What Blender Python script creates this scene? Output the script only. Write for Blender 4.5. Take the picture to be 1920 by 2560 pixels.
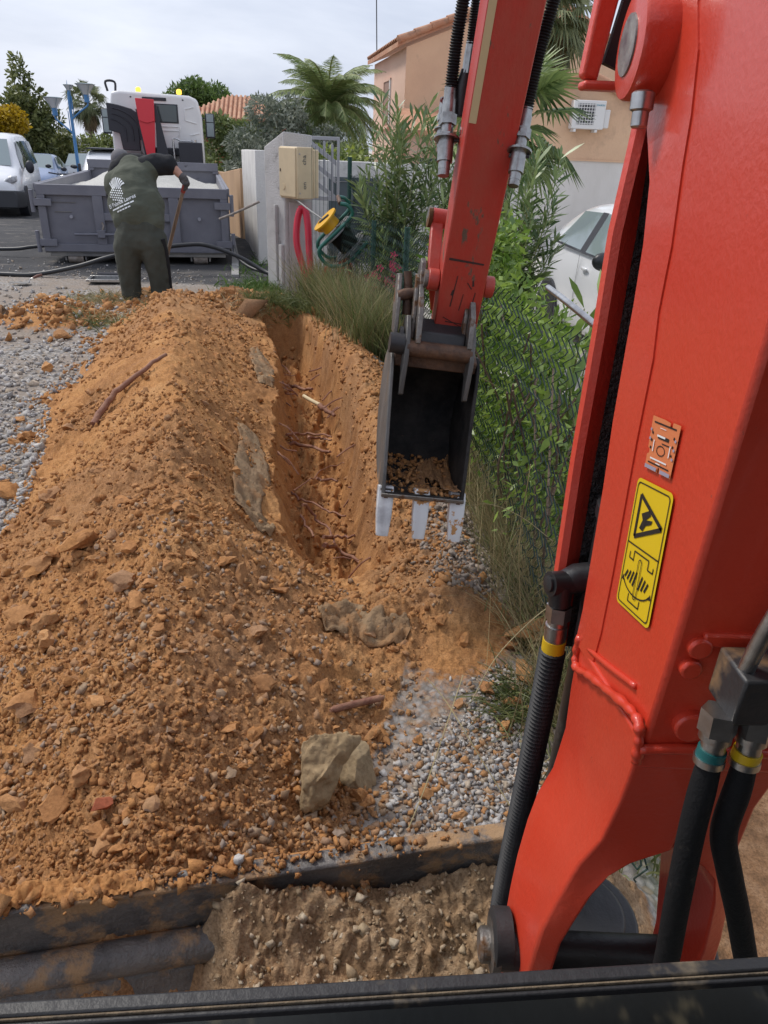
import bpy, math, random
import numpy as np
from mathutils import Vector, Matrix, Euler, noise as mnoise

for o in list(bpy.data.objects):
    bpy.data.objects.remove(o)
scene = bpy.context.scene
COL = scene.collection
rad = math.radians
random.seed(7)
RNG = np.random.default_rng(11)

# ------------------------------------------------------------------ camera
cam_data = bpy.data.cameras.new('camera')
cam_data.sensor_fit = 'VERTICAL'
cam_data.sensor_height = 36.0
cam_data.lens = 25.17
cam_data.clip_start = 0.02
cam_data.clip_end = 3000
cam = bpy.data.objects.new('camera', cam_data)
COL.objects.link(cam)
pitch, roll = rad(26.8), rad(2.5)
fw = Vector((0, math.cos(pitch), -math.sin(pitch)))
up0 = Vector((0, math.sin(pitch), math.cos(pitch)))
rt = Vector((1, 0, 0)) * math.cos(roll) + up0 * math.sin(roll)
upv = up0 * math.cos(roll) - Vector((1, 0, 0)) * math.sin(roll)
mrot = Matrix((rt, upv, -fw)).transposed()
cam.matrix_world = Matrix.Translation((0, 0, 1.6)) @ mrot.to_4x4()
scene.camera = cam
scene.render.resolution_x = 768
scene.render.resolution_y = 1024

# ------------------------------------------------------------------ sky and sun (overcast)
SUN_EL, SUN_AZ = rad(52), rad(-60)      # azimuth measured from +Y towards +X
world = bpy.data.worlds.new('World')
scene.world = world
world.use_nodes = True
wn = world.node_tree
wn.nodes.clear()
w_out = wn.nodes.new('ShaderNodeOutputWorld')
w_bg = wn.nodes.new('ShaderNodeBackground')
w_bg.inputs['Strength'].default_value = 0.1
w_sky = wn.nodes.new('ShaderNodeTexSky')
w_sky.sky_type = 'NISHITA'
w_sky.sun_disc = False
w_sky.sun_elevation = SUN_EL
w_sky.sun_rotation = SUN_AZ
w_sky.air_density = 1.2
w_sky.dust_density = 2.5
w_tc = wn.nodes.new('ShaderNodeTexCoord')
w_map = wn.nodes.new('ShaderNodeMapping')
w_map.inputs['Scale'].default_value = (1.0, 1.0, 3.2)
w_no = wn.nodes.new('ShaderNodeTexNoise')
w_no.inputs['Scale'].default_value = 2.4
w_no.inputs['Detail'].default_value = 7
w_no.inputs['Roughness'].default_value = 0.55
w_no.inputs['Distortion'].default_value = 0.35
w_rmp = wn.nodes.new('ShaderNodeValToRGB')
w_rmp.color_ramp.elements[0].position = 0.30
w_rmp.color_ramp.elements[0].color = (3.0, 3.4, 4.4, 1)
w_rmp.color_ramp.elements[1].position = 0.68
w_rmp.color_ramp.elements[1].color = (5.6, 5.85, 6.6, 1)
w_mix = wn.nodes.new('ShaderNodeMixRGB')
w_mix.inputs['Fac'].default_value = 0.9
L = wn.links.new
L(w_tc.outputs['Generated'], w_map.inputs['Vector'])
L(w_map.outputs['Vector'], w_no.inputs['Vector'])
L(w_no.outputs['Fac'], w_rmp.inputs['Fac'])
L(w_sky.outputs['Color'], w_mix.inputs['Color1'])
L(w_rmp.outputs['Color'], w_mix.inputs['Color2'])
L(w_mix.outputs['Color'], w_bg.inputs['Color'])
L(w_bg.outputs['Background'], w_out.inputs['Surface'])

sun_data = bpy.data.lights.new('sun', 'SUN')
sun_data.energy = 1.5
sun_data.angle = rad(14)
sun_data.color = (1.0, 0.95, 0.88)
sun = bpy.data.objects.new('sun', sun_data)
COL.objects.link(sun)
sdir = Vector((math.sin(SUN_AZ) * math.cos(SUN_EL), math.cos(SUN_AZ) * math.cos(SUN_EL), math.sin(SUN_EL)))
sun.rotation_euler = sdir.to_track_quat('Z', 'Y').to_euler()

scene.view_settings.view_transform = 'Standard'
scene.view_settings.look = 'None'
scene.view_settings.gamma = 1.0
scene.view_settings.use_curve_mapping = False
scene.view_settings.exposure = 0.78
scene.cycles.max_bounces = 5
scene.cycles.diffuse_bounces = 3
scene.cycles.glossy_bounces = 2
scene.cycles.transmission_bounces = 3
scene.cycles.transparent_max_bounces = 6

# ------------------------------------------------------------------ mesh helpers
def V(*a):
    return Vector(a)

class MB:
    """collects shapes and links them as one mesh object"""
    def __init__(s):
        s.v = []; s.f = []; s.m = []; s.mi = 0
    def add(s, vs, fs):
        b = len(s.v)
        s.v += [tuple(p) for p in vs]
        s.f += [tuple(i + b for i in f) for f in fs]
        s.m += [s.mi] * len(fs)
        return s
    def box(s, c, d, rot=None):
        c = Vector(c); x, y, z = d[0] / 2, d[1] / 2, d[2] / 2
        P = [Vector((i, j, k)) for k in (-z, z) for j in (-y, y) for i in (-x, x)]
        if rot is not None:
            M = rot if isinstance(rot, Matrix) else Euler(rot).to_matrix()
            P = [M @ p for p in P]
        return s.add([p + c for p in P], [(0, 2, 3, 1), (4, 5, 7, 6), (0, 1, 5, 4), (2, 6, 7, 3), (0, 4, 6, 2), (1, 3, 7, 5)])
    def box2(s, a, b):
        a = Vector(a); b = Vector(b)
        return s.box((a + b) / 2, (abs(b.x - a.x), abs(b.y - a.y), abs(b.z - a.z)))
    def hexa(s, p):
        """8 points: 4 bottom loop, 4 top loop"""
        return s.add(p, [(3, 2, 1, 0), (4, 5, 6, 7), (0, 1, 5, 4), (1, 2, 6, 5), (2, 3, 7, 6), (3, 0, 4, 7)])
    def bar(s, a, b, w, h, upd=(0, 0, 1)):
        a = Vector(a); b = Vector(b); d = (b - a).normalized()
        u = Vector(upd); x = d.cross(u)
        if x.length < 1e-4: x = d.cross(Vector((0, 1, 0)))
        x.normalize(); u = x.cross(d)
        x *= w / 2; u *= h / 2
        return s.hexa([a - x - u, a + x - u, a + x + u, a - x + u, b - x - u, b + x - u, b + x + u, b - x + u])
    def tube(s, pts, r, n=10, cap=True, closed=False):
        pts = [Vector(p) for p in pts]
        N = len(pts)
        rs = r if isinstance(r, (list, tuple)) else [r] * N
        rings = []
        prev = None
        for i in range(N):
            if closed:
                d = pts[(i + 1) % N] - pts[i - 1]
            else:
                d = pts[min(i + 1, N - 1)] - pts[max(i - 1, 0)]
            if d.length < 1e-9: d = Vector((0, 0, 1))
            d.normalize()
            if prev is None:
                a = d.orthogonal().normalized()
            else:
                a = prev - d * prev.dot(d)
                if a.length < 1e-6: a = d.orthogonal()
                a.normalize()
            prev = a
            b = d.cross(a)
            rings.append([pts[i] + (a * math.cos(t) + b * math.sin(t)) * rs[i] for t in [2 * math.pi * k / n for k in range(n)]])
        vs = [p for rg in rings for p in rg]
        fs = []
        for i in range(N if closed else N - 1):
            j = (i + 1) % N
            for k in range(n):
                fs.append((i * n + k, i * n + (k + 1) % n, j * n + (k + 1) % n, j * n + k))
        if cap and not closed:
            fs.append(tuple(range(n - 1, -1, -1)))
            fs.append(tuple((N - 1) * n + k for k in range(n)))
        return s.add(vs, fs)
    def cyl(s, a, b, r, n=20, r2=None):
        return s.tube([a, b], [r, r if r2 is None else r2], n)
    def prism(s, poly, o, ex, ey, ez, t0, t1):
        """poly of 2D points in axes ex,ey extruded along ez from t0 to t1"""
        o = Vector(o); ex = Vector(ex); ey = Vector(ey); ez = Vector(ez)
        n = len(poly)
        A = [o + ex * p[0] + ey * p[1] + ez * t0 for p in poly]
        B = [o + ex * p[0] + ey * p[1] + ez * t1 for p in poly]
        fs = [tuple(range(n - 1, -1, -1)), tuple(range(n, 2 * n))]
        fs += [(i, (i + 1) % n, n + (i + 1) % n, n + i) for i in range(n)]
        return s.add(A + B, fs)
    def loft(s, rings, cap=True, closed_ring=True):
        n = len(rings[0]); vs = [p for r in rings for p in r]; fs = []
        for i in range(len(rings) - 1):
            for k in range(n if closed_ring else n - 1):
                k2 = (k + 1) % n
                fs.append((i * n + k, i * n + k2, (i + 1) * n + k2, (i + 1) * n + k))
        if cap and closed_ring:
            fs.append(tuple(range(n - 1, -1, -1)))
            fs.append(tuple((len(rings) - 1) * n + k for k in range(n)))
        return s.add(vs, fs)
    def ell(s, c, r, n=14, m=8, rot=None):
        c = Vector(c); vs = []; fs = []
        M = None
        if rot is not None: M = rot if isinstance(rot, Matrix) else Euler(rot).to_matrix()
        def P(a, b):
            p = Vector((r[0] * math.cos(a) * math.cos(b), r[1] * math.sin(a) * math.cos(b), r[2] * math.sin(b)))
            return c + (M @ p if M else p)
        vs.append(P(0, -math.pi / 2))
        for j in range(1, m):
            b = -math.pi / 2 + math.pi * j / m
            for i in range(n): vs.append(P(2 * math.pi * i / n, b))
        vs.append(P(0, math.pi / 2))
        for i in range(n):
            fs.append((0, 1 + (i + 1) % n, 1 + i))
            for j in range(m - 2):
                a = 1 + j * n
                fs.append((a + i, a + (i + 1) % n, a + n + (i + 1) % n, a + n + i))
            fs.append((1 + (m - 2) * n + i, 1 + (m - 2) * n + (i + 1) % n, len(vs) - 1))
        return s.add(vs, fs)
    def lathe(s, prof, o, n=20, axis=(0, 0, 1)):
        o = Vector(o); ax = Vector(axis).normalized(); a = ax.orthogonal().normalized(); b = ax.cross(a)
        rings = [[o + ax * h + (a * math.cos(t) + b * math.sin(t)) * r for t in [2 * math.pi * k / n for k in range(n)]] for r, h in prof]
        return s.loft(rings)
    def xf(s, M):
        s.v = [tuple(M @ Vector(p)) for p in s.v]
        return s
    def build(s, name, mat, parent=None, smooth=None, bevel=None, seg=2):
        me = bpy.data.meshes.new(name)
        me.from_pydata(s.v, [], s.f)
        mats = mat if isinstance(mat, (list, tuple)) else [mat]
        for m in mats: me.materials.append(m)
        if len(mats) > 1: me.polygons.foreach_set('material_index', s.m)
        me.update()
        o = bpy.data.objects.new(name, me)
        COL.objects.link(o)
        if parent is not None: o.parent = parent
        if bevel:
            b = o.modifiers.new('bevel', 'BEVEL'); b.width = bevel; b.segments = seg; b.limit_method = 'ANGLE'; b.angle_limit = rad(35)
            if smooth is None: smooth = 40
        if smooth is not None:
            me.polygons.foreach_set('use_smooth', [True] * len(me.polygons))
            if smooth < 180:
                me.set_sharp_from_angle(angle=rad(smooth))
        return o

def tag(o, label=None, cat=None, group=None, kind=None):
    if label: o['label'] = label
    if cat: o['category'] = cat
    if group: o['group'] = group
    if kind: o['kind'] = kind
    return o

def thing(name, label, cat, loc=(0, 0, 0), rz=0.0, group=None):
    o = bpy.data.objects.new(name, None)
    COL.objects.link(o)
    o.location = loc; o.rotation_euler = (0, 0, rz)
    o.empty_display_size = 0.1
    return tag(o, label, cat, group)

def copy_tree(o, parent=None):
    c = o.copy(); COL.objects.link(c); c.parent = parent
    for ch in list(o.children): copy_tree(ch, c)
    return c

def np_mesh(name, verts, faces, mat, parent=None, smooth=False, matidx=None):
    """fast mesh from numpy; faces (N,3) or (N,4)"""
    me = bpy.data.meshes.new(name)
    k = faces.shape[1]
    me.vertices.add(len(verts)); me.loops.add(faces.size); me.polygons.add(len(faces))
    me.vertices.foreach_set('co', np.ascontiguousarray(verts, dtype=np.float32).ravel())
    me.loops.foreach_set('vertex_index', np.ascontiguousarray(faces, dtype=np.int32).ravel())
    me.polygons.foreach_set('loop_start', np.arange(0, faces.size, k, dtype=np.int32))
    me.polygons.foreach_set('loop_total', np.full(len(faces), k, dtype=np.int32))
    if smooth: me.polygons.foreach_set('use_smooth', np.ones(len(faces), dtype=bool))
    mats = mat if isinstance(mat, (list, tuple)) else [mat]
    for m in mats: me.materials.append(m)
    if matidx is not None: me.polygons.foreach_set('material_index', matidx.astype(np.int32))
    me.update(calc_edges=True)
    o = bpy.data.objects.new(name, me); COL.objects.link(o)
    if parent is not None: o.parent = parent
    return o

def spline(pts, n=8):
    """Catmull-Rom through points"""
    P = [Vector(p) for p in pts]; P = [P[0] * 2 - P[1]] + P + [P[-1] * 2 - P[-2]]
    out = []
    for i in range(1, len(P) - 2):
        for k in range(n):
            t = k / n
            a, b, c, d = P[i - 1], P[i], P[i + 1], P[i + 2]
            out.append(0.5 * ((2 * b) + (c - a) * t + (2 * a - 5 * b + 4 * c - d) * t * t + (3 * b - a - 3 * c + d) * t ** 3))
    out.append(P[-2])
    return out

# ------------------------------------------------------------------ value noise
_VN, _CN = {}, {}
def vnoise(x, y, seed=0):
    if seed not in _VN: _VN[seed] = np.random.default_rng(seed).random((256, 256))
    r = _VN[seed]
    xi = np.floor(x).astype(int); yi = np.floor(y).astype(int)
    xf = x - xi; yf = y - yi
    u = xf * xf * (3 - 2 * xf); v = yf * yf * (3 - 2 * yf)
    a = r[xi % 256, yi % 256]; b = r[(xi + 1) % 256, yi % 256]; c = r[xi % 256, (yi + 1) % 256]; d = r[(xi + 1) % 256, (yi + 1) % 256]
    return (a + (b - a) * u) * (1 - v) + (c + (d - c) * u) * v

def fbm(x, y, f, octv=4, seed=0, gain=0.5):
    s = 0; a = 1; t = 0
    ca, sa = math.cos(0.6), math.sin(0.6)
    for o in range(octv):
        s = s + a * (vnoise(x * f, y * f, seed + o) - 0.5); t += a
        x, y = x * ca - y * sa + 3.1, x * sa + y * ca + 1.7
        f *= 2.03; a *= gain
    return s / t * 2

def cells(x, y, f, seed=0):
    """broken lumps: tilted, turned slabs of uneven size, 0 between them"""
    if seed not in _CN:
        g = np.random.default_rng(seed); a_ = g.random((128, 128)) * 3.14
        _CN[seed] = (g.random((128, 128)), g.random((128, 128)), 0.35 + 0.65 * g.random((128, 128)) ** 1.5, np.cos(a_), np.sin(a_), g.normal(0, .45, (128, 128)), g.normal(0, .45, (128, 128)), g.uniform(.55, 1, (128, 128)))
    jx, jy, jr, jc, js, tx, ty, ja = _CN[seed]
    X = x * f; Y = y * f; xi = np.floor(X).astype(int); yi = np.floor(Y).astype(int)
    best = np.zeros_like(X)
    for dx in (-1, 0, 1):
        for dy in (-1, 0, 1):
            cx = (xi + dx); cy = (yi + dy)
            px = cx + jx[cx % 128, cy % 128]; py = cy + jy[cx % 128, cy % 128]; rr = jr[cx % 128, cy % 128] * 0.75
            i_, j_ = cx % 128, cy % 128
            u_ = ((X - px) * jc[i_, j_] + (Y - py) * js[i_, j_]) / rr; v_ = (-(X - px) * js[i_, j_] + (Y - py) * jc[i_, j_]) / (rr * ja[i_, j_])
            dd = np.maximum(np.maximum(np.abs(u_), np.abs(v_)), (np.abs(u_) + np.abs(v_)) * .74)
            best = np.maximum(best, np.clip((1 - dd) * 2.6, 0, 1) * (.75 + tx[i_, j_] * u_ * .6 + ty[i_, j_] * v_ * .6) * rr / 0.75)
    return best

# ------------------------------------------------------------------ materials
MATS = {}
def pmat(name, col, rough=0.6, metal=0.0, col2=None, scale=6.0, lo=0.4, hi=0.65, bump=0.0, bscale=60.0, coat=0.0, spec=0.5,
         dirt=None, dscale=8.0, dlo=0.55, dhi=0.62, detail=4.0, stretch=None, trans=0.0, dust=None):
    """procedural Principled material: two mottled tones, optional dirt patches and fine relief"""
    m = bpy.data.materials.new(name); m.use_nodes = True
    nt = m.node_tree; N = nt.nodes; B = N['Principled BSDF']; lk = nt.links.new
    B.inputs['Roughness'].default_value = rough
    B.inputs['Metallic'].default_value = metal
    B.inputs['Specular IOR Level'].default_value = spec
    if coat: B.inputs['Coat Weight'].default_value = coat; B.inputs['Coat Roughness'].default_value = 0.12
    c4 = lambda c: (c[0], c[1], c[2], 1)
    B.inputs['Base Color'].default_value = c4(col)
    tc = N.new('ShaderNodeTexCoord'); src = tc.outputs['Object']
    if stretch:
        mp = N.new('ShaderNodeMapping'); mp.inputs['Scale'].default_value = stretch; lk(src, mp.inputs['Vector']); src = mp.outputs['Vector']
    out = None
    if col2 is not None:
        no = N.new('ShaderNodeTexNoise'); no.inputs['Scale'].default_value = scale; no.inputs['Detail'].default_value = detail; no.inputs['Roughness'].default_value = 0.62
        lk(src, no.inputs['Vector'])
        rp = N.new('ShaderNodeValToRGB'); e = rp.color_ramp.elements
        e[0].position = lo; e[0].color = c4(col); e[1].position = hi; e[1].color = c4(col2)
        lk(no.outputs['Fac'], rp.inputs['Fac']); out = rp.outputs['Color']
    if dirt is not None:
        n2 = N.new('ShaderNodeTexNoise'); n2.inputs['Scale'].default_value = dscale; n2.inputs['Detail'].default_value = 5; n2.inputs['Roughness'].default_value = 0.66
        lk(src, n2.inputs['Vector'])
        r2 = N.new('ShaderNodeMapRange'); r2.inputs['From Min'].default_value = dlo; r2.inputs['From Max'].default_value = dhi
        lk(n2.outputs['Fac'], r2.inputs['Value'])
        mx = N.new('ShaderNodeMixRGB'); mx.inputs['Color2'].default_value = c4(dirt); mx.inputs['Color1'].default_value = c4(col)
        if out is not None: lk(out, mx.inputs['Color1'])
        lk(r2.outputs['Result'], mx.inputs['Fac']); out = mx.outputs['Color']
        rr = N.new('ShaderNodeMapRange'); rr.inputs['To Min'].default_value = rough; rr.inputs['To Max'].default_value = 0.9
        lk(r2.outputs['Result'], rr.inputs['Value']); lk(rr.outputs['Result'], B.inputs['Roughness'])
    if dust is not None:
        dc, ds, dm = dust
        n3 = N.new('ShaderNodeTexNoise'); n3.inputs['Scale'].default_value = ds; n3.inputs['Detail'].default_value = 5; n3.inputs['Roughness'].default_value = .7
        lk(src, n3.inputs['Vector'])
        r3 = N.new('ShaderNodeMapRange'); r3.inputs['From Min'].default_value = .35; r3.inputs['From Max'].default_value = .75; r3.inputs['To Max'].default_value = dm
        lk(n3.outputs['Fac'], r3.inputs['Value'])
        m3 = N.new('ShaderNodeMixRGB'); m3.inputs['Color2'].default_value = c4(dc); m3.inputs['Color1'].default_value = c4(col)
        if out is not None: lk(out, m3.inputs['Color1'])
        lk(r3.outputs['Result'], m3.inputs['Fac']); out = m3.outputs['Color']
    if out is not None: lk(out, B.inputs['Base Color'])
    if bump:
        nb = N.new('ShaderNodeTexNoise'); nb.inputs['Scale'].default_value = bscale; nb.inputs['Detail'].default_value = 4; nb.inputs['Roughness'].default_value = 0.65
        lk(src, nb.inputs['Vector'])
        bp = N.new('ShaderNodeBump'); bp.inputs['Strength'].default_value = bump; bp.inputs['Distance'].default_value = 0.02
        lk(nb.outputs['Fac'], bp.inputs['Height']); lk(bp.outputs['Normal'], B.inputs['Normal'])
    if trans: B.inputs['Transmission Weight'].default_value = trans
    MATS[name] = m
    return m

def leafmat(name, c1, c2, rough=0.5, transl=0.3, scale=3.0):
    """leaf material: tone varies from clump to clump, some light passes through"""
    m = bpy.data.materials.new(name); m.use_nodes = True
    nt = m.node_tree; N = nt.nodes; B = N['Principled BSDF']; lk = nt.links.new
    tc = N.new('ShaderNodeTexCoord')
    no = N.new('ShaderNodeTexNoise'); no.inputs['Scale'].default_value = scale; no.inputs['Detail'].default_value = 5
    wn_ = N.new('ShaderNodeTexWhiteNoise'); geo = N.new('ShaderNodeNewGeometry')
    lk(tc.outputs['Object'], no.inputs['Vector'])
    ad = N.new('ShaderNodeMath'); ad.operation = 'MULTIPLY_ADD'; ad.inputs[1].default_value = 0.45
    lk(geo.outputs['Random Per Island'], ad.inputs[0]); 
    s2 = N.new('ShaderNodeMath'); s2.operation = 'SUBTRACT'; s2.inputs[1].default_value = 0.22
    lk(no.outputs['Fac'], s2.inputs[0]); lk(s2.outputs[0], ad.inputs[2])
    rp = N.new('ShaderNodeValToRGB'); e = rp.color_ramp.elements
    e[0].position = 0.3; e[0].color = (*c1, 1); e[1].position = 0.72; e[1].color = (*c2, 1)
    lk(ad.outputs[0], rp.inputs['Fac']); lk(rp.outputs['Color'], B.inputs['Base Color'])
    B.inputs['Roughness'].default_value = rough
    tr = N.new('ShaderNodeBsdfTranslucent'); lk(rp.outputs['Color'], tr.inputs['Color'])
    mx = N.new('ShaderNodeMixShader'); mx.inputs['Fac'].default_value = transl
    lk(B.outputs[0], mx.inputs[1]); lk(tr.outputs[0], mx.inputs[2])
    lk(mx.outputs[0], N['Material Output'].inputs['Surface'])
    MATS[name] = m
    return m
# ------------------------------------------------------------------ the ground
def sstep(a, b, x):
    t = np.clip((x - a) / (b - a), 0, 1)
    return t * t * (3 - 2 * t)

FX_Y = [-40, 0, 1.9, 3.3, 5.0, 6.7, 8.0, 9.3, 12.3, 17, 28, 60, 400]
FX_X = [1.3, .66, .56, .44, .22, -.13, -.62, -1.25, -2.15, -3.2, -5.8, -12, -80]
def fence_x(y): return np.interp(y, FX_Y, FX_X)

RY = [.6, .9, 1.1, 1.35, 1.9, 2.4, 3.3, 3.9, 4.8, 5.8, 7.0, 7.7, 8.3]
RX = [-.6, -.52, -.52, -.55, -.70, -.84, -1.03, -1.22, -1.45, -1.78, -2.1, -2.25, -2.4]
RH = [0, .20, .27, .28, .32, .40, .43, .43, .43, .41, .31, .13, 0]
LY = [.6, .9, 1.1, 1.6, 2.3, 2.8, 3.08, 3.6, 4.6, 5.1, 6.3, 7.5, 8.3]
LX = [-.75, -.92, -.98, -1.45, -1.75, -1.78, -1.82, -1.97, -2.36, -2.32, -2.62, -2.7, -2.7]
QY = [.6, .9, 1.1, 1.45, 1.8, 2.2, 2.45, 2.6, 3.0, 3.5, 4.07, 4.93, 6.29, 7.58, 8.3]
QX = [-.1, -.02, .0, -.02, .10, .20, -.15, -.36, -.49, -.586, -.70, -.81, -1.02, -1.40, -1.7]
TRY = [2.3, 2.4, 2.7, 3.3, 4.0, 4.9, 5.97, 7.49, 8.0]
TRX = [.0, .0, .0, -.075, -.155, -.265, -.48, -.88, -1.08]

def fields(x, y, detail=True, masks=False):
    """height of the ground and what it is made of"""
    fx = fence_x(y)
    road = np.interp(y, [-50, 8, 10, 14, 18, 24, 40, 400], [0, 0, .01, -.03, -.30, -.42, -.5, -.5])
    gd = x - fx
    garden = sstep(.05, .25, gd)
    z = road * (1 - garden) + garden * np.interp(y, [0, 6, 10, 20, 60], [-.12, -.26, -.3, -.3, -.3]) * np.clip(.35 + gd * .6, 0, 1)
    wob = fbm(x, y, 2.2, 3, 5) * .07
    wob2 = fbm(x, y, 7.0, 3, 15) * .04
    xr = np.interp(y, RY, RX) + wob * .6
    hr = np.interp(y, RY, RH) * (1 + .22 * fbm(x * .3, y, 1.7, 3, 8))
    xl = np.interp(y, LY, LX) + wob + wob2
    xq = np.interp(y, QY, QX) + wob2 * .8
    sl = np.clip((x - xl) / np.maximum(xr - xl, .05), 0, 1)
    sr = np.clip((xq - x) / np.maximum(xq - xr, .05), 0, 1)
    s = np.minimum(sl, sr)
    prof = .45 * s + .55 * s * s * (3 - 2 * s)
    heap = hr * prof * sstep(.55, 1.0, y)
    hm = sstep(.0, .10, s) * sstep(.5, .9, y) * (y < 8.3)
    z = z + heap
    # trench
    tr = np.interp(y, TRY, TRX) + wob2 * .5 + fbm(x * .2, y, 9, 3, 18) * .030
    tl = xq + fbm(x * .2, y, 8, 3, 19) * .030
    ins = np.clip(np.minimum((x - tl) / .17, (tr - x) / .10), 0, 1)
    yend = sstep(2.35, 3.0, y) * (1 - sstep(7.55, 7.72, y))
    depth = np.interp(y, [2.3, 2.6, 3.0, 3.6, 5, 6.5, 7.7], [.05, .20, .33, .43, .48, .48, .46])
    tin = np.clip((ins ** .8) * yend * (1 + .25 * fbm(x * 3, y * .7, 6, 3, 23)), 0, 1.1)
    z = z - depth * tin
    tm = (tin > .02) * 1.0
    # bank right of the trench
    hb = np.interp(y, [2.2, 2.5, 2.9, 3.5, 4.5, 5.5, 6.5, 7.3], [.0, .03, .08, .13, .17, .18, .12, 0])
    bd = (x - tr)
    bank = hb * sstep(-.02, .10, bd) * (1 - sstep(.16, .48, bd))
    z = z + bank
    bm = sstep(-.1, .0, bd) * (1 - sstep(.22, .42, bd + wob)) * (y > 2.2) * (y < 7.7)
    # soil pushed up right of the near end
    nm = np.exp(-(((x - .22) / .26) ** 2 + ((y - 2.25) / .33) ** 2))
    z = z + .10 * nm
    # soil behind the dozer blade
    db = (.875 + (x + .70) * .2234 - .03) - y
    bl = np.clip(1 - db / .52, 0, 1) * sstep(-.02, .02, db) * sstep(-.36, -.20, x + .35 * (y - .8)) * (1 - sstep(.50, .72, x)) * sstep(.2, .45, y) * (1 + .25 * fbm(x, y, 5, 3, 27))
    z = z + .215 * bl
    # small heap on the gravel and loose soil round the digging worker
    sh = np.exp(-(((x + 3.25) / .45) ** 2 + ((y - 6.95) / .38) ** 2))
    z = z + .20 * sh
    wm = np.exp(-((((x + 2.05) / 1.0) ** 2) ** 1.5 + ((y - 8.0) / .55) ** 4))
    z = z + wm * (.10 + .16 * fbm(x, y, 2.6, 3, 21))
    hole = np.exp(-(((x + 2.35) / .35) ** 2 + ((y - 8.1) / .25) ** 2))
    z = z - .10 * hole
    soil = np.maximum.reduce([hm, tm, bm * .95, np.clip(nm * 1.7, 0, 1), np.clip(bl * 3, 0, 1), np.clip(sh * 2.4, 0, 1), np.clip(wm * 1.5, 0, 1)])
    # gravelly strip on the right bank close to the fence
    grb = np.exp(-(((x - .33) / .13) ** 2 + ((y - 2.8) / .55) ** 4))
    z = z + .06 * grb
    soil = soil * (1 - .4 * np.clip(grb * 1.5, 0, 1))
    rimz = sstep(-.30, -.18, x - tl) * (1 - sstep(.0, .08, x - tr)) * (y > 2.3) * (y < 7.8)
    soil = np.clip(np.maximum(soil, rimz), 0, 1)
    soil = np.maximum(soil, .40 * np.exp(-(((x - .22) / .30) ** 4 + ((y - 1.6) / .55) ** 4)))
    asph = sstep(-.10, .10, y - np.interp(x, [-20, -4.95, -4.05, -3.28, -2.1, -1.6, 0], [9.3, 9.3, 9.5, 9.1, 9.2, 9.3, 9.3]) + fbm(x, y, 1.6, 4, 31) * .25) * (1 - garden)
    soil = soil * (1 - .8 * asph)
    near_g = garden * (1 - sstep(2.7, 3.1, y + .3 * wob))
    lawn = garden * (1 - sstep(5.9, 6.2, y)) * (1 - near_g)
    soil = np.maximum(soil, near_g * .75)
    if detail:
        fine = 1 / (1 + (y / 9) ** 2) * (y > .3) * (y < 14) * (np.abs(x) < 9)
        mound = np.clip(hm + bm + nm + bl + sh + wm, 0, 1) * (1 - .75 * tm)
        z = z + fine * mound * (fbm(x, y, 4.5, 4, 41) * .032 + fbm(x, y, 22, 4, 45, .65) * .020)
        c1 = cells(x, y, 13, 3) * sstep(.42, .62, vnoise(x * 5, y * 5, 77)); c2 = cells(x + 3, y, 33, 4); c3 = cells(x, y + 5, 75, 6)
        z = z + fine * mound * (.034 * c1 + .014 * c2 + .007 * c3)
        z = z + fine * tm * (fbm(x * 1.5, y, 11, 4, 51, .6) * .045 + cells(x, y, 20, 9) * .008 * (ins > .95))
        gv = (1 - soil) * (1 - asph) * (1 - garden)
        z = z + fine * gv * (.006 * cells(x, y, 45, 12) + fbm(x, y, 3, 3, 61) * .012)
        z = z + fine * soil * (1 - mound) * .01 * c2
    brown = np.clip(sstep(2.6, 1.7, y + .5 * wob) * sstep(-1.0, -.45, x) * (.32 + .8 * fbm(x, y, 2.2, 3, 101)) + bm * (.30 + .8 * fbm(x, y, 3, 3, 103)) + np.clip(grb * 1.3, 0, 1) + np.clip(wm * 1.1, 0, 1) * .8 + near_g + .45 * sstep(.1, .5, fbm(x, y, 1.1, 3, 105)) * hm, 0, 1)
    tan = np.clip(bl * 2.5, 0, 1) * (1 - .8 * np.exp(-(((x + .12) / .16) ** 2 + ((y - .72) / .12) ** 2)))
    heapzone = (hm > .02) & (y > .85)
    if masks: return z, soil, asph, garden, lawn, tm + bm * 0, heapzone, brown, tan
    return z, soil, asph, garden, lawn, tm + bm * 0, heapzone

def ground_z(x, y):
    x = np.atleast_1d(np.asarray(x, float)); y = np.atleast_1d(np.asarray(y, float))
    return fields(x, y)[0]

def gz(x, y): return float(ground_z(x, y)[0])

# rows and columns: fine where the picture looks, coarse out to the horizon
rows = np.concatenate([np.array([-60, -20, -8, -3, -1.2, -.4, 0, .2, .32]), .40 * np.exp(np.arange(0, 690) * np.log(10.2 / .4) / 690), 10.2 * np.exp(np.arange(0, 110) * np.log(900 / 10.2) / 109)])
NC = 600
u = np.linspace(0, 1, NC)
side = np.array([.02, .06, .14, .3, .6, 1.2, 2.4, 5, 10, 22, 50, 120, 300, 800])
Yg = np.repeat(rows[:, None], NC + 2 * len(side), 1)
yy = np.clip(rows, .4, 60)
x0 = -(.60 * yy + .42); x1 = .42 * yy + .45
Xc = x0[:, None] + (x1 - x0)[:, None] * u[None]
Xg = np.concatenate([x0[:, None] - side[None, ::-1] * (1 + .02 * yy[:, None]), Xc, x1[:, None] + side[None] * (1 + .02 * yy[:, None])], 1)
Zg, soil, asph, garden, lawn, trm, hz, brown, tanm = fields(Xg, Yg, True, True)
R_, C_ = Xg.shape
vid = np.arange(R_ * C_).reshape(R_, C_)
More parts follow.
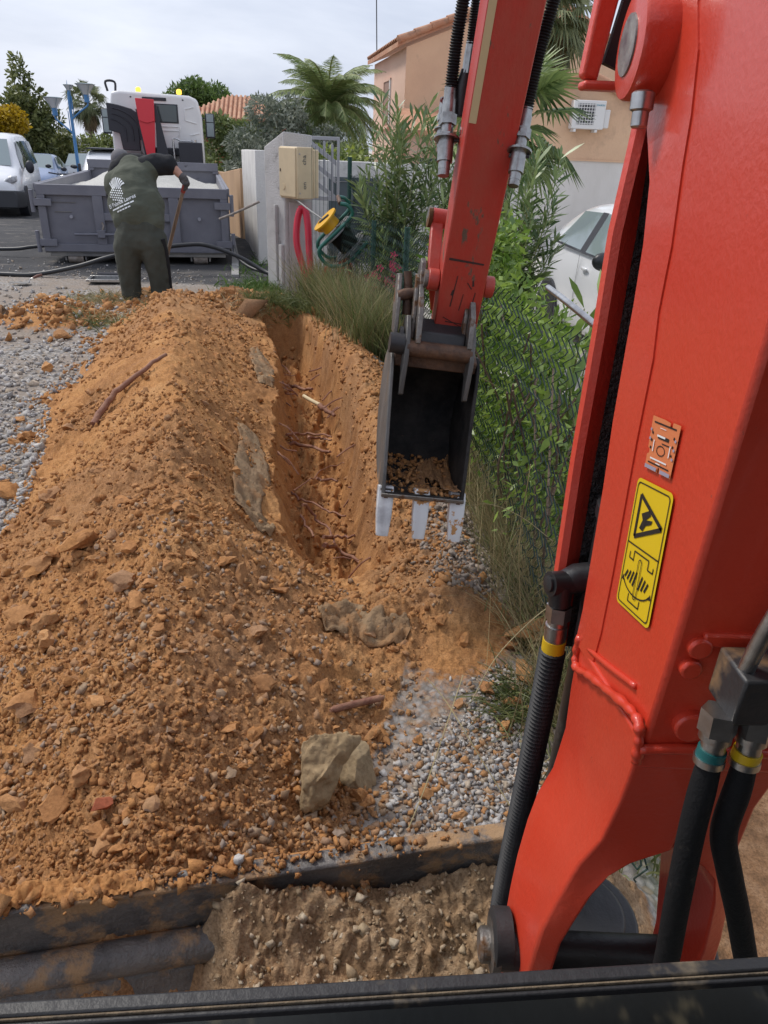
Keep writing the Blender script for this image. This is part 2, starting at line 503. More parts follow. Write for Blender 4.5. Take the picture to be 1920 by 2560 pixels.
quads = np.stack([vid[:-1, :-1], vid[:-1, 1:], vid[1:, 1:], vid[1:, :-1]], -1).reshape(-1, 4)
VV = np.stack([Xg, Yg, Zg], -1).reshape(-1, 3)
cen = lambda a: (a[:-1, :-1] + a[1:, 1:]).reshape(-1) / 2
q_as, q_ga, q_la, q_tr = cen(asph), cen(garden), cen(lawn), cen(trm)
q_hz = (hz[:-1, :-1] & hz[1:, 1:]).reshape(-1)
zone = np.zeros(len(quads), int)
zone[q_as > .5] = 1
zone[q_ga > .5] = 2
zone[(q_ga > .5) & (q_la > .5)] = 3
zone[q_hz] = 4
zone[q_tr > .5] = 5

def ground_material():
    m = bpy.data.materials.new('ground'); m.use_nodes = True
    nt = m.node_tree; N = nt.nodes; B = N['Principled BSDF']; lk = nt.links.new
    tc = N.new('ShaderNodeTexCoord')
    def noise(s, d=8, r=.6, vec=None):
        n = N.new('ShaderNodeTexNoise'); n.inputs['Scale'].default_value = s; n.inputs['Detail'].default_value = d; n.inputs['Roughness'].default_value = r
        lk(vec or tc.outputs['Object'], n.inputs['Vector']); return n.outputs['Fac']
    def ramp(f, els):
        r = N.new('ShaderNodeValToRGB'); e = r.color_ramp.elements
        while len(e) < len(els): e.new(.5)
        for i, (p, c) in enumerate(els): e[i].position = p; e[i].color = (*c, 1)
        lk(f, r.inputs['Fac']); return r.outputs['Color']
    def mix(f, a, b, mode='MIX'):
        x = N.new('ShaderNodeMixRGB'); x.blend_type = mode
        if isinstance(f, float): x.inputs['Fac'].default_value = f
        else: lk(f, x.inputs['Fac'])
        lk(a, x.inputs['Color1']); lk(b, x.inputs['Color2']); return x.outputs['Color']
    at = N.new('ShaderNodeAttribute'); at.attribute_name = 'zones'
    sp = N.new('ShaderNodeSeparateColor'); lk(at.outputs['Color'], sp.inputs['Color'])
    al = N.new('ShaderNodeAttribute'); al.attribute_name = 'zones2'; s2 = N.new('ShaderNodeSeparateColor'); lk(al.outputs['Color'], s2.inputs['Color'])
    # soil: orange sandy earth, with browner damp streaks and pale sand
    so1 = ramp(noise(2.6, 5), [(.30, (0.200, 0.098, 0.043)), (.43, (0.370, 0.171, 0.066)), (.56, (0.500, 0.243, 0.087)), (.72, (0.600, 0.342, 0.151))])
    so2 = ramp(noise(26, 4, .7), [(.30, (0.200, 0.091, 0.036)), (.5, (0.500, 0.239, 0.085)), (.72, (0.640, 0.351, 0.154))])
    soilc = mix(.45, so1, so2)
    so3 = ramp(noise(150, 4, .7), [(.33, (.45, .42, .40)), (.55, (1, 1, 1)), (.75, (1.18, 1.15, 1.1))])
    bro = ramp(noise(14, 5, .7), [(.30, (0.160, 0.090, 0.047)), (.5, (0.320, 0.176, 0.088)), (.72, (0.460, 0.285, 0.163))])
    soilc = mix(s2.outputs[1], soilc, bro)
    tac = ramp(noise(18, 5, .7), [(.30, (.20, .125, .068)), (.5, (.36, .235, .132)), (.72, (.49, .355, .225))])
    soilc = mix(s2.outputs[2], soilc, tac)
    soilc = mix(.8, soilc, so3, 'MULTIPLY')
    # gravel: pale grey limestone chips over brownish fines
    vo = N.new('ShaderNodeTexVoronoi'); vo.inputs['Scale'].default_value = 42; lk(tc.outputs['Object'], vo.inputs['Vector'])
    sv = N.new('ShaderNodeSeparateColor'); lk(vo.outputs['Color'], sv.inputs['Color'])
    gr = ramp(sv.outputs[0], [(.0, (.20, .19, .185)), (.35, (.34, .325, .31)), (.7, (.46, .44, .42)), (1, (.40, .31, .22))])
    gd = ramp(vo.outputs['Distance'], [(.25, (1, 1, 1)), (.75, (.45, .42, .38))])
    gr = mix(.85, gr, gd, 'MULTIPLY')
    gf = ramp(noise(1.3, 6), [(.40, (0, 0, 0)), (.62, (1, 1, 1))])
    gfi = ramp(noise(60, 6), [(.3, (.20, .16, .125)), (.7, (.36, .30, .25))])
    gr = mix(gf, gr, gfi)
    # asphalt
    asf = ramp(noise(1.1, 6), [(.3, (.050, .050, .053)), (.55, (.075, .074, .076)), (.75, (.115, .108, .10))])
    asg = ramp(noise(190, 3), [(.35, (.55, .55, .55)), (.65, (1.25, 1.25, 1.25))])
    asf = mix(.9, asf, asg, 'MULTIPLY')
    dus = ramp(noise(2.7, 5, .7), [(.56, (0, 0, 0)), (.72, (.6, .6, .6))])
    dusc = ramp(noise(80, 4), [(.3, (.20, .17, .14)), (.7, (.36, .32, .28))])
    asf = mix(dus, asf, dusc)
    # garden: lawn and pale paving
    law = ramp(noise(9, 8, .7), [(.3, (.07, .13, .03)), (.55, (.15, .26, .05)), (.75, (.26, .33, .10))])
    pav = ramp(noise(3, 6), [(.3, (.46, .43, .39)), (.7, (.60, .57, .53))])
    c = mix(sp.outputs[2], gr, pav)
    c = mix(s2.outputs[0], c, law)
    c = mix(sp.outputs[1], c, asf)
    # ragged soil edge
    ed = N.new('ShaderNodeMath'); ed.operation = 'ADD'; lk(sp.outputs[0], ed.inputs[0])
    e2 = N.new('ShaderNodeMath'); e2.operation = 'MULTIPLY_ADD'; e2.inputs[1].default_value = .9; e2.inputs[2].default_value = -.45; lk(noise(30, 6, .7), e2.inputs[0]); lk(e2.outputs[0], ed.inputs[1])
    er = N.new('ShaderNodeMapRange'); er.inputs['From Min'].default_value = .35; er.inputs['From Max'].default_value = .6; lk(ed.outputs[0], er.inputs['Value'])
    c = mix(er.outputs['Result'], c, soilc)
    lk(c, B.inputs['Base Color'])
    B.inputs['Roughness'].default_value = .92; B.inputs['Specular IOR Level'].default_value = .25
    bp = N.new('ShaderNodeBump'); bp.inputs['Strength'].default_value = .8; bp.inputs['Distance'].default_value = .010
    lk(noise(95, 5, .75), bp.inputs['Height']); lk(bp.outputs['Normal'], B.inputs['Normal'])
    return m
GROUND = ground_material()

def zone_obj(name, k, kind, label=None, cat=None):
    sel = quads[zone == k]
    used, inv = np.unique(sel, return_inverse=True)
    o = np_mesh(name, VV[used], inv.reshape(-1, 4), GROUND, smooth=True)
    me = o.data
    a = me.color_attributes.new('zones', 'FLOAT_COLOR', 'POINT')
    a.data.foreach_set('color', np.stack([soil, asph, np.clip(garden - lawn, 0, 1), np.ones_like(soil)], -1).reshape(-1, 4)[used].astype(np.float32).ravel())
    b = me.color_attributes.new('zones2', 'FLOAT_COLOR', 'POINT')
    b.data.foreach_set('color', np.stack([lawn, brown, tanm, np.ones_like(soil)], -1).reshape(-1, 4)[used].astype(np.float32).ravel())
    return tag(o, label, cat, kind=kind)
YARD = zone_obj('gravel_yard', 0, 'structure')
ROAD = zone_obj('road', 1, 'structure')
TERR = zone_obj('garden_paving', 2, 'structure')
LAWN = zone_obj('lawn', 3, 'structure')
HEAP = zone_obj('spoil_heap', 4, None, 'long heap of loose orange soil running from the blade to the worker', 'soil heap')
TRENCH = zone_obj('trench', 5, 'structure')
# ------------------------------------------------------------------ clods, stones and gravel
def ico(sub):
    t = (1 + 5 ** .5) / 2
    v = [(-1, t, 0), (1, t, 0), (-1, -t, 0), (1, -t, 0), (0, -1, t), (0, 1, t), (0, -1, -t), (0, 1, -t), (t, 0, -1), (t, 0, 1), (-t, 0, -1), (-t, 0, 1)]
    f = [(0, 11, 5), (0, 5, 1), (0, 1, 7), (0, 7, 10), (0, 10, 11), (1, 5, 9), (5, 11, 4), (11, 10, 2), (10, 7, 6), (7, 1, 8), (3, 9, 4), (3, 4, 2), (3, 2, 6), (3, 6, 8), (3, 8, 9), (4, 9, 5), (2, 4, 11), (6, 2, 10), (8, 6, 7), (9, 8, 1)]
    v = [Vector(p).normalized() for p in v]
    for _ in range(sub):
        nf = []; mid = {}
        def mp(a, b):
            k = (min(a, b), max(a, b))
            if k not in mid:
                v.append(((v[a] + v[b]) / 2).normalized()); mid[k] = len(v) - 1
            return mid[k]
        for a, b, c in f:
            x, y, z = mp(a, b), mp(b, c), mp(c, a)
            nf += [(a, x, z), (b, y, x), (c, z, y), (x, y, z)]
        f = nf
    return np.array([tuple(p) for p in v]), np.array(f)

def rock_shape(sub, seed, rough=.22, cuts=5):
    """an irregular lump: sphere cut by random planes and roughened"""
    g = np.random.default_rng(seed)
    v, f = ico(sub)
    v = v.copy()
    for _ in range(cuts):
        n = g.normal(size=3); n /= np.linalg.norm(n); d = g.uniform(.35, .78)
        k = v @ n; over = k > d
        v[over] -= np.outer((k[over] - d) * .97, n)
    for i in range(len(v)):
        p = Vector(v[i])
        v[i] *= 1 + rough * (mnoise.noise(p * 1.7 + Vector((seed, 0, 0))) + .5 * mnoise.noise(p * 4.1 + Vector((0, seed, 0))))
    v *= np.array([1, g.uniform(.6, .95), g.uniform(.38, .7)])
    return v, f

def stone_material(name, cols, bump=.5, bs=70, rough=.9):
    m = bpy.data.materials.new(name); m.use_nodes = True
    nt = m.node_tree; N = nt.nodes; B = N['Principled BSDF']; lk = nt.links.new
    geo = N.new('ShaderNodeNewGeometry'); oi = N.new('ShaderNodeObjectInfo'); tc = N.new('ShaderNodeTexCoord')
    a = N.new('ShaderNodeMath'); a.operation = 'ADD'; lk(geo.outputs['Random Per Island'], a.inputs[0]); lk(oi.outputs['Random'], a.inputs[1])
    fr = N.new('ShaderNodeMath'); fr.operation = 'FRACT'; lk(a.outputs[0], fr.inputs[0])
    rp = N.new('ShaderNodeValToRGB'); rp.color_ramp.interpolation = 'LINEAR'; e = rp.color_ramp.elements
    while len(e) < len(cols): e.new(.5)
    for i, c in enumerate(cols): e[i].position = i / (len(cols) - 1); e[i].color = (*c, 1)
    lk(fr.outputs[0], rp.inputs['Fac'])
    no = N.new('ShaderNodeTexNoise'); no.inputs['Scale'].default_value = bs; no.inputs['Detail'].default_value = 7; no.inputs['Roughness'].default_value = .7
    lk(geo.outputs['Position'], no.inputs['Vector'])
    r2 = N.new('ShaderNodeValToRGB'); r2.color_ramp.elements[0].position = .3; r2.color_ramp.elements[0].color = (.6, .57, .54, 1); r2.color_ramp.elements[1].position = .68; r2.color_ramp.elements[1].color = (1.12, 1.1, 1.08, 1)
    lk(no.outputs['Fac'], r2.inputs['Fac'])
    mx = N.new('ShaderNodeMixRGB'); mx.blend_type = 'MULTIPLY'; mx.inputs['Fac'].default_value = .9
    lk(rp.outputs['Color'], mx.inputs['Color1']); lk(r2.outputs['Color'], mx.inputs['Color2']); lk(mx.outputs['Color'], B.inputs['Base Color'])
    B.inputs['Roughness'].default_value = rough; B.inputs['Specular IOR Level'].default_value = .3
    bp = N.new('ShaderNodeBump'); bp.inputs['Strength'].default_value = bump; bp.inputs['Distance'].default_value = .006
    lk(no.outputs['Fac'], bp.inputs['Height']); lk(bp.outputs['Normal'], B.inputs['Normal'])
    return m
CLOD = stone_material('clod_soil', [(0.370, 0.171, 0.062), (0.500, 0.243, 0.087), (0.420, 0.196, 0.072), (0.540, 0.290, 0.124), (0.310, 0.148, 0.061), (0.470, 0.228, 0.088), (0.380, 0.223, 0.124)], .9, 85)
GRAV = stone_material('gravel_stone', [(.29, .28, .275), (.42, .405, .39), (.52, .505, .485), (.36, .345, .33), (.46, .38, .29), (.58, .57, .56), (.22, .215, .225), (.40, .33, .25)], .25, 120)
DIRTG = stone_material('soiled_gravel', [(0.380, 0.209, 0.099), (0.320, 0.266, 0.225), (0.440, 0.218, 0.083), (0.400, 0.294, 0.198), (0.280, 0.171, 0.099), (0.460, 0.247, 0.108), (0.420, 0.218, 0.090)], .35, 100)
BANKG = stone_material('bank_gravel', [(.25, .21, .175), (.33, .28, .24), (.22, .18, .15), (.38, .33, .29), (.31, .22, .15)], .35, 100)
TANS = stone_material('tan_crumbs', [(.34, .25, .155), (.44, .34, .22), (.28, .18, .10), (.52, .44, .33), (.38, .22, .10)], .5, 90)
ROCK = stone_material('boulder_stone', [(.36, .255, .14), (.33, .26, .165), (.39, .265, .14)], 1.0, 40)
BRICK = stone_material('brick_shard', [(.42, .13, .065), (.40, .12, .06)], .4, 90)

CL = [rock_shape(1, 100 + i, .25, 8) for i in range(12)]
CL2 = [rock_shape(2, 150 + i, .34, 11) for i in range(8)]
def shard(seed):
    """a broken chip: jittered, skewed block with 12 triangles"""
    g = np.random.default_rng(seed)
    v = np.array([(x_, y_, z_) for z_ in (-1, 1) for y_ in (-1, 1) for x_ in (-1, 1)], float) * .62 + g.uniform(-.34, .34, (8, 3))
    v *= np.array([1.15, g.uniform(.6, .95), g.uniform(.4, .75)])
    f = np.array([(0, 2, 3), (0, 3, 1), (4, 5, 7), (4, 7, 6), (0, 1, 5), (0, 5, 4), (2, 6, 7), (2, 7, 3), (0, 4, 6), (0, 6, 2), (1, 3, 7), (1, 7, 5)])
    return v, f
SM = [shard(200 + i) for i in range(18)]

def scatter(name, pts, sizes, shapes, mat, parent=None, sink=.25, smooth=False, seed=1, kind='stuff', label=None, cat=None, flat=1.0):
    """many lumps joined into one mesh"""
    g = np.random.default_rng(seed)
    n = len(pts)
    which = g.integers(0, len(shapes), n)
    VS = []; FS = []; off = 0
    for k, (v, f) in enumerate(shapes):
        idx = np.where(which == k)[0]
        if not len(idx): continue
        m = len(idx)
        q = g.normal(size=(m, 4)); q /= np.linalg.norm(q, axis=1)[:, None]
        w, x, y, z = q.T
        Rm = np.stack([1 - 2 * (y * y + z * z), 2 * (x * y - z * w), 2 * (x * z + y * w), 2 * (x * y + z * w), 1 - 2 * (x * x + z * z), 2 * (y * z - x * w), 2 * (x * z - y * w), 2 * (y * z + x * w), 1 - 2 * (x * x + y * y)], -1).reshape(m, 3, 3)
        P = np.einsum('mij,vj->mvi', Rm, v) * sizes[idx][:, None, None]
        P[:, :, 2] *= flat
        P += pts[idx][:, None, :]
        P[:, :, 2] += (sizes[idx] * (.5 - sink))[:, None]
        F = (f[None] + (np.arange(m) * len(v))[:, None, None] + off).reshape(-1, 3)
        VS.append(P.reshape(-1, 3)); FS.append(F); off += m * len(v)
    o = np_mesh(name, np.concatenate(VS), np.concatenate(FS), mat, parent, smooth)
    tag(o, label, cat, kind=kind)
    return o

def on_ground(x, y): return np.stack([x, y, ground_z(x, y)], -1)

def sample(n, y0, y1, xa, xb, p=1.6, seed=0):
    """positions thinning out with distance"""
    g = np.random.default_rng(seed)
    a = 1 - p
    y = (y0 ** a + g.random(n) * (y1 ** a - y0 ** a)) ** (1 / a)
    lo = xa(y) if callable(xa) else np.full(n, xa); hi = xb(y) if callable(xb) else np.full(n, xb)
    x = lo + g.random(n) * (hi - lo)
    return x, y, g

heapL = lambda y: np.maximum(np.interp(y, LY, LX) - .12, -(.60 * y + .35))
heapQ = lambda y: np.interp(y, QY, QX) + .02
# crumbs and small clods all over the heap
x, y, g = sample(24000, .95, 8.0, heapL, heapQ, 1.5, 1)
keep = vnoise(x * 2.3, y * 2.3, 5) + .30 * g.random(len(x)) + .22 * (y < 2.2) - .12 * (x > -1.0) * (y > 2.6) > .60; x, y = x[keep], y[keep]
s = np.exp(g.normal(0, .62, len(x))) * .0034 * (1 + .33 * y)
scatter('soil_crumbs', on_ground(x, y), np.minimum(s, .0105 * (1 + .22 * y)), SM, CLOD, HEAP, .45, seed=2)
# stones mixed into the near end of the heap
x, y, g = sample(6500, .98, 2.6, lambda y: np.maximum(np.interp(y, LY, LX), -(.60 * y + .3)), lambda y: np.interp(y, QY, QX) + .08, 1.2, 3)
keep = vnoise(x * 4, y * 4, 9) * .8 + .4 * g.random(len(x)) + .15 * (y < 1.9) > .74; x, y = x[keep], y[keep]
s = np.exp(g.normal(0, .45, len(x))) * .0078
scatter('mixed_stones', on_ground(x, y), np.minimum(s, .017), SM, DIRTG, HEAP, .35, seed=4)
# middling clods
x, y, g = sample(1000, 1.0, 7.8, heapL, heapQ, 1.3, 5)
keep = vnoise(x * 2.2, y * 2.2, 13) + .3 * g.random(len(x)) > .55; x, y = x[keep], y[keep]
s = np.exp(g.normal(0, .45, len(x))) * .0135 * (1 + .10 * y)
scatter('loose_clods', on_ground(x, y), np.minimum(s, .03), CL, CLOD, HEAP, .50, False, seed=6)
# clods on the bank, on the small heap, round the worker and in the trench
x, y, g = sample(2600, 2.3, 7.4, lambda y: np.interp(y, TRY, TRX) - .02, lambda y: np.interp(y, TRY, TRX) + .40, 1.6, 7)
scatter('bank_crumbs', on_ground(x, y), np.minimum(np.exp(g.normal(0, .55, len(x))) * .0055 * (1 + .15 * y), .03), SM, CLOD, TRENCH, .3, seed=8)
x, y, g = sample(700, 3.0, 7.5, lambda y: np.interp(y, QY, QX) + .06, lambda y: np.interp(y, TRY, TRX) - .05, 1.2, 9)
scatter('trench_crumbs', on_ground(x, y), np.minimum(np.exp(g.normal(0, .6, len(x))) * .007 * (1 + .1 * y), .03), SM, CLOD, TRENCH, .3, seed=10)
g = np.random.default_rng(15)
x = np.concatenate([g.normal(-3.25, .42, 500), g.normal(-2.0, .75, 800)]); y = np.concatenate([g.normal(6.9, .28, 500), g.normal(7.9, .38, 800)])
scatter('far_soil_crumbs', on_ground(x, y), np.exp(g.normal(0, .5, len(x))) * .02, SM, CLOD, YARD, .3, seed=11)
x, y, g = sample(2600, .5, 1.02, lambda y: -.30 + 0 * y, lambda y: .42 + 0 * y, 1.01, 17)
keep = ground_z(x, y) > .035; x, y = x[keep], y[keep]
scatter('blade_soil_crumbs', on_ground(x, y), np.exp(g.normal(0, .55, len(x))) * .0042, SM, TANS, YARD, .3, seed=12)

g = np.random.default_rng(41)
uu = g.uniform(-.05, 1.0, 900) ** 1.3 if False else g.uniform(-.05, .95, 900); dd_ = g.normal(.012, .016, 900)
x = -.70 + .976 * uu + .218 * dd_; y = .875 + .218 * uu - .976 * dd_; k = g.random(900) < np.clip(1.15 - uu, .05, 1); 
scatter('blade_top_crumbs', np.stack([x, y, np.full(900, .300)], -1)[k], (np.exp(g.normal(0, .6, 900)) * .0045)[k], SM, CLOD, HEAP, .3, seed=13)
# crushed gravel: the patch by the blade, the bank strip, and the yard on the left
def gravel(name, x, y, s, mat, seed): return scatter(name, on_ground(x, y), s, SM, mat, YARD, .25, seed=seed, flat=.9)
g = np.random.default_rng(19)
n = 5200; x = g.uniform(-.04, .52, n); y = g.uniform(1.12, 1.98, n)
d = (x - np.interp(y, [1.1, 1.45, 1.6, 1.75, 1.95], [.05, .07, .14, .28, .42])) + g.normal(0, .05, n)
k = (d > 0) & (x < fence_x(y) + .04); x, y = x[k], y[k]
k = g.random(len(x)) < .7
gravel('gravel_patch', x[k], y[k], np.minimum(np.exp(g.normal(0, .45, k.sum())) * .0078, .014), GRAV, 20); gravel('soiled_gravel_patch', x[~k], y[~k], np.minimum(np.exp(g.normal(0, .45, (~k).sum())) * .0085, .016), DIRTG, 26)
n = 1100; x = g.normal(.34, .08, n); y = g.uniform(2.3, 3.4, n); k = (x < fence_x(y) + .02) & (x > np.interp(y, TRY, TRX) + .05); x, y = x[k], y[k]
gravel('bank_gravel', x, y, np.exp(g.normal(0, .4, len(x))) * .0095, BANKG, 21)
n = 9000; a = -1.0
yl = (1.2 ** a + g.random(n) * (8.6 ** a - 1.2 ** a)) ** (1 / a)
xa = -(.60 * yl + .35); xb = np.interp(yl, LY, LX) + .10
x = xa + g.random(n) * (xb - xa); k = (xb > xa); x, yl = x[k], yl[k]
gravel('yard_gravel', x, yl, np.exp(g.normal(0, .35, len(x))) * .0105 * (1 + .09 * yl), GRAV, 22)
n = 1800; x = g.uniform(-.75, -.12, n); y = g.uniform(.40, .86, n); k = fields(x, y)[1] < .2; x, y = x[k], y[k]
gravel('gravel_behind_blade', x, y, np.exp(g.normal(0, .3, len(x))) * .0105, GRAV, 23)
g2 = np.random.default_rng(29)
n = 500; x = g2.uniform(-5.5, -1.4, n); y = 9.2 + np.abs(g2.normal(0, .6, n))
gravel('road_grit', x, y, np.exp(g2.normal(0, .4, n)) * .011, GRAV, 24)

# single clods and stones one can pick apart: children of the heap
def mesh_only(name, shp, mat, smooth=True):
    o = np_mesh(name, shp[0], shp[1], mat, None, smooth); me = o.data; me.set_sharp_from_angle(angle=rad(28)); bpy.data.objects.remove(o); return me
CLM = [mesh_only('clod', s_, CLOD) for s_ in CL2]
STM = [mesh_only('stone', s_, DIRTG, False) for s_ in CL]
def piece(name, me, x, y, r, parent, sink=.2, rot=None, z=None, sc=(1, 1, 1)):
    o = bpy.data.objects.new(name, me); COL.objects.link(o)
    o.location = (x, y, (gz(x, y) if z is None else z) + r * (.6 - sink)); o.scale = (r * sc[0], r * sc[1], r * sc[2])
    o.rotation_euler = rot or (random.uniform(-.6, .6), random.uniform(-.6, .6), random.uniform(0, 6.28)); o.parent = parent
    return o
x, y, g = sample(150, 1.05, 7.3, heapL, heapQ, 1.25, 33)
for i in range(len(x)):
    piece('clod', CLM[i % 8], x[i], y[i], float(np.clip(np.exp(g.normal(0, .35)) * .019 * (1 + .13 * y[i]), .013, .055)), HEAP, .45)
x, y, g = sample(110, 1.02, 2.5, lambda y: np.maximum(np.interp(y, LY, LX), -(.60 * y + .25)), lambda y: np.interp(y, QY, QX) + .05, 1.2, 35)
for i in range(len(x)):
    piece('stone', STM[i % 10], x[i], y[i], float(np.clip(np.exp(g.normal(0, .3)) * .015, .01, .03)), HEAP, .2)
# lumps seen one by one in the photograph
for i, (px, py, r) in enumerate([(-0.747, 1.47, 0.045), (-0.909, 1.403, 0.051), (-0.757, 1.192, 0.059), (-0.899, 1.258, 0.045), (-0.606, 1.089, 0.045), (-0.831, 1.946, 0.052), (-0.754, 1.848, 0.047), (-1.031, 1.777, 0.056), (-1.0, 1.549, 0.068), (-0.435, 1.452, 0.032), (-0.393, 1.434, 0.036), (-0.655, 1.308, 0.025), (-0.702, 1.242, 0.043), (-1.839, 3.156, 0.079), (-1.454, 2.758, 0.069), (-1.066, 2.206, 0.086), (-1.252, 2.215, 0.073), (-1.064, 1.873, 0.071), (-0.861, 2.123, 0.048), (-0.485, 2.087, 0.048), (-0.541, 2.101, 0.041), (-0.386, 1.83, 0.038), (-1.785, 3.746, 0.056), (-2.13, 3.901, 0.059), (0.017, 1.629, 0.036), (-0.014, 1.391, 0.038), (-0.351, 2.098, 0.042), (-0.635, 2.06, 0.034), (-0.692, 1.979, 0.032), (-0.327, 1.623, 0.041), (0.218, 2.115, 0.036), (0.302, 2.049, 0.039), (-0.043, 1.734, 0.025), (-.95, 1.32, .035), (-.55, 1.2, .03), (-.86, 1.58, .035), (-1.1, 1.5, .05), (-1.2, 1.95, .06), (-.98, 2.4, .05), (-1.3, 2.5, .06), (-.75, 2.3, .045)]):
    piece('clod', CLM[i % 8], px, py, r, HEAP, .40, (random.uniform(-.35, .35), random.uniform(-.35, .35), random.uniform(0, 6.28)), sc=(1.05, 1.05, .95))
for (px, py, r) in [(.50, 1.93, .075), (.44, 1.80, .05), (.52, 1.76, .06), (.36, 1.85, .045), (.58, 1.85, .05), (.47, 2.08, .05), (.15, 1.42, .035), (-.03, 1.40, .05), (.24, 1.36, .03), (.0, 1.62, .045), (.13, 1.62, .03), (.27, 1.78, .03), (.40, 1.68, .04)]:
    piece('clod', CLM[random.randrange(8)], px, py, r * .85, YARD, .3)
for (px, py, r) in [(-1.72, 7.85, .12), (-3.0, 7.6, .08), (-1.35, 7.85, .08), (-2.9, 6.3, .09), (-2.6, 5.3, .08), (-2.75, 4.7, .09), (-3.4, 5.6, .06), (-2.1, 3.9, .07), (-2.3, 4.2, .05)]:
    piece('clod', CLM[random.randrange(8)], px, py, r, YARD, .3)
for (px, py, r) in [(.02, .66, .03), (-.10, .72, .02), (.28, .82, .025), (.36, .9, .03), (.40, .8, .025), (.33, .72, .02)]:
    piece('clod', CLM[random.randrange(8)], px, py, r, YARD, .25)

# big stones: things of their own
def boulder(name, label, x, y, z, r, sc, rot, seed, mat=ROCK, sub=4, cat='rock', rough=.3, cuts=8, crag=.10):
    v, f = rock_shape(sub, seed, rough, cuts)
    v = v * np.array([1, 1, 1.5])
    g = np.random.default_rng(seed)
    for i in range(len(v)):
        p = Vector(v[i]); v[i] *= 1 + crag * (mnoise.noise(p * 2.3 + Vector((seed, 1, 2))) + .6 * abs(mnoise.noise(p * 5.1)) + .16 * mnoise.noise(p * 11) + .07 * mnoise.noise(p * 23))
    o = np_mesh(name, v, f, mat, None, True)
    o.data.set_sharp_from_angle(angle=rad(40))
    o.location = (x, y, z); o.scale = (r * sc[0], r * sc[1], r * sc[2]); o.rotation_euler = rot
    return tag(o, label, cat)
boulder('boulder', 'large craggy ochre boulder leaning at the foot of the heap near the blade', -.135, 1.405, gz(-.135, 1.405) + .055, .120, (.88, .8, 1.12), (-.45, .10, .15), 309, sub=5, rough=.2, cuts=9, crag=.17)
boulder('boulder', 'grey brown slab of rock lying behind the large ochre boulder', -.045, 1.47, .05, .10, (.5, .6, 1.0), (-.5, .25, .8), 311, ROCK, rough=.15, cuts=7, crag=.15)
boulder('boulder', 'big orange sandy block beside the corrugated hose and the wire fence', .56, 2.12, gz(.5, 2.1) + .07, .125, (.85, .8, 1.1), (.1, 0, .3), 322, CLOD)
boulder('rubble_stone', 'pale flat stone lying just behind the blade above the windscreen bar', .105, .60, gz(.1, .60) + .02, .062, (1.1, .75, .7), (.2, 0, .2), 331, GRAV, 3)
boulder('rubble_stone', 'upright pale stone in the soil behind the blade', .175, .74, gz(.175, .74) + .01, .036, (.8, .7, 1.1), (.2, 0, .2), 335, GRAV, 3)
boulder('rubble_stone', 'brown dirt covered stone behind the blade next to the pale stone', .075, .74, gz(.075, .74) + .01, .042, (.7, .7, 1.2), (.2, 0, 1.2), 337, DIRTG, 3)
boulder('brick_shard', 'red broken piece of brick on the heap near the blade', -.613, 1.135, gz(-.613, 1.135) + .02, .034, (.9, 1.0, .5), (.35, .1, .6), 342, BRICK, 1, 'brick', .1, 7)
boulder('rubble_stone', 'small pale stone chip lying on top of the blade edge', -.262, .965, .315, .018, (.7, .6, 1), (0, .3, 0), 351, GRAV, 1)
# ------------------------------------------------------------------ mini excavator
RED = pmat('boom_red_paint', (.58, .038, .014), .38, dust=((.50, .17, .12), 2.2, .13), col2=(.60, .045, .018), scale=1.6, coat=.3, bump=.10, bscale=110, dirt=(.16, .045, .03), dscale=26, dlo=.70, dhi=.73)
REDW = pmat('worn_red_paint', (.47, .026, .017), .42, dust=((.42, .22, .14), 5.0, .30), col2=(.40, .020, .015), scale=5, bump=.12, bscale=120, dirt=(.10, .065, .045), dscale=16, dlo=.62, dhi=.66, stretch=(1, 1, .35))
GUARDR = pmat('guard_red_paint', (.66, .050, .022), .45, dust=((.40, .16, .12), 3.0, .35), col2=(.62, .042, .022), scale=4, bump=.15, bscale=90, dirt=(.12, .05, .04), dscale=4, dlo=.60, dhi=.70)
BLK = pmat('black_steel', (.020, .020, .022), .45, col2=(.034, .033, .034), scale=7, bump=.1, dirt=(.20, .115, .055), dscale=7, dlo=.60, dhi=.68)
BLADE = pmat('blade_steel', (.055, .057, .062), .42, col2=(.13, .135, .145), scale=7, bump=.35, bscale=90, dust=((.25, .19, .13), 3.5, .62), dirt=(.36, .21, .10), dscale=8, dlo=.49, dhi=.58, detail=5)
CYLB = pmat('cylinder_black', (.018, .018, .020), .38, bump=.05, dirt=(.09, .07, .055), dscale=6, dlo=.63, dhi=.75)
GREASE_SHADE = pmat('grease_and_recess_shade', (.012, .010, .011), .55, col2=(.035, .022, .02), scale=25, bump=.8, bscale=60)  # grease on rods and eye; on the guard recess it paints the shade
RUB = pmat('black_rubber', (.014, .014, .016), .55, spec=.35, bump=.1, bscale=200, col2=(.030, .029, .029), scale=8)
RUBD = pmat('dusty_rubber', (.012, .012, .013), .75, dirt=(.07, .06, .05), dscale=22, spec=.18, dlo=.64, dhi=.74, bump=.2, bscale=150)
ZINC = pmat('zinc_fitting', (.55, .55, .54), .32, 1.0, col2=(.40, .39, .38), scale=30, bump=.05)
STEELD = pmat('worn_steel', (.16, .145, .13), .45, .75, col2=(.28, .26, .24), scale=9, bump=.25, bscale=70, dirt=(.17, .09, .045), dscale=9, dlo=.52, dhi=.6)
RUST = pmat('rusty_pin', (.085, .05, .035), .6, .4, col2=(.16, .085, .05), scale=20, bump=.3, bscale=60)
TOOTH = pmat('bare_tooth_steel', (.64, .64, .64), .35, .2, col2=(.40, .40, .41), scale=14, dirt=(.42, .22, .085), dscale=16, dlo=.66, dhi=.70)
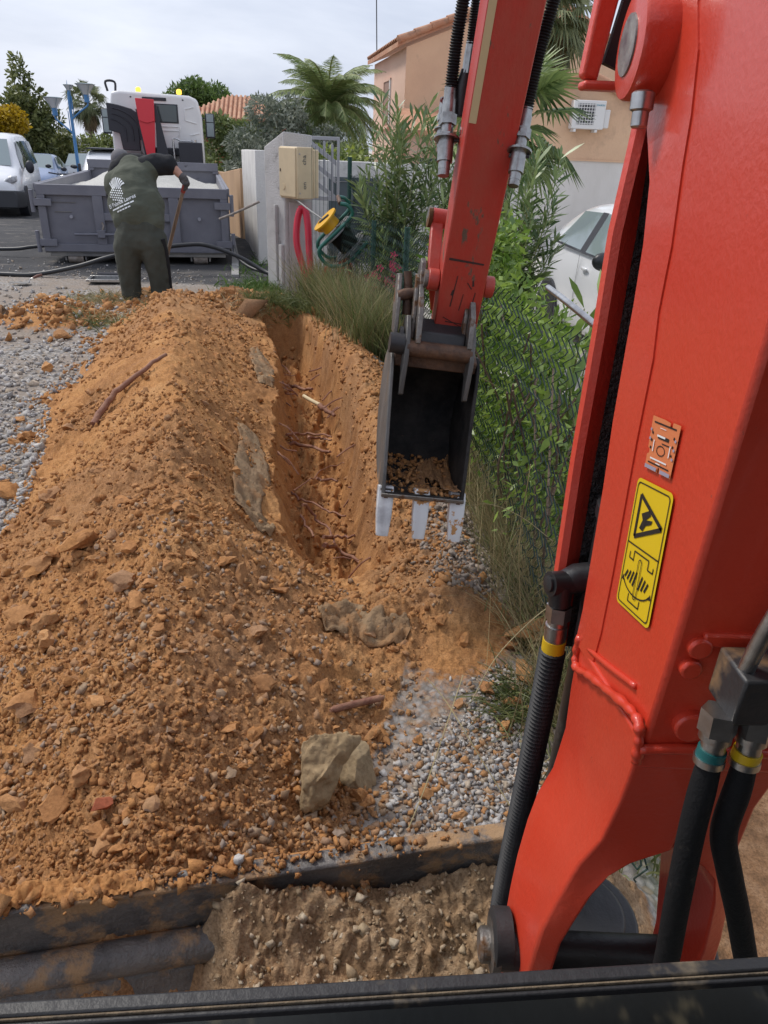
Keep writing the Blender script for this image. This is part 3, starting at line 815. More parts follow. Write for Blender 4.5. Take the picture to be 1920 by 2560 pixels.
TOOTHS = pmat('soiled_tooth_steel', (.62, .62, .62), .35, .15, dirt=(.46, .24, .092), dscale=11, dlo=.515, dhi=.545)
BUCK = pmat('bucket_inside', (.009, .009, .010), .62, col2=(.018, .018, .020), scale=14, bump=.12, bscale=60, spec=.25, dust=((.10, .08, .06), 7.0, .35), dirt=(.30, .17, .08), dscale=30, dlo=.70, dhi=.74)
BUCKO = pmat('bucket_side_steel', (.10, .095, .09), .5, .4, col2=(.17, .16, .15), scale=10, dirt=(.32, .18, .085), dscale=7, dlo=.57, dhi=.64, bump=.2, bscale=60, stretch=(1, 1, .3))
YEL = pmat('yellow_sticker', (.72, .50, .010), .4)
ORN = pmat('orange_label', (.66, .20, .075), .5)
INK = pmat('black_print', (.012, .012, .012), .5)
WHT = pmat('white_print', (.75, .75, .74), .5)
LILAC = pmat('grey_blue_print', (.33, .30, .38), .5)
PINF = pmat('pin_end_steel', (.36, .35, .31), .4, .5, col2=(.14, .11, .11), scale=26, bump=.1)
TEAL = pmat('teal_band', (.01, .11, .11), .4)
YBAND = pmat('yellow_band', (.62, .40, .01), .4)
MUD = pmat('dried_mud', (.40, .205, .085), .95, col2=(.27, .135, .06), scale=30, bump=.9, bscale=90)

EXC = thing('mini_excavator', 'red mini excavator whose boom, arm, bucket and black blade fill the foreground', 'excavator', (0, 0, 0))

# --- boom: welded box, left side plate at x = .29
BX0, BX1 = .29, .45
front = [(.832, .95), (.828, 1.043), (.836, 1.143), (.842, 1.224), (.854, 1.309), (.859, 1.41), (.867, 1.515), (.879, 1.557), (.917, 1.614), (.955, 1.66), (.985, 1.76), (1.05, 1.90), (1.20, 2.12), (1.45, 2.36), (1.75, 2.52), (2.10, 2.60)]
rear = [(2.16, 2.72), (1.70, 2.70), (1.30, 2.60), (1.0, 2.42), (.76, 2.16), (.62, 1.92), (.57, 1.72), (.561, 1.48), (.567, 1.347), (.576, 1.132), (.584, 1.0)]
boom = MB().prism(front + rear, (0, 0, 0), (0, 1, 0), (0, 0, 1), (1, 0, 0), BX0, BX1).build('boom', RED, EXC, bevel=.006)
# raised edge strip along the front of the side plate
inner = [(.868, 1.80), (.868, 1.745), (.838, 1.70), (.821, 1.643), (.816, 1.599), (.80, 1.522), (.798, 1.455), (.785, 1.407), (.782, 1.31), (.775, 1.22), (.768, 1.14), (.765, 1.05), (.772, .99)]
ofr = [(.99, 1.80), (.975, 1.74), (.957, 1.66), (.918, 1.616), (.888, 1.58), (.869, 1.516), (.863, 1.455), (.861, 1.41), (.856, 1.309), (.844, 1.224), (.838, 1.143), (.830, 1.043), (.834, .985)]
rim = MB()
for i in range(len(inner) - 1):
    a, b, c, d = inner[i], inner[i + 1], ofr[i + 1], ofr[i]
    P = lambda q, x: V(x, q[0], q[1])
    rim.hexa([P(a, .292), P(b, .292), P(c, .292), P(d, .292), P(a, .288), P(b, .288), P(c, .281), P(d, .281)])
rim.build('edge_rim', RED, boom, smooth=30)

# --- forked foot of the boom
FL = [(.286, .836, .985), (.288, .838, .90), (.292, .838, .82), (.283, .832, .743), (.264, .825, .694), (.251, .81, .648), (.239, .79, .59), (.231, .77, .541), (.225, .75, .491), (.222, .73, .43), (.222, .72, .38)]
RL = [(.286, .583, 1.045), (.288, .588, .99), (.290, .600, .93), (.284, .61, .852), (.267, .62, .79), (.256, .628, .715), (.249, .63, .675), (.243, .632, .635), (.240, .632, .586), (.240, .635, .52), (.242, .64, .45)]
RI = [(.37, .583, 1.045), (.37, .588, .99), (.37, .595, .93), (.37, .600, .852), (.326, .60, .824), (.303, .603, .795), (.291, .608, .75), (.281, .614, .69), (.272, .62, .63), (.270, .625, .55), (.272, .63, .46)]
FI = [(.37, .836, .985), (.37, .838, .90), (.37, .838, .82), (.37, .832, .80), (.326, .825, .78), (.303, .81, .75), (.291, .80, .70), (.281, .78, .64), (.272, .77, .56), (.270, .75, .50), (.272, .74, .42)]
fork = MB()
for side in (0, 1):
    mir = (lambda p: V(*p)) if side == 0 else (lambda p: V(.74 - p[0], p[1], p[2]))
    rings = []
    for i in range(len(FL)):
        a, b, c, d = mir(FL[i]), mir(RL[i]), mir(RI[i]), mir(FI[i])
        ring = [a, a.lerp(b, .2), a.lerp(b, .55) + V(.010 if side == 0 else -.010, 0, 0) * (1 if 2 < i < 8 else 0), a.lerp(b, .85), b, b.lerp(c, .5), c, c.lerp(d, .5), d, d.lerp(a, .5)]
        rings.append(ring if side == 0 else ring[::-1])
    fork.loft(rings)
fk = fork.build('boom_foot', RED, EXC, smooth=180)
sm = fk.modifiers.new('bevel', 'BEVEL'); sm.width = .012; sm.segments = 3; sm.limit_method = 'ANGLE'; sm.angle_limit = rad(40)
fk.data.set_sharp_from_angle(angle=rad(60))
weld = MB()
wp = spline([(.284, .826, 1.00), (.284, .83, .965), (.283, .812, .955), (.283, .76, .985), (.283, .70, 1.015), (.283, .63, 1.05), (.283, .592, 1.062), (.284, .581, 1.045), (.287, .580, 1.015)], 10)
weld.tube(wp, [.0058 + .0009 * math.sin(i * 1.1) + .0007 * math.sin(i * .43) for i in range(len(wp))], 8)
weld.tube(spline([(.286, .579, 1.035), (.33, .577, 1.04), (.40, .577, 1.04), (.455, .578, 1.035)], 6), .006, 8)
weld.tube(spline([(.2885, .80, 1.00), (.2885, .72, 1.035), (.2885, .63, 1.078)], 8), .004, 6)
weld.build('weld_bead', RED, boom, smooth=180)
for pts_, r_ in (([(.33, .582, 1.075), (.33, .568, 1.075)], .018), ([(.314, .582, 1.178), (.314, .566, 1.178)], .012), ([(.311, .580, 1.152), (.311, .566, 1.152)], .011), ([(.330, .567, 1.41), (.330, .556, 1.41)], .014)):
    MB().cyl(pts_[0], pts_[1], r_, 18).build('weld_lug', RED, boom, bevel=.003)
MB().bar((.34, .576, 1.072), (.45, .576, 1.072), .010, .020).build('weld_lug', RED, boom, bevel=.003)
MB().bar((.315, .574, 1.188), (.45, .574, 1.188), .012, .016).build('weld_lug', RED, boom, bevel=.003)
rv = MB().ell((.288, .818, 1.005), (.006, .010, .010))
rv.build('rivet', RED, boom, smooth=180)

# stickers on the side plate (flat print)
def sticker_map(c):
    tl, tr, br, bl = [Vector(p) for p in c]
    return lambda u, v, h: (tl.lerp(tr, u)).lerp(bl.lerp(br, u), v) + V(-h, 0, 0)
SM1 = sticker_map([(.289, .751, 1.280), (.289, .649, 1.306), (.289, .632, 1.153), (.289, .737, 1.121)])
def flat(mb, f, pts, h):
    b = [f(u_, v_, h) for u_, v_ in pts]; mb.add(b, [tuple(range(len(b)))])
def rrect(u0, v0, u1, v1, ru, rv_):
    o = []
    for cu, cv, a0 in ((u1 - ru, v0 + rv_, -90), (u1 - ru, v1 - rv_, 0), (u0 + ru, v1 - rv_, 90), (u0 + ru, v0 + rv_, 180)):
        for k in range(5):
            a = rad(a0 + k * 22.5); o.append((cu + ru * math.cos(a), cv + rv_ * math.sin(a)))
    return o
def ring(mb, f, po, pi_, h):
    n = len(po); mb.add([f(*p, h) for p in po] + [f(*p, h) for p in pi_], [(i, (i + 1) % n, n + (i + 1) % n, n + i) for i in range(n)])
def seg(mb, f, a, b, w, h, asp=1.0):
    du, dv = b[0] - a[0], (b[1] - a[1]) * asp; l = math.hypot(du, dv) or 1; nu, nv = -dv / l * w / 2, du / l * w / 2 / asp
    flat(mb, f, [(a[0] + nu, a[1] + nv), (b[0] + nu, b[1] + nv), (b[0] - nu, b[1] - nv), (a[0] - nu, a[1] - nv)], h)
st = MB(); flat(st, SM1, rrect(0, 0, 1, 1, .09, .045), .0015)
stk = st.build('warning_sticker', YEL, boom)
ink = MB(); AS = 1.65; h_ = .0022
ring(ink, SM1, rrect(.045, .025, .955, .975, .07, .035), rrect(.062, .034, .938, .966, .06, .03), h_)
seg(ink, SM1, (.05, .49), (.95, .49), .018, h_, AS)
for a, b in (((.2, .11), (.88, .27)), ((.88, .27), (.20, .43)), ((.20, .43), (.2, .11))): seg(ink, SM1, a, b, .055, h_, AS)
flat(ink, SM1, [(.50, .19), (.56, .22), (.44, .27), (.62, .25), (.60, .28), (.46, .31), (.40, .36), (.30, .35), (.36, .28), (.30, .24)], h_)
for a, b in (((.30, .53), (.30, .61)), ((.30, .53), (.72, .53)), ((.72, .53), (.72, .60)), ((.18, .55), (.18, .60)), ((.18, .60), (.30, .60)), ((.72, .60), (.86, .60)), ((.86, .56), (.86, .60)), ((.34, .92), (.66, .92)), ((.34, .86), (.34, .92)), ((.66, .86), (.66, .92))):
    seg(ink, SM1, a, b, .018, h_, AS)
ring(ink, SM1, rrect(.46, .56, .56, .88, .05, .03), rrect(.475, .568, .545, .872, .036, .022), h_ + .0004)
for k in range(8):
    u_ = .17 + k * .085
    if abs(u_ - .50) < .06: continue
    seg(ink, SM1, (u_ - .03, .80 - abs(u_ - .5) * .12), (u_ + .04, .66 + abs(u_ - .5) * .12), .036, h_, AS)
for k in range(10):
    a0, a1 = rad(20 + k * 14), rad(20 + (k + 1) * 14)
    seg(ink, SM1, (.5 + .40 * math.cos(a0), .74 + .115 * math.sin(a0)), (.5 + .40 * math.cos(a1), .74 + .115 * math.sin(a1)), .02, h_, AS)
for e_, d_ in ((.10, 1), (.90, -1)):
    flat(ink, SM1, [(e_ - .03, .79), (e_ + .05, .80), (e_ + .0, .75)] if d_ > 0 else [(e_ - .05, .80), (e_ + .03, .79), (e_, .75)], h_)
ink.build('print', INK, stk)
SM2 = sticker_map([(.289, .746, 1.355), (.289, .670, 1.370), (.289, .667, 1.314), (.289, .739, 1.297)])
st = MB(); flat(st, SM2, [(0, 0), (.45, 0), (.66, .02), (.66, .10), (.74, .10), (.74, 0), (1, 0), (1, 1), (.58, 1), (.55, .9), (.5, .9), (.5, 1), (0, 1), (0, .73), (.07, .7), (.07, .62), (0, .6)], .0015)
lab = st.build('torn_label', ORN, boom)
ink = MB()
for v_, a, b, w_ in ((.10, .1, .9, .05), (.34, .32, .72, .11), (.44, .5, .78, .035), (.86, .1, .9, .045)): seg(ink, SM2, (a, v_), (b, v_), w_ * .6, .0021)
for k in range(3): seg(ink, SM2, (.08, .30 + .14 * k), (.13, .31 + .14 * k), .05, .0021); seg(ink, SM2, (.86, .26 + .16 * k), (.90, .27 + .16 * k), .05, .0021)
for k in range(16):
    a0, a1 = rad(k * 22.5), rad(k * 22.5 + 22.5)
    seg(ink, SM2, (.5 + .15 * math.cos(a0), .58 + .09 * math.sin(a0)), (.5 + .15 * math.cos(a1), .58 + .09 * math.sin(a1)), .02, .0021)
ink.build('print', INK, lab)
ink = MB()
for v_, a, b, w_ in ((.32, .30, .60, .06), (.77, .18, .80, .05), (.83, .42, .58, .03), (.17, .36, .58, .02)): seg(ink, SM2, (a, v_), (b, v_), w_ * .6, .0025)
for u_ in (.22, .82): seg(ink, SM2, (u_, .42), (u_, .64), .03, .0025)
ink.build('white_print', WHT, lab)
ink = MB()
for u0, u1 in ((.02, .48), (.62, .98)): seg(ink, SM2, (u0, .95), (u1, .95), .07, .0025)
for v_ in (.25, .42): seg(ink, SM2, (.02, v_), (.08, v_), .05, .0025)
for v_ in (.3, .47, .64): seg(ink, SM2, (.92, v_), (.98, v_), .05, .0025)
ink.build('grey_print', LILAC, lab)

# --- boom cylinder, its guard and pin
cb = MB(); cb.cyl((.352, .895, .30), (.352, .895, 1.155), .052, 28); cb.lathe([(.052, 0), (.056, .004), (.056, .022), (.05, .026), (.03, .027)], (.352, .895, 1.15), 28)
cb.build('boom_cylinder', CYLB, EXC, smooth=40)
MB().tube([(.352, .897, 1.15), (.36, .93, 1.45), (.37, .955, 1.70)], [.040, .045, .03], 20).build('cylinder_rod', GREASE_SHADE, EXC, smooth=60)
MB().box2((.425, .846, .92), (.449, .955, 1.66)).build('guard_wing', GREASE_SHADE, EXC)  # wing coloured near black to paint the shade inside the guard
MB().loft([[V(.296, y_ + .004, z_), V(.449, y_ + .004, z_), V(.449, y_ + .015, z_), V(.296, y_ + .015, z_)] for z_, y_ in ((.905, .925), (1.05, .941), (1.22, .954), (1.39, .953), (1.52, .957), (1.60, .965), (1.66, .985))]).build('guard_plate', GREASE_SHADE, EXC)  # inner guard face, its near-black colour stands for the recess shade
MB().hexa([V(.333, .875, 1.20), V(.43, .865, 1.20), V(.43, .945, 1.20), V(.333, .945, 1.20), V(.333, .90, 1.645), V(.43, .90, 1.645), V(.43, .965, 1.645), V(.333, .965, 1.645)]).build('recess_shade_sheet', GREASE_SHADE, EXC)  # added dark sheet painting the shade of the recess beside the rod
gd = MB()
GP = [(.905, .925), (1.05, .941), (1.22, .954), (1.39, .953), (1.52, .957), (1.60, .965), (1.66, .985)]
gr_ = []
for z_, y_ in GP:
    x0_ = .266 if z_ < 1.55 else .266 + (z_ - 1.55) * .15
    gr_.append([V(x0_, y_ - .012, z_), V(x0_ + .010, y_ - .016, z_), V(.298, y_ + .002, z_), V(.305, y_ + .010, z_), V(.300, y_ + .016, z_), V(x0_ + .004, y_ + .016, z_), V(x0_ - .002, y_ + .004, z_)])
gd.loft(gr_).build('cylinder_guard', GUARDR, EXC, smooth=40)
bs = MB(); bs.lathe([(.040, 0), (.052, .002), (.054, .006), (.054, .060), (.045, .075)], (.248, .947, 1.714), 36, (1, 0, 0))
boss = bs.build('pin_boss', RED, EXC, smooth=40)
MB().lathe([(.0, -.001), (.030, -.0015), (.0315, .004), (.0315, .01)], (.2475, .947, 1.714), 32, (1, 0, 0)).build('pin', PINF, boss, smooth=40)
nb = MB(); nb.lathe([(.010, 0), (.0125, .002), (.0125, .018), (.009, .02), (.009, .034), (.007, .036)], (.262, .905, 1.668), 12, (0, -.1, -1))
nb.build('grease_bolt', ZINC, boss, smooth=40)
bk = MB()
bk.hexa([V(.218, 1.02, 1.690), V(.238, 1.025, 1.684), V(.238, 1.055, 1.684), V(.218, 1.05, 1.690), V(.232, 1.03, 1.84), V(.262, 1.035, 1.84), V(.262, 1.06, 1.84), V(.232, 1.06, 1.84)])
bk.hexa([V(.220, 1.018, 1.676), V(.30, 1.02, 1.676), V(.30, 1.056, 1.676), V(.220, 1.052, 1.676), V(.220, 1.018, 1.686), V(.30, 1.02, 1.686), V(.30, 1.056, 1.686), V(.220, 1.052, 1.686)])
bk.hexa([V(.24, 1.03, 1.79), V(.33, 1.03, 1.79), V(.33, 1.06, 1.79), V(.24, 1.06, 1.79), V(.24, 1.03, 1.85), V(.33, 1.03, 1.85), V(.33, 1.06, 1.85), V(.24, 1.06, 1.85)])
bk.build('pin_bracket', GUARDR, EXC, bevel=.004)
MB().hexa([V(.244, 1.03, 1.705), V(.29, 1.035, 1.690), V(.29, 1.05, 1.690), V(.244, 1.045, 1.705), V(.262, 1.03, 1.80), V(.30, 1.035, 1.80), V(.30, 1.05, 1.80), V(.262, 1.045, 1.80)]).build('bracket_infill', RUB, EXC)  # dark piece filling the inside of the bracket

def ribbed(pts, r, pitch=.0075, n=14, depth=.24):
    """corrugated hose"""
    P = spline(pts, 40); out = []; acc = [0]
    for i in range(1, len(P)): acc.append(acc[-1] + (P[i] - P[i - 1]).length)
    m = int(acc[-1] / pitch) * 2
    for k in range(m + 1):
        s_ = acc[-1] * k / m
        j = min(int(np.searchsorted(acc, s_)), len(P) - 1); j = max(j, 1)
        f = (s_ - acc[j - 1]) / max(acc[j] - acc[j - 1], 1e-9); out.append(P[j - 1].lerp(P[j], f))
    return MB().tube(out, [r * (1 if k % 2 else 1 - depth) for k in range(m + 1)], n)

# hose on the boom cylinder with elbow, nut and yellow band
el = MB(); el.tube([(.34, .905, 1.055), (.285, .90, 1.05), (.27, .895, 1.045)], [.024, .022, .019], 18); el.cyl((.276, .895, 1.045), (.245, .885, 1.048), .0185, 18); el.lathe([(.012, 0), (.012, .004), (.0085, .005)], (.2448, .885, 1.048), 14, (-1, -.3, .1)); el.tube([(.262, .89, 1.045), (.264, .885, 1.012)], [.019, .016], 16)
el.build('elbow_fitting', CYLB, EXC, smooth=40)
ft = MB(); ft.cyl((.2642, .885, 1.012), (.2648, .884, .988), .0185, 6); ft.cyl((.2648, .884, .988), (.265, .884, .978), .0145, 16); ft.cyl((.265, .884, .978), (.2655, .883, .952), .0165, 18)
ft.build('hose_fitting', ZINC, EXC, smooth=30)
MB().cyl((.2655, .883, .952), (.2655, .882, .932), .0175, 18).build('yellow_band', YBAND, EXC, smooth=40)
ribbed([(.2655, .882, .934), (.263, .878, .80), (.258, .87, .66), (.252, .862, .52), (.247, .852, .40), (.246, .84, .30)], .0205).build('corrugated_hose', RUB, EXC, smooth=25)

# hydraulic block, steel pipes and hoses on the cab side of the boom
hb = MB(); hb.box((.362, .53, 1.168), (.075, .052, .052), (0, 0, .05)); hb.build('manifold_block', BLK, EXC, bevel=.003)
pp = MB(); pp.tube(spline([(.334, .522, 1.19), (.336, .515, 1.24), (.345, .505, 1.32), (.36, .505, 1.42), (.39, .53, 1.55)], 6), .0075, 14); pp.tube(spline([(.372, .522, 1.19), (.376, .515, 1.24), (.385, .505, 1.32), (.40, .505, 1.42), (.42, .53, 1.55)], 6), .0075, 14)
pp.build('steel_pipe', ZINC, EXC, smooth=60)
for k, (hx, band, hp) in enumerate(((.323, TEAL, [(.323, .512, 1.085), (.322, .508, 1.06), (.321, .50, 1.0), (.325, .49, .90), (.335, .49, .80), (.345, .50, .66)]),
                                    (.357, YBAND, [(.357, .512, 1.085), (.356, .508, 1.06), (.356, .505, 1.0), (.372, .50, .95), (.400, .50, .88), (.43, .50, .80), (.47, .50, .70), (.50, .52, .6)]))):
    f_ = MB(); f_.cyl((hx, .520, 1.145), (hx, .517, 1.122), .0175, 6); f_.cyl((hx, .517, 1.122), (hx, .516, 1.114), .015, 16); f_.cyl((hx, .516, 1.114), (hx, .514, 1.102), .0115, 16); f_.cyl((hx - .001, .513, 1.094), (hx - .001, .512, 1.087), .0145, 18)
    f_.build('hose_fitting', ZINC, EXC, smooth=30)
    MB().cyl((hx, .514, 1.103), (hx - .001, .513, 1.092), .0132, 18).build('colour_band', band, EXC, smooth=40)
    P = spline(hp, 8); rr_ = [.0115 + .0015 * min(1, i / 10) for i in range(len(P))]
    MB().tube(P, rr_, 16).build('hydraulic_hose', RUBD, EXC, smooth=180)

# swing post between the legs of the foot
sw = MB(); sw.cyl((.37, .80, .18), (.37, .80, .43), .10, 28); sw.cyl((.37, .80, .43), (.37, .80, .445), .075, 28); sw.box((.37, .66, .36), (.16, .3, .12)); sw.cyl((.20, .69, .50), (.54, .69, .50), .030, 20)
sw.build('swing_post', BLK, EXC, bevel=.006)
pn = MB(); pn.lathe([(.0, 0), (.022, 0), (.026, .004), (.026, .016), (.040, .018), (.042, .03)], (.178, .70, .495), 24, (1, 0, 0))
pn.build('pivot_pin', STEELD, EXC, smooth=40)
pn = MB(); pn.lathe([(.038, 0), (.045, .004), (.045, .030)], (.196, .705, .505), 24, (1, 0, 0)); pn.build('pivot_cap', BLK, EXC, smooth=40)
MB().box((.33, .46, .52), (.26, .12, .30)).build('front_cover', BLK, EXC, bevel=.01)

# --- arm (dipper)
rr0 = V(-.10, .995, 0).normalized(); kk = V(.10, .01, .995); exx = rr0.cross(kk).normalized(); kk = exx.cross(rr0).normalized()
A_ = V(.29, 2.278, 1.96); B_ = V(.217, 2.517, 1.035); ad = (A_ - B_).normalized(); A2 = B_ + ad * 1.60
dn = exx.cross(ad).normalized()
if dn.y < 0: dn = -dn
arm = MB()
def arm_ring(c, w, d): return [c - exx * w / 2, c + exx * w / 2, c + exx * w / 2 + dn * d, c - exx * w / 2 + dn * d]
arm.loft([arm_ring(B_, .150, .085), arm_ring(B_ + ad * .35, .152, .11), arm_ring(B_ + ad * .9, .154, .13), arm_ring(A2, .156, .17)])
armo = arm.build('arm', REDW, EXC, bevel=.005)
mk = MB(); nrm = -dn
def armpt(u_, s_, h): return B_ + exx * u_ + ad * s_ + nrm * h
for (u0, s0, u1, s1, w_) in [(-.062, .262, .055, .258, .008), (-.04, .045, .06, .04, .004), (-.05, .06, .02, .03, .003), (-.032, .10, -.024, .21, .004), (-.034, .14, -.03, .16, .008), (.0, .09, .006, .15, .003), (.03, .17, .012, .19, .004), (.034, .18, .030, .20, .007), (.042, .12, .045, .16, .004)]:
    a = armpt(u0, s0, .0012); b = armpt(u1, s1, .0012); d_ = (b - a).normalized(); n_ = d_.cross(nrm).normalized() * w_ / 2
    mk.add([a - n_, b - n_ * .6, b + n_ * .8, a + n_], [(0, 1, 2, 3)])
mk.build('scratch', pmat('scratched_steel', (.045, .022, .02), .7), armo)
MB().add([armpt(-.074, .66, .001), armpt(-.052, .66, .001), armpt(-.054, 1.2, .001), armpt(-.076, 1.2, .001)], [(0, 1, 2, 3)]).build('faded_sticker', pmat('faded_yellow', (.55, .43, .24), .6), armo)
lip = MB(); c_ = B_ - ad * .028 + dn * .01; lip.loft([arm_ring(c_, .146, .07), arm_ring(B_ + dn * .004 - ad * .001, .146, .075)]); lip.build('arm_end', RUST, EXC, bevel=.004)
# lower link pin with its bosses
lp = B_ + ad * .165 + dn * .05
MB().cyl(lp - exx * .115, lp - exx * .078, .036, 22).build('link_boss', REDW, EXC, bevel=.003)
MB().cyl(lp + exx * .078, lp + exx * .112, .036, 22).build('link_boss', REDW, EXC, bevel=.003)
MB().cyl(lp - exx * .128, lp - exx * .1155, .030, 20).build('pin_washer', STEELD, EXC, smooth=40)
# bucket cylinder, upper link pin and tipping link
up_ = B_ + ad * .305 + dn * .235 - exx * .03
tb = MB(); tb.cyl(up_ - exx * .075, up_ + exx * .0, .032, 22); tb.build('tipping_link_boss', REDW, EXC, bevel=.003)
MB().cyl(up_ - exx * .088, up_ - exx * .0755, .034, 22).build('pin_washer', STEELD, EXC, smooth=40)
for sgn in (-1,):
    li = MB(); a = up_ - exx * .055; b = lp - exx * .097
    li.bar(a, b, .03, .042, exx); li.build('tipping_link', REDW, EXC, bevel=.005)
MB().tube([up_ + exx * .035, up_ + exx * .035 + ad * .12 - dn * .01, up_ + exx * .035 + ad * .5 - dn * .03], [.030, .018, .018], 18).build('bucket_cylinder_rod', GREASE_SHADE, EXC, smooth=60)
MB().tube([up_ + exx * .035 + ad * .42 - dn * .03, up_ + exx * .035 + ad * 1.1 - dn * .06], .034, 20).build('bucket_cylinder', CYLB, EXC, smooth=40)
MB().cyl(up_ + exx * .0, up_ + exx * .06, .045, 20).build('greasy_eye', GREASE_SHADE, EXC, smooth=40)
lo = B_ - ad * .0 + dn * .19 - exx * .045
MB().bar(lp - exx * .09 + dn * .06, lo, .022, .04, exx).build('bucket_link', REDW, EXC, bevel=.004)

# auxiliary hoses with couplings beside the arm
def coupling(top, bot, r, name='quick_coupling'):
    d = bot - top; L_ = d.length; d.normalize(); c = MB()
    c.cyl(top, top + d * .14 * L_, r * .72, 16); c.cyl(top + d * .14 * L_, top + d * .30 * L_, r * .8, 16)
    c.cyl(top + d * .30 * L_, top + d * .42 * L_, r * 1.02, 6); c.cyl(top + d * .42 * L_, top + d * .52 * L_, r * .70, 16); c.cyl(top + d * .52 * L_, top + d * .56 * L_, r * .95, 6)
    c.cyl(top + d * .56 * L_, top + d * .585 * L_, r * 1.5, 20); c.cyl(top + d * .585 * L_, top + d * .84 * L_, r * .92, 20); c.cyl(top + d * .84 * L_, top + d * .93 * L_, r * .72, 18); c.cyl(top + d * .93 * L_, bot, r * .68, 18)
    return c.build(name, STEELD if False else MATS['coupling_steel'], EXC, smooth=30)
pmat('coupling_steel', (.36, .36, .35), .32, .95, col2=(.22, .21, .20), scale=24, bump=.08, dirt=(.16, .03, .03), dscale=14, dlo=.62, dhi=.66)
ribbed([(.20, 2.50, 2.45), (.178, 2.47, 2.20), (.165, 2.50, 2.011), (.154, 2.515, 1.90), (.146, 2.52, 1.76)], .0205, .0075).build('corrugated_hose', RUB, EXC, smooth=25)
coupling(V(.146, 2.52, 1.775), V(.137, 2.432, 1.536), .026)
coupling(V(.128, 2.56, 1.75), V(.125, 2.50, 1.60), .015)
ribbed([(.215, 2.46, 2.4), (.208, 2.48, 2.15), (.201, 2.52, 2.0), (.197, 2.53, 1.89)], .0145, .0065).build('corrugated_hose', RUB, EXC, smooth=25)
MB().tube([(.197, 2.53, 1.90), (.193, 2.53, 1.86), (.190, 2.525, 1.815)], [.013, .014, .014], 6).build('hose_fitting', MATS['coupling_steel'], EXC, smooth=30)
MB().tube([(.190, 2.53, 1.825), (.182, 2.53, 1.78), (.178, 2.52, 1.70)], [.016, .022, .014], 10).build('valve_body', BLK, EXC, smooth=40)
ribbed([(.47, 2.38, 2.4), (.435, 2.40, 2.2), (.409, 2.42, 1.992), (.385, 2.42, 1.861), (.366, 2.41, 1.72)], .0195, .0075).build('corrugated_hose', RUB, EXC, smooth=25)
coupling(V(.368, 2.415, 1.735), V(.338, 2.32, 1.52), .024)
cbk = MB(); cbk.box((.178, 2.475, 1.635), (.075, .03, .012)); cbk.box((.187, 2.475, 1.655), (.012, .03, .05)); cbk.build('coupling_bracket', BLK, EXC, bevel=.003)
MB().box((.203, 2.43, 1.655), (.024, .08, .05)).build('bracket_tab', RED, EXC, bevel=.003)
bt = MB(); bt.cyl((.178, 2.455, 1.66), (.192, 2.455, 1.66), .012, 6); bt.build('bracket_bolt', ZINC, EXC, smooth=30)
cbk = MB(); cbk.box((.352, 2.37, 1.60), (.06, .03, .012)); cbk.build('coupling_bracket', BLK, EXC, bevel=.003)

# --- bucket
BO = V(.125, 2.207, .425)
def bp_(u_, s_, z_): return BO + exx * u_ + rr0 * s_ + kk * z_
BKT = thing('bucket', None, None); BKT.parent = EXC
for p_ in ('label', 'category'):
    if p_ in BKT: del BKT[p_]
prof = [(.030, .105), (.10, .085), (.20, .088), (.30, .115), (.38, .17), (.43, .25), (.445, .34), (.43, .43), (.39, .50), (.33, .545), (.26, .555)]
sidep = prof + [(.225, .535), (.20, .50), (.13, .33), (.07, .20)]
WB, WT = .145, .158
def wid(z_): return WB + (WT - WB) * min(max((z_ - .1) / .45, 0), 1)
for sg, nm in ((-1, 'side_plate'), (1, 'side_plate')):
    m_ = MB()
    for (t0, t1) in ((0, .013),):
        A = [bp_(sg * wid(z_), s_, z_) for s_, z_ in sidep]; Bq = [bp_(sg * (wid(z_) - .013), s_, z_) for s_, z_ in sidep]
        n = len(sidep); m_.add(A + Bq, [tuple(range(n)), tuple(range(2 * n - 1, n - 1, -1))] + [(i, n + i, n + (i + 1) % n, (i + 1) % n) for i in range(n)])
    m_.mi = 0
    o = m_.build('side_plate', BUCKO if sg < 0 else BUCK, BKT, bevel=.003)
m_ = MB()
inn = []
for i, (s_, z_) in enumerate(prof):
    a = Vector(prof[max(i - 1, 0)]); b = Vector(prof[min(i + 1, len(prof) - 1)]); t = (b - a).normalized(); inn.append((s_ - t.y * .010, z_ + t.x * .010))
m_.loft([[bp_(-wid(z_) + .012, s_, z_), bp_(wid(z_) - .012, s_, z_), bp_(wid(z_) - .012, s2, z2), bp_(-wid(z_) + .012, s2, z2)] for (s_, z_), (s2, z2) in zip(prof, inn)])
m_.build('shell', BUCK, BKT, smooth=50)
m_ = MB(); m_.hexa([bp_(-.146, .025, .098), bp_(.146, .025, .098), bp_(.146, .09, .078), bp_(-.146, .09, .078), bp_(-.146, .025, .112), bp_(.146, .025, .112), bp_(.146, .09, .098), bp_(-.146, .09, .098)]); m_.build('cutting_edge', STEELD, BKT, bevel=.003)
m_ = MB(); m_.hexa([bp_(-.145, .225, .505), bp_(.145, .225, .505), bp_(.145, .30, .50), bp_(-.145, .30, .50), bp_(-.145, .225, .545), bp_(.145, .225, .545), bp_(.145, .30, .575), bp_(-.145, .30, .575)]); m_.build('top_beam', RUST, BKT, bevel=.004)
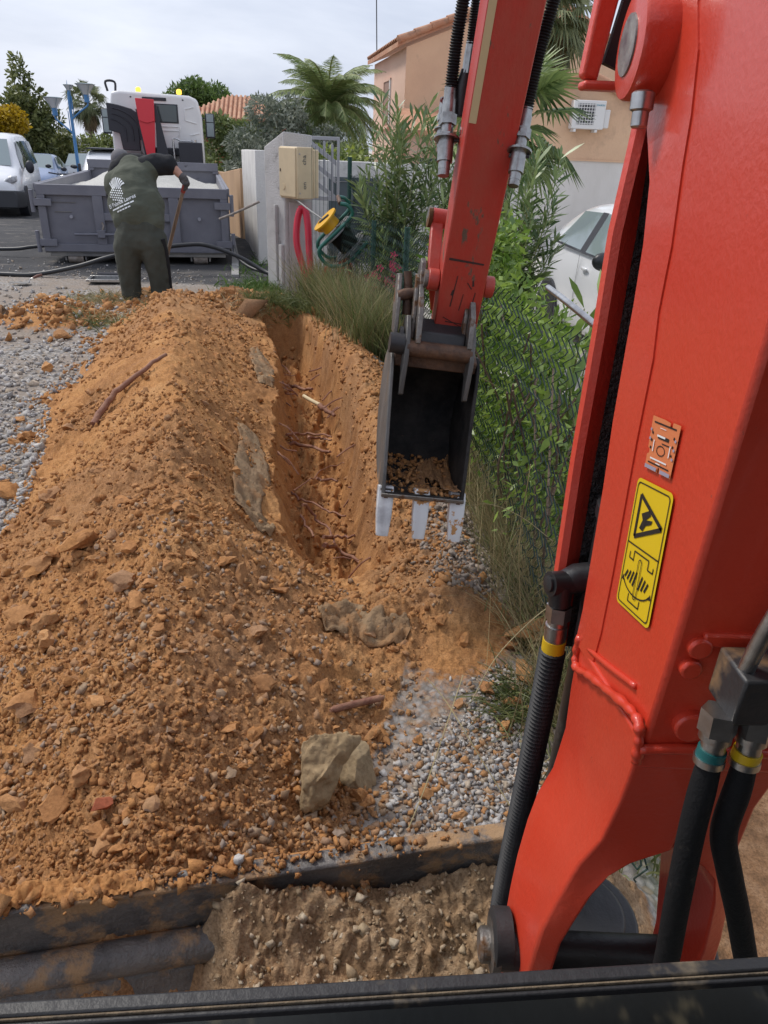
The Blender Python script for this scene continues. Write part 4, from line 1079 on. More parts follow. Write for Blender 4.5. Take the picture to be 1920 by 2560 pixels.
for k, uu in enumerate((-.128, 0, .128)):
    t_ = MB(); w0, w1 = .027, .0215
    rings = []
    for s_, z_, th, w_ in ((.062, .125, .036, w0), (.045, .105, .038, w0 * 1.04), (.012, .035, .026, w0 * 1.0), (-.008, -.022, .012, w1 * 1.04), (-.012, -.034, .008, w1)):
        rings.append([bp_(uu - w_, s_, z_), bp_(uu - w_ * .45, s_ - .004, z_), bp_(uu + w_ * .45, s_ - .004, z_), bp_(uu + w_, s_, z_), bp_(uu + w_, s_ + th, z_ - th * .35), bp_(uu - w_, s_ + th, z_ - th * .35)])
    t_.loft(rings)
    to = t_.build('tooth', TOOTH if k == 0 else TOOTHS, BKT, bevel=.003)
    t_ = MB(); t_.add([bp_(uu + a, .041 - .05 * 0, z_) + (-rr0) * h for a, z_, h in ((-.006, .105, .004), (.006, .105, .004), (.007, .09, .007), (-.007, .09, .007))], [(0, 1, 2, 3)])
    t_.build('tooth_pin', RUST, to)
    ad_ = MB(); ad_.loft([[bp_(uu - w_, s_, z_), bp_(uu + w_, s_, z_), bp_(uu + w_, s_ + .01, z_ - th), bp_(uu - w_, s_ + .01, z_ - th)] for s_, z_, th, w_ in ((.045, .122, .02, .021), (.09, .112, .02, .020), (.15, .100, .012, .015))])
    ad_.build('tooth_adapter', MUD if k else BUCKO, BKT, bevel=.003)
# soil left in the bucket
sx = np.linspace(-1, 1, 80); sv = np.linspace(0, .6, 60)
SX, SV = np.meshgrid(sx, sv)
pz = np.interp(SV, np.linspace(0, 1, 11), [p[1] for p in inn]); ps = np.interp(SV, np.linspace(0, 1, 11), [p[0] for p in inn])
hgt = np.clip(.016 * (1 - SV / .34) + .012 * SX + .018 * fbm(SX, SV, 3, 4, 71) + .010 * fbm(SX, SV, 14, 3, 72) - .006 * (SX < 0), .0025, .03)
cover = (SV < .285 + .05 * SX + .06 * fbm(SX, SV, 5, 3, 73)) & ~((SX < -.12) & (SV < .21 + .06 * fbm(SX, SV, 6, 3, 75))) & ~((SX > .2) & (SX < .55) & (SV < .14 + .08 * fbm(SX, SV, 5, 3, 77)))
hgt[~cover] = -.004
pts = [bp_(float(a) * .130, float(s_) + .0, float(z_) + float(h)) for a, s_, z_, h in zip(SX.ravel(), ps.ravel(), pz.ravel(), hgt.ravel())]
cv_ = cover & (hgt > .001); fs = [(i * 80 + j, i * 80 + j + 1, (i + 1) * 80 + j + 1, (i + 1) * 80 + j) for i in range(59) for j in range(79) if cv_[i, j] and cv_[i + 1, j + 1]]
MB().add(pts, fs).build('soil_residue', MUD, BKT, smooth=180)['kind'] = 'stuff'
gsc = np.random.default_rng(77); cp_ = []
for _ in range(520):
    u_, f_ = gsc.uniform(-.13, .13), gsc.random() ** .8 * .33
    if u_ < -.02 and f_ < .2 and gsc.random() < .75: continue
    cp_.append(tuple(bp_(u_, float(np.interp(f_, np.linspace(0, 1, 11), [p[0] for p in inn])), float(np.interp(f_, np.linspace(0, 1, 11), [p[1] for p in inn])) + .004)))
scatter('soil_crumbs', np.array(cp_), np.exp(gsc.normal(0, .5, len(cp_))) * .0065, SM, CLOD, BKT, .3, seed=14)
# quick hitch
HT = thing('quick_hitch', None, None); HT.parent = EXC
for p_ in ('label', 'category'):
    if p_ in HT: del HT[p_]
ear = [(.165, .425), (.185, .415), (.215, .49), (.30, .52), (.33, .60), (.30, .66), (.25, .675), (.20, .63), (.165, .55)]
for uu in (-.112, .112):
    MB().prism(ear, BO, rr0, kk, exx, uu - .008, uu + .008).build('bucket_ear', BUCKO, BKT, bevel=.003)
hp_ = [(.185, .60), (.21, .575), (.30, .57), (.36, .62), (.40, .72), (.385, .80), (.36, .85), (.325, .84), (.30, .77), (.22, .70)]
for uu in (-.078, .10):
    MB().prism(hp_, BO, rr0, kk, exx, uu - .009, uu + .009).build('hitch_plate', STEELD, HT, bevel=.003)
    pb = MB(); pb.prism([(.24, .60), (.28, .60), (.30, .68), (.34, .80), (.31, .79), (.26, .69)], BO, rr0, kk, exx, uu - .022, uu - .009); pb.build('hitch_rib', STEELD, HT, bevel=.003)
MB().prism([(.26, .60), (.34, .60), (.40, .68), (.42, .78), (.36, .79), (.30, .70)], BO, rr0, kk, exx, -.155, -.140).build('hitch_hook', STEELD, HT, bevel=.003)
pb = MB(); pb.tube([bp_(-.15, .33, .72), bp_(-.12, .33, .73), bp_(-.09, .335, .735)], [.018, .020, .018], 14); pb.tube([bp_(-.125, .36, .80), bp_(-.115, .35, .74), bp_(-.11, .33, .66)], [.014, .016, .018], 12); pb.build('hitch_pin', RUST, HT, smooth=40)
MB().cyl(bp_(-.112, .205, .575), bp_(.112, .205, .575), .028, 24).build('bucket_pin', RUST, HT, smooth=40)
MB().cyl(bp_(-.135, .25, .60), bp_(-.125, .25, .60), .035, 24).build('hitch_collar', BLK, HT, smooth=40)
MB().cyl(bp_(-.17, .215, .585), bp_(-.12, .215, .585), .034, 24).build('hitch_bush', BLK, HT, smooth=40)
m_ = MB(); m_.hexa([bp_(-.07, .22, .585), bp_(.09, .22, .585), bp_(.09, .30, .59), bp_(-.07, .30, .59), bp_(-.07, .235, .63), bp_(.09, .235, .63), bp_(.09, .32, .66), bp_(-.07, .32, .66)]); m_.build('hitch_block', BLK, HT, bevel=.005)

# --- dozer blade (undercarriage turned a little to the left)
be = V(.976, .218, 0); bb = V(.218, -.976, 0); kz = V(0, 0, 1)
BQ = V(-.70, .875, 0)
def dz(u_, d_, z_): return BQ + be * u_ + bb * d_ + kz * z_
U0, U1 = -.35, 1.12
BLD = thing('dozer_blade', None, None); BLD.parent = EXC
for p_ in ('label', 'category'):
    if p_ in BLD: del BLD[p_]
us = np.linspace(U0, U1, 40)
def strip(name, pf, mat, u0=U0, u1=U1, bevel=.004, wav=.0):
    m_ = MB(); m_.loft([[dz(u_, d_, z_ + wav * math.sin(u_ * 7 + 1) + wav * .6 * math.sin(u_ * 17)) for d_, z_ in pf] for u_ in np.linspace(u0, u1, 24)])
    return m_.build(name, mat, BLD, bevel=bevel, smooth=40)
strip('top_flange', [(-.004, .283), (.036, .283), (.038, .290), (.036, .297), (-.004, .297)], BLADE, wav=.0025)
strip('mouldboard', [(.004, .02), (.012, .16), (.004, .284), (.030, .284), (.030, .16), (.022, .02)], BLADE)
bt = MB(); bt.tube([dz(U0, .062, .150), dz(.55, .062, .150)], .034, 20); bt.build('stiffener_tube', BLADE, BLD, smooth=50)
strip('lower_stiffener', [(.022, .02), (.022, .13), (.085, .125), (.115, .06), (.105, .02)], BLADE, U0, .50, .008)
arml = MB(); arml.loft([[p + V(0, 0, z_) for p, z_ in ((dz(.36, .05, 0), .05), (dz(.50, .05, 0), .05), (dz(.50, .05, 0), .16), (dz(.36, .05, 0), .16))], [p + V(0, 0, z_) for p, z_ in ((dz(.43, .16, 0), .05), (dz(.53, .16, 0), .05), (dz(.53, .16, 0), .15), (dz(.43, .16, 0), .15))], [p + V(0, 0, z_) for p, z_ in ((dz(.50, .36, 0), .06), (dz(.60, .36, 0), .06), (dz(.60, .36, 0), .14), (dz(.50, .36, 0), .14))], [p + V(0, 0, z_) for p, z_ in ((dz(.56, .7, 0), .10), (dz(.66, .7, 0), .10), (dz(.66, .7, 0), .18), (dz(.56, .7, 0), .18))]])
arml.build('blade_arm', BLADE, BLD, bevel=.022)
a2 = MB(); a2.tube([dz(1.02, .05, .10), dz(1.0, .25, .115), dz(.95, .7, .14)], .05, 16); a2.build('blade_arm', BLADE, BLD, smooth=50)
# soil caked along the top of the blade
ny, nx = 16, 520
ul = np.linspace(U0, .72, nx); dl = np.linspace(-.030, .034, ny)
UL, DL = np.meshgrid(ul, dl)
amt = np.clip(1 - (UL - .05) / .6, 0, 1) ** .7
hh = (.002 + .012 * amt) * np.clip((.034 - DL) / .03, 0, 1) ** .6 * amt + .016 * fbm(UL, DL, 30, 4, 81, .65) * amt + .012 * cells(UL, DL, 36, 82) * amt + .008 * cells(UL, DL, 80, 84) * amt
hh = np.where((fbm(UL, DL, 9, 4, 83) * 1.3 + amt * 1.5) > .62, hh, -.012) - .05 * np.clip((-.014 - DL) / .02, 0, 1)
pts = [dz(float(a), float(b), .297 + float(c)) for a, b, c in zip(UL.ravel(), DL.ravel(), hh.ravel())]
fs = [(i * nx + j, i * nx + j + 1, (i + 1) * nx + j + 1, (i + 1) * nx + j) for i in range(ny - 1) for j in range(nx - 1)]
MB().add(pts, fs).build('soil_residue', CLOD, BLD, smooth=180)['kind'] = 'stuff'

# --- cab: bar under the open windscreen, lower pane, posts, roof
FR = pmat('cab_frame_black', (.022, .022, .024), .5, bump=.1, dirt=(.20, .155, .10), dscale=9, dlo=.6, dhi=.7)
SEAL = pmat('dusty_seal', (.19, .145, .095), .85, col2=(.05, .045, .04), scale=14, lo=.5, hi=.7, bump=.3)
GLS = bpy.data.materials.new('tinted_pane'); GLS.use_nodes = True
n_ = GLS.node_tree.nodes; n_.remove(n_['Principled BSDF'])
tr_ = n_.new('ShaderNodeBsdfTransparent'); tr_.inputs['Color'].default_value = (.92, .96, .93, 1)
gl_ = n_.new('ShaderNodeBsdfGlossy'); gl_.inputs['Roughness'].default_value = .06; gl_.inputs['Color'].default_value = (.8, .85, .82, 1)
fr_ = n_.new('ShaderNodeFresnel'); fr_.inputs['IOR'].default_value = 1.5
ms_ = n_.new('ShaderNodeMixShader'); lk2 = GLS.node_tree.links.new
lk2(fr_.outputs[0], ms_.inputs['Fac']); lk2(tr_.outputs[0], ms_.inputs[1]); lk2(gl_.outputs[0], ms_.inputs[2]); lk2(ms_.outputs[0], n_['Material Output'].inputs['Surface'])
ce = V(.995, .0995, 0).normalized(); cn = V(.0995, -.995, 0).normalized(); CQ = V(.03, .322, 1.03)
def cb_(u_, d_, z_): return CQ + ce * u_ + cn * d_ + kz * z_
CAB = thing('cab', None, None); CAB.parent = EXC
for p_ in ('label', 'category'):
    if p_ in CAB: del CAB[p_]
def cbox(name, u0, u1, d0, d1, z0, z1, mat, bevel=.003):
    return MB().hexa([cb_(u0, d0, z0), cb_(u1, d0, z0), cb_(u1, d1, z0), cb_(u0, d1, z0), cb_(u0, d0, z1), cb_(u1, d0, z1), cb_(u1, d1, z1), cb_(u0, d1, z1)]).build(name, mat, CAB, bevel=bevel)
cbox('windscreen_bar', -.36, .80, -.007, .004, -.006, .006, FR, .002)
cbox('rubber_seal', -.36, .80, .0043, .0058, .000, .0048, SEAL, .0005)
cbox('lower_bar', -.36, .80, .006, .010, -.005, .003, FR, .0015)
cbox('lower_pane', -.355, .80, -.001, .002, -.50, -.0065, GLS, None)
cbox('post', -.365, -.325, -.015, .03, -.55, 1.1, FR)
cbox('post', .76, .80, -.015, .03, -.55, .4, FR)
cbox('cab_roof', -.40, .80, -.12, 1.35, 1.06, 1.12, FR, .02)  # unseen roof, brought forward and blackened to shade the boom's rear face
cbox('cab_floor', -.36, .80, .05, 1.3, -.56, -.52, FR)
cbox('right_shade_panel', .58, .61, .0, 1.3, -.5, 1.06, FR)  # unseen panel added to keep light off the boom's rear face
cbox('seat', -.18, .28, .62, 1.1, -.5, -.12, RUBD, .04)  # unseen dark seat and back, added to darken the boom's rear face
cbox('seat_back', -.18, .28, 1.0, 1.12, -.12, .55, RUBD, .04)
cbox('rear_panel', -.36, .80, 1.30, 1.34, -.5, 1.06, FR)
TRK = pmat('track_rubber', (.03, .029, .028), .85, bump=.4, dirt=(.24, .15, .08), dscale=5, dlo=.5, dhi=.6)
for u0 in (-.22, .98):
    loop = []
    for k in range(32):
        a = 2 * math.pi * k / 32; loop.append((.50 * math.copysign(1, math.cos(a)) + .16 * math.cos(a), .19 + .18 * math.sin(a)))
    MB().prism(loop, dz(u0, 1.25, 0), bb, kz, be, -.11, .11).build('track', TRK, EXC, bevel=.01)
MB().box(dz(.38, 1.2, .32), (.8, 1.0, .2), (0, 0, .22)).build('undercarriage', BLK, EXC, bevel=.02)
# ------------------------------------------------------------------ walls, houses
ROUGHW = pmat('white_roughcast', (.72, .70, .67), .9, col2=(.60, .58, .56), scale=1.6, bump=.8, bscale=55, dirt=(.40, .37, .33), dscale=2.2, dlo=.60, dhi=.75)
PILLM = pmat('grey_roughcast', (.56, .545, .535), .9, col2=(.45, .435, .425), scale=2.5, bump=.8, bscale=60, dirt=(.20, .185, .17), dscale=5, dlo=.60, dhi=.74)
PILT = pmat('smooth_grey_render', (.47, .43, .43), .85, col2=(.40, .37, .37), scale=3, bump=.15, dirt=(.22, .19, .18), dscale=6, dlo=.62, dhi=.72)
OCHREW = pmat('ochre_render', (.55, .36, .21), .9, col2=(.47, .30, .18), scale=1.3, bump=.4, bscale=40, dirt=(.26, .17, .12), dscale=1.7, dlo=.60, dhi=.8, stretch=(1, 1, .3))
BEIGEW = pmat('beige_render', (.56, .43, .30), .9, col2=(.48, .37, .27), scale=.8, bump=.2, dirt=(.36, .29, .22), dscale=1.2, dlo=.58, dhi=.75)
YELW = pmat('yellow_render', (.62, .45, .20), .9, col2=(.54, .39, .19), scale=.8, bump=.2)
HOUSE = pmat('peach_render', (.72, .48, .31), .9, col2=(.66, .43, .28), scale=1.1, bump=.5, bscale=25, dirt=(.45, .29, .20), dscale=.9, dlo=.58, dhi=.78)
HOUSEP = pmat('pink_peach_render', (.70, .47, .36), .9, col2=(.65, .43, .33), scale=1.0, bump=.3, bscale=25)
BASEW = pmat('pale_base_render', (.68, .65, .61), .9, col2=(.60, .57, .53), scale=1.2, bump=.3, bscale=30, dirt=(.36, .33, .29), dscale=1.4, dlo=.60, dhi=.78, stretch=(1, 1, .4))
REDH = pmat('red_render', (.42, .055, .052), .9, col2=(.37, .05, .05), scale=.8)
TILE = pmat('terracotta_tile', (.46, .22, .13), .85, col2=(.55, .33, .21), scale=2.0, bump=.3, bscale=20, dirt=(.26, .16, .11), dscale=3, dlo=.55, dhi=.7)
DARKW = pmat('dark_opening', (.03, .032, .036), .3)
GATE = pmat('grey_gate_paint', (.075, .095, .105), .45, col2=(.062, .08, .09), scale=3)
WHITEF = pmat('white_frame', (.70, .69, .67), .5)
SHUT = pmat('brown_shutter', (.30, .18, .13), .6)

def wall_strip(name, label, pts, h, th, mat, cat='wall', base=None, cap=None, capmat=None):
    """wall along ground points"""
    m_ = MB(); P = [V(p[0], p[1], 0) for p in pts]
    rings = []
    for i, p in enumerate(P):
        d = (P[min(i + 1, len(P) - 1)] - P[max(i - 1, 0)]).normalized(); n = V(-d.y, d.x, 0) * th / 2
        z0 = (gz(p.x, p.y) if base is None else base) - .15; z1 = h[i] if isinstance(h, (list, tuple)) else h
        rings.append([V(*(p - n).xy, z0), V(*(p + n).xy, z0), V(*(p + n).xy, z1), V(*(p - n).xy, z1)])
    m_.loft(rings)
    o = m_.build(name, mat, None, bevel=.012)
    return tag(o, label, cat)
wall_strip('garden_wall', 'white roughcast garden wall between the pillar and the ochre wall', [(-2.95, 15.4), (-2.42, 13.2), (-1.95, 11.3)], [1.50, 1.52, 1.53], .2, ROUGHW)
wall_strip('garden_wall', 'ochre rendered garden wall stained at the top beside the lane', [(-5.2, 23.0), (-4.1, 19.0), (-3.02, 15.55)], [.85, .98, 1.17], .22, OCHREW)
wall_strip('boundary_wall', 'low beige wall closing the lane below the grey hedge', [(-9.0, 29.2), (-6.4, 28.7), (-5.0, 28.4)], .68, .25, BEIGEW)
wall_strip('boundary_wall', 'low yellow wall behind the street lamp and the parked cars', [(-22, 40), (-14.5, 38.5), (-8.5, 37.2)], [.75, .8, .85], .25, YELW)
wall_strip('garden_wall', 'low white wall behind the grey gate and the oleander', [(-1.75, 12.6), (-.4, 12.75), (2.0, 13.0)], 1.42, .2, ROUGHW)

# electricity pillar and meter box
PIL = thing('meter_pillar', 'grey roughcast masonry pillar carrying the cream meter box', 'pillar', (-1.29, 9.25, 0), rad(43))
def ploc(name, mat, a, b, bevel=.006, parent=PIL): return MB().box2(a, b).build(name, mat, parent, bevel=bevel)
pm = MB(); s_ = .20
pm.loft([[V(-s_, -s_, -.2), V(s_, -s_, -.2), V(s_, s_, -.2), V(-s_, s_, -.2)], [V(-s_, -s_, 1.745), V(s_, -s_, 1.72), V(s_, s_, 1.62), V(-s_, s_, 1.58)]])
pm.build('shaft', PILLM, PIL, bevel=.012)
ploc('smooth_panel', PILT, (-.15, -.217, -.05), (.18, -.2005, 1.02))
ploc('cover_strip', PILLM, (-.245, -.06, .12), (-.201, -.02, .98))
ploc('cover_strip', PILLM, (-.245, -.17, .10), (-.201, -.11, .55))
CREAM = pmat('cream_plastic', (.66, .53, .34), .5, col2=(.60, .48, .31), scale=5, bump=.05)
BOX = thing('meter_box', 'cream plastic electricity meter box fixed on the grey pillar', 'meter box', (-1.125, 8.78, 1.065), rad(45))
MB().box((.115, .165, .265), (.23, .33, .53)).build('housing', CREAM, BOX, bevel=.012)
MB().box((-.006, .172, .268), (.018, .30, .50)).build('door', CREAM, BOX, bevel=.006)
MB().box((.272, .14, .258), (.08, .27, .50)).build('side_housing', CREAM, BOX, bevel=.012)
MB().cyl((-.013, .24, .12), (-.021, .24, .12), .030, 20).build('lock_cover', CREAM, BOX, smooth=40)
MB().box((-.016, .295, .29), (.006, .014, .03)).build('lock', DARKW, BOX)
for z_ in (.06, .46): MB().cyl((.03, .0, z_), (.03, -.008, z_), .008, 10).build('screw', PILT, BOX, smooth=40)
# printed lettering running up the housing edge
def text_mesh(name, body, size, mat, parent, loc, rot, extrude=.0005, align='CENTER'):
    c = bpy.data.curves.new(name, 'FONT'); c.body = body; c.size = size; c.extrude = extrude; c.align_x = align; c.resolution_u = 2
    o = bpy.data.objects.new(name + '_tmp', c); COL.objects.link(o)
    dg = bpy.context.evaluated_depsgraph_get(); me = bpy.data.meshes.new_from_object(o.evaluated_get(dg)); bpy.data.objects.remove(o)
    me.materials.clear(); me.materials.append(mat); me.name = name
    t = bpy.data.objects.new(name, me); COL.objects.link(t); t.location = loc; t.rotation_euler = rot; t.parent = parent
    return t
text_mesh('lettering', 'cha', .075, GATE, BOX, (.12, -.003, .40), (rad(90), rad(-90), 0))
text_mesh('lettering', 'on', .075, GATE, BOX, (.12, -.003, .14), (rad(90), rad(-90), 0))

# grey vented panel standing behind the pillar
VP = thing('vented_panel', 'grey plastic panel with triangular slots standing behind the meter box', 'panel', (-.93, 9.85, 1.0), rad(-6))
GPL = pmat('grey_plastic', (.36, .36, .38), .55)
fr = MB(); w_, h0, h1 = .38, .0, .72
for a, b in (((-.19, 0, 0), (-.16, .03, .72)), ((.16, 0, 0), (.19, .03, .72)), ((-.16, 0, .68), (.16, .03, .72)), ((-.16, 0, .0), (.16, .03, .05))): fr.box2(a, b)
fr.build('frame', GPL, VP, bevel=.004)
for k in range(3):
    MB().hexa([V(-.15, .004, .60 - k * .2), V(-.15, .02, .60 - k * .2), V(.15, .02, .40 - k * .2), V(.15, .004, .40 - k * .2), V(-.15, .004, .66 - k * .2), V(-.15, .02, .66 - k * .2), V(.15, .02, .46 - k * .2), V(.15, .004, .46 - k * .2)]).build('brace', GPL, VP)
    for j in range(3): MB().box((-.10 + j * .10, .012, .55 - k * .2 + .04 * (j % 2)), (.028, .014, .17)).build('slat', GPL, VP)

# grey gate
GT = thing('metal_gate', 'dark grey metal gate panel behind the wire mesh', 'gate', (-1.02, 11.85, -.05), rad(1.5))
MB().box((.33, 0, .62), (.62, .03, 1.16)).build('leaf', GATE, GT, bevel=.004)
for x_ in (.0, .68): MB().box((x_, 0, .64), (.06, .07, 1.28)).build('post', GATE, GT, bevel=.006)
for z_ in (.30, .62, .94): MB().box((.33, -.018, z_), (.60, .012, .02)).build('rail', GATE, GT, bevel=.002)
MB().box((.33, -.01, 1.235), (.66, .06, .06)).build('top_rail', GATE, GT, bevel=.004)

# tiled roofs made of separate tiles near the edge
def tile_row(parent, p0, p1, n, r, L_, dirv, mat=None):
    """barrel tiles side by side from p0 to p1, axes along dirv"""
    p0, p1, d = V(*p0), V(*p1), V(*dirv).normalized(); x_ = (p1 - p0).normalized(); up_v = x_.cross(d)
    if up_v.z < 0: up_v = -up_v
    me = None
    for i in range(n):
        c = p0.lerp(p1, (i + .5) / n)
        if me is None:
            m_ = MB(); ro = [[x_ * r * math.cos(a) * f + up_v * r * .75 * math.sin(a) * f for a in [math.pi * k / 6 for k in range(7)]] for f in (1, .86)]
            for rr_, sgn in ((ro[0], 1),):
                A = ro[0] + ro[1][::-1]; m_.loft([[p for p in A], [p + d * L_ for p in A]])
            o = m_.build('tile', mat or TILE, parent, smooth=50); me = o.data
        else:
            o = bpy.data.objects.new('tile', me); COL.objects.link(o); o.parent = parent
        o.location = c

HS = thing('peach_house', 'two storey peach rendered house with tiled roof behind the palm', 'house', (0, 0, 0))
c0, cl, cr = V(.08, 27.6, 0), V(-1.15, 33.5, 0), V(9.0, 31.5, 0)
EZ = 4.62
hm_ = MB(); hm_.add([V(*cl.xy, -.6), V(*c0.xy, -.6), V(*c0.xy, EZ), V(*cl.xy, EZ)], [(0, 1, 2, 3)]); hm_.build('wall', HOUSEP, HS)
apex = c0.lerp(cr, .5)
hm_ = MB(); hm_.add([V(*c0.xy, -.6), V(*cr.xy, -.6), V(*cr.xy, EZ), V(*apex.xy, EZ + 1.9), V(*c0.xy, EZ)], [(0, 1, 2, 3, 4)]); hm_.build('gable_wall', HOUSE, HS)
bk_ = cl - c0
rf = MB(); up1 = V(0, 0, 1)
e0, e1, a0, a1 = V(*c0.xy, EZ) + V(-.28, -.22, -.02), V(*cl.xy, EZ) + V(-.28, .0, -.02), V(*apex.xy, EZ + 1.98) + V(-.05, -.3, 0), V(*(apex + bk_).xy, EZ + 1.98)
rf.hexa([e0, a0, a1, e1, e0 + up1 * .14, a0 + up1 * .14, a1 + up1 * .14, e1 + up1 * .14])
f0, f1 = V(*cr.xy, EZ) + V(.3, -.2, 0), V(*(cr + bk_).xy, EZ) + V(.3, 0, 0)
rf.hexa([a0, f0, f1, a1, a0 + up1 * .14, f0 + up1 * .14, f1 + up1 * .14, a1 + up1 * .14])
rfo = rf.build('roof', TILE, HS)
tile_row(rfo, e0 + up1 * .16, e1 + up1 * .16, 22, .15, .6, (a0 - e0))
rk = (a0 - e0)
for i in range(9):
    o = MB().tube([e0 + rk * (i / 9) + up1 * (.17 + .02), e0 + rk * ((i + 1.05) / 9) + up1 * (.15 + .02)], [.12, .10], 10).build('tile', TILE, rfo, smooth=50)
wd = thing('window', None, None); wd.parent = HS
for p_ in ('label', 'category'):
    if p_ in wd: del wd[p_]
ld = (cl - c0).normalized(); ln = V(ld.y, -ld.x, 0); ln = ln if ln.x < 0 else -ln
def lw(a, z_, o_): return V(*(c0 + ld * a + ln * o_).xy, z_)
def lbox(name, a0_, a1_, z0, z1, o0, o1, mat): return MB().hexa([lw(a0_, z0, o0), lw(a1_, z0, o0), lw(a1_, z0, o1), lw(a0_, z0, o1), lw(a0_, z1, o0), lw(a1_, z1, o0), lw(a1_, z1, o1), lw(a0_, z1, o1)]).build(name, mat, wd)
lbox('shutter', 2.55, 3.65, 2.45, 3.85, .0, .02, SHUT); lbox('frame', 2.42, 2.55, 2.38, 3.92, 0, .05, WHITEF); lbox('frame', 3.65, 3.78, 2.38, 3.92, 0, .05, HOUSEP); lbox('frame', 2.42, 3.78, 3.85, 3.93, 0, .051, HOUSEP); lbox('sill', 2.35, 3.9, 2.30, 2.38, 0, .12, HOUSEP)
vz = V(*c0.lerp(cr, .03).xy, 1.9)
lower = MB(); lower.box((2.0, 24.5, .75), (3.6, .2, 2.6)); lower.build('annex_wall', HOUSEP, HS)
lr = MB(); lr.hexa([V(-.1, 24.2, 2.05), V(4, 24.2, 2.05), V(4, 27.5, 2.75), V(-.1, 27.5, 2.75), V(-.1, 24.2, 2.17), V(4, 24.2, 2.17), V(4, 27.5, 2.87), V(-.1, 27.5, 2.87)]); lr.build('annex_roof', TILE, HS)
MB().box((.55, 13.5, 1.23), (.42, .1, .55)).build('dark_window', DARKW, HS)
an = MB(); an.cyl((-1.05, 33, 4.7), (-1.3, 33.3, 10.5), .022, 6); an.build('aerial', DARKW, HS)

AN = thing('garage_house', 'peach gable ended house with an air conditioner behind the white car', 'house', (0, 0, 0))
gy = 17.25
px0, px1, pxa = 1.2, 6.4, 3.80
zl, zr, za = 2.10, 2.05, 3.06
g_ = MB(); g_.add([V(px0, gy, 1.56), V(px1, gy, 1.60), V(px1, gy, zr), V(pxa, gy, za), V(px0, gy, zl)], [(0, 1, 2, 3, 4)]); g_.build('gable_wall', HOUSE, AN)
MB().box2((px0 - .1, gy + .012, -.6), (px1 + .1, gy + .3, 1.575)).build('base_wall', BASEW, AN)
MB().box2((px0 - .1, gy - .02, 1.555), (px1 + .1, gy + .010, 1.585)).build('ledge', HOUSE, AN)
r_ = MB(); D = 7.0
for (xa, za_, xb, zb) in ((px0 - .35, zl - .14, pxa, za + .05), (pxa, za + .05, px1 + .35, zr - .14)):
    r_.hexa([V(xa, gy - .10, za_), V(xb, gy - .10, zb), V(xb, gy + D, zb), V(xa, gy + D, za_), V(xa, gy - .10, za_ + .10), V(xb, gy - .10, zb + .10), V(xb, gy + D, zb + .10), V(xa, gy + D, za_ + .10)])
ro_ = r_.build('roof', TILE, AN)
for (xa, za_, xb, zb) in ((px0 - .35, zl - .10, pxa, za + .09), (px1 + .35, zr - .10, pxa, za + .09)):
    for i in range(7):
        t0, t1 = i / 7, (i + 1.06) / 7
        a = V(xa, gy - .06, za_).lerp(V(xb, gy - .06, zb), t0); b = V(xa, gy - .06, za_).lerp(V(xb, gy - .06, zb), t1)
        MB().tube([a, b], [.105, .085], 12).build('tile', TILE, ro_, smooth=50)
ACM = pmat('white_enamel', (.72, .71, .69), .4)
AC = thing('air_conditioner', 'white air conditioner unit with round grille on the peach gable', 'air conditioner', (3.52, gy - .02, 2.15), 0)
MB().box((.33, -.19, .26), (.66, .30, .52)).build('casing', ACM, AC, bevel=.015)
MB().box((.27, -.342, .27), (.36, .006, .38)).build('fan_recess', pmat('fan_dark', (.16, .16, .17), .6), AC)
for k in range(7): MB().box((.27, -.349, .10 + k * .057), (.36, .006, .012)).build('grille_bar', ACM, AC)
for k in range(7): MB().box((.105 + k * .055, -.351, .27), (.010, .006, .38)).build('grille_bar', ACM, AC)
MB().lathe([(.05, 0), (.165, 0), (.165, .003), (.05, .003)], (.27, -.346, .27), 28, (0, -1, 0)).build('fan', pmat('fan_black', (.05, .05, .055), .6), AC)
MB().box((.73, -.15, .20), (.12, .2, .34)).build('valve_cover', ACM, AC, bevel=.02)
for x_ in (.08, .52): MB().box((x_, -.17, -.03), (.05, .34, .05)).build('bracket', ACM, AC)
text_mesh('lettering', 'DAIKIN', .05, pmat('blue_print', (.05, .30, .42), .5), AC, (.55, -.346, .42), (rad(90), 0, 0))

RH_ = thing('red_house', 'red house with hipped terracotta roof behind the truck', 'house', (-10.3, 52, 0), rad(8))
MB().box((0, 0, 1.0), (6.0, 6.0, 3.6)).build('wall', REDH, RH_)
r_ = MB(); z0, z1 = 2.85, 4.25; e = 3.5
r_.add([V(-e, -e, z0), V(e, -e, z0), V(e, e, z0), V(-e, e, z0), V(-.6, 0, z1), V(.6, 0, z1), V(-e, -e, z0 - .15), V(e, -e, z0 - .15), V(e, e, z0 - .15), V(-e, e, z0 - .15)], [(0, 1, 5, 4), (1, 2, 5), (2, 3, 4, 5), (3, 0, 4), (0, 6, 7, 1), (1, 7, 8, 2), (2, 8, 9, 3), (3, 9, 6, 0), (9, 8, 7, 6)])
rho = r_.build('roof', TILE, RH_)
for i in range(26):
    x_ = -e + (i + .5) * 2 * e / 26
    k = max(0.0, 1 - abs(x_) / e); top = V(x_ * .0 + (max(-.6, min(.6, x_)) if abs(x_) < .6 else x_), -e + e * min(1, (e - abs(x_)) / (e - .6)), z0 + (z1 - z0) * min(1, (e - abs(x_)) / (e - .6)))
    MB().tube([V(x_, -e - .05, z0 + .03), top + V(0, 0, .03)], [.11, .09], 6).build('tile', TILE, rho, smooth=60)
MB().box((-2.2, -3.03, 2.25), (.25, .08, .35)).build('wall_lamp', WHITEF, RH_)
MB().box((-3.9, -3.2, .8), (1.2, .6, 2.3)).build('white_arch', WHITEF, RH_, bevel=.3, seg=4)

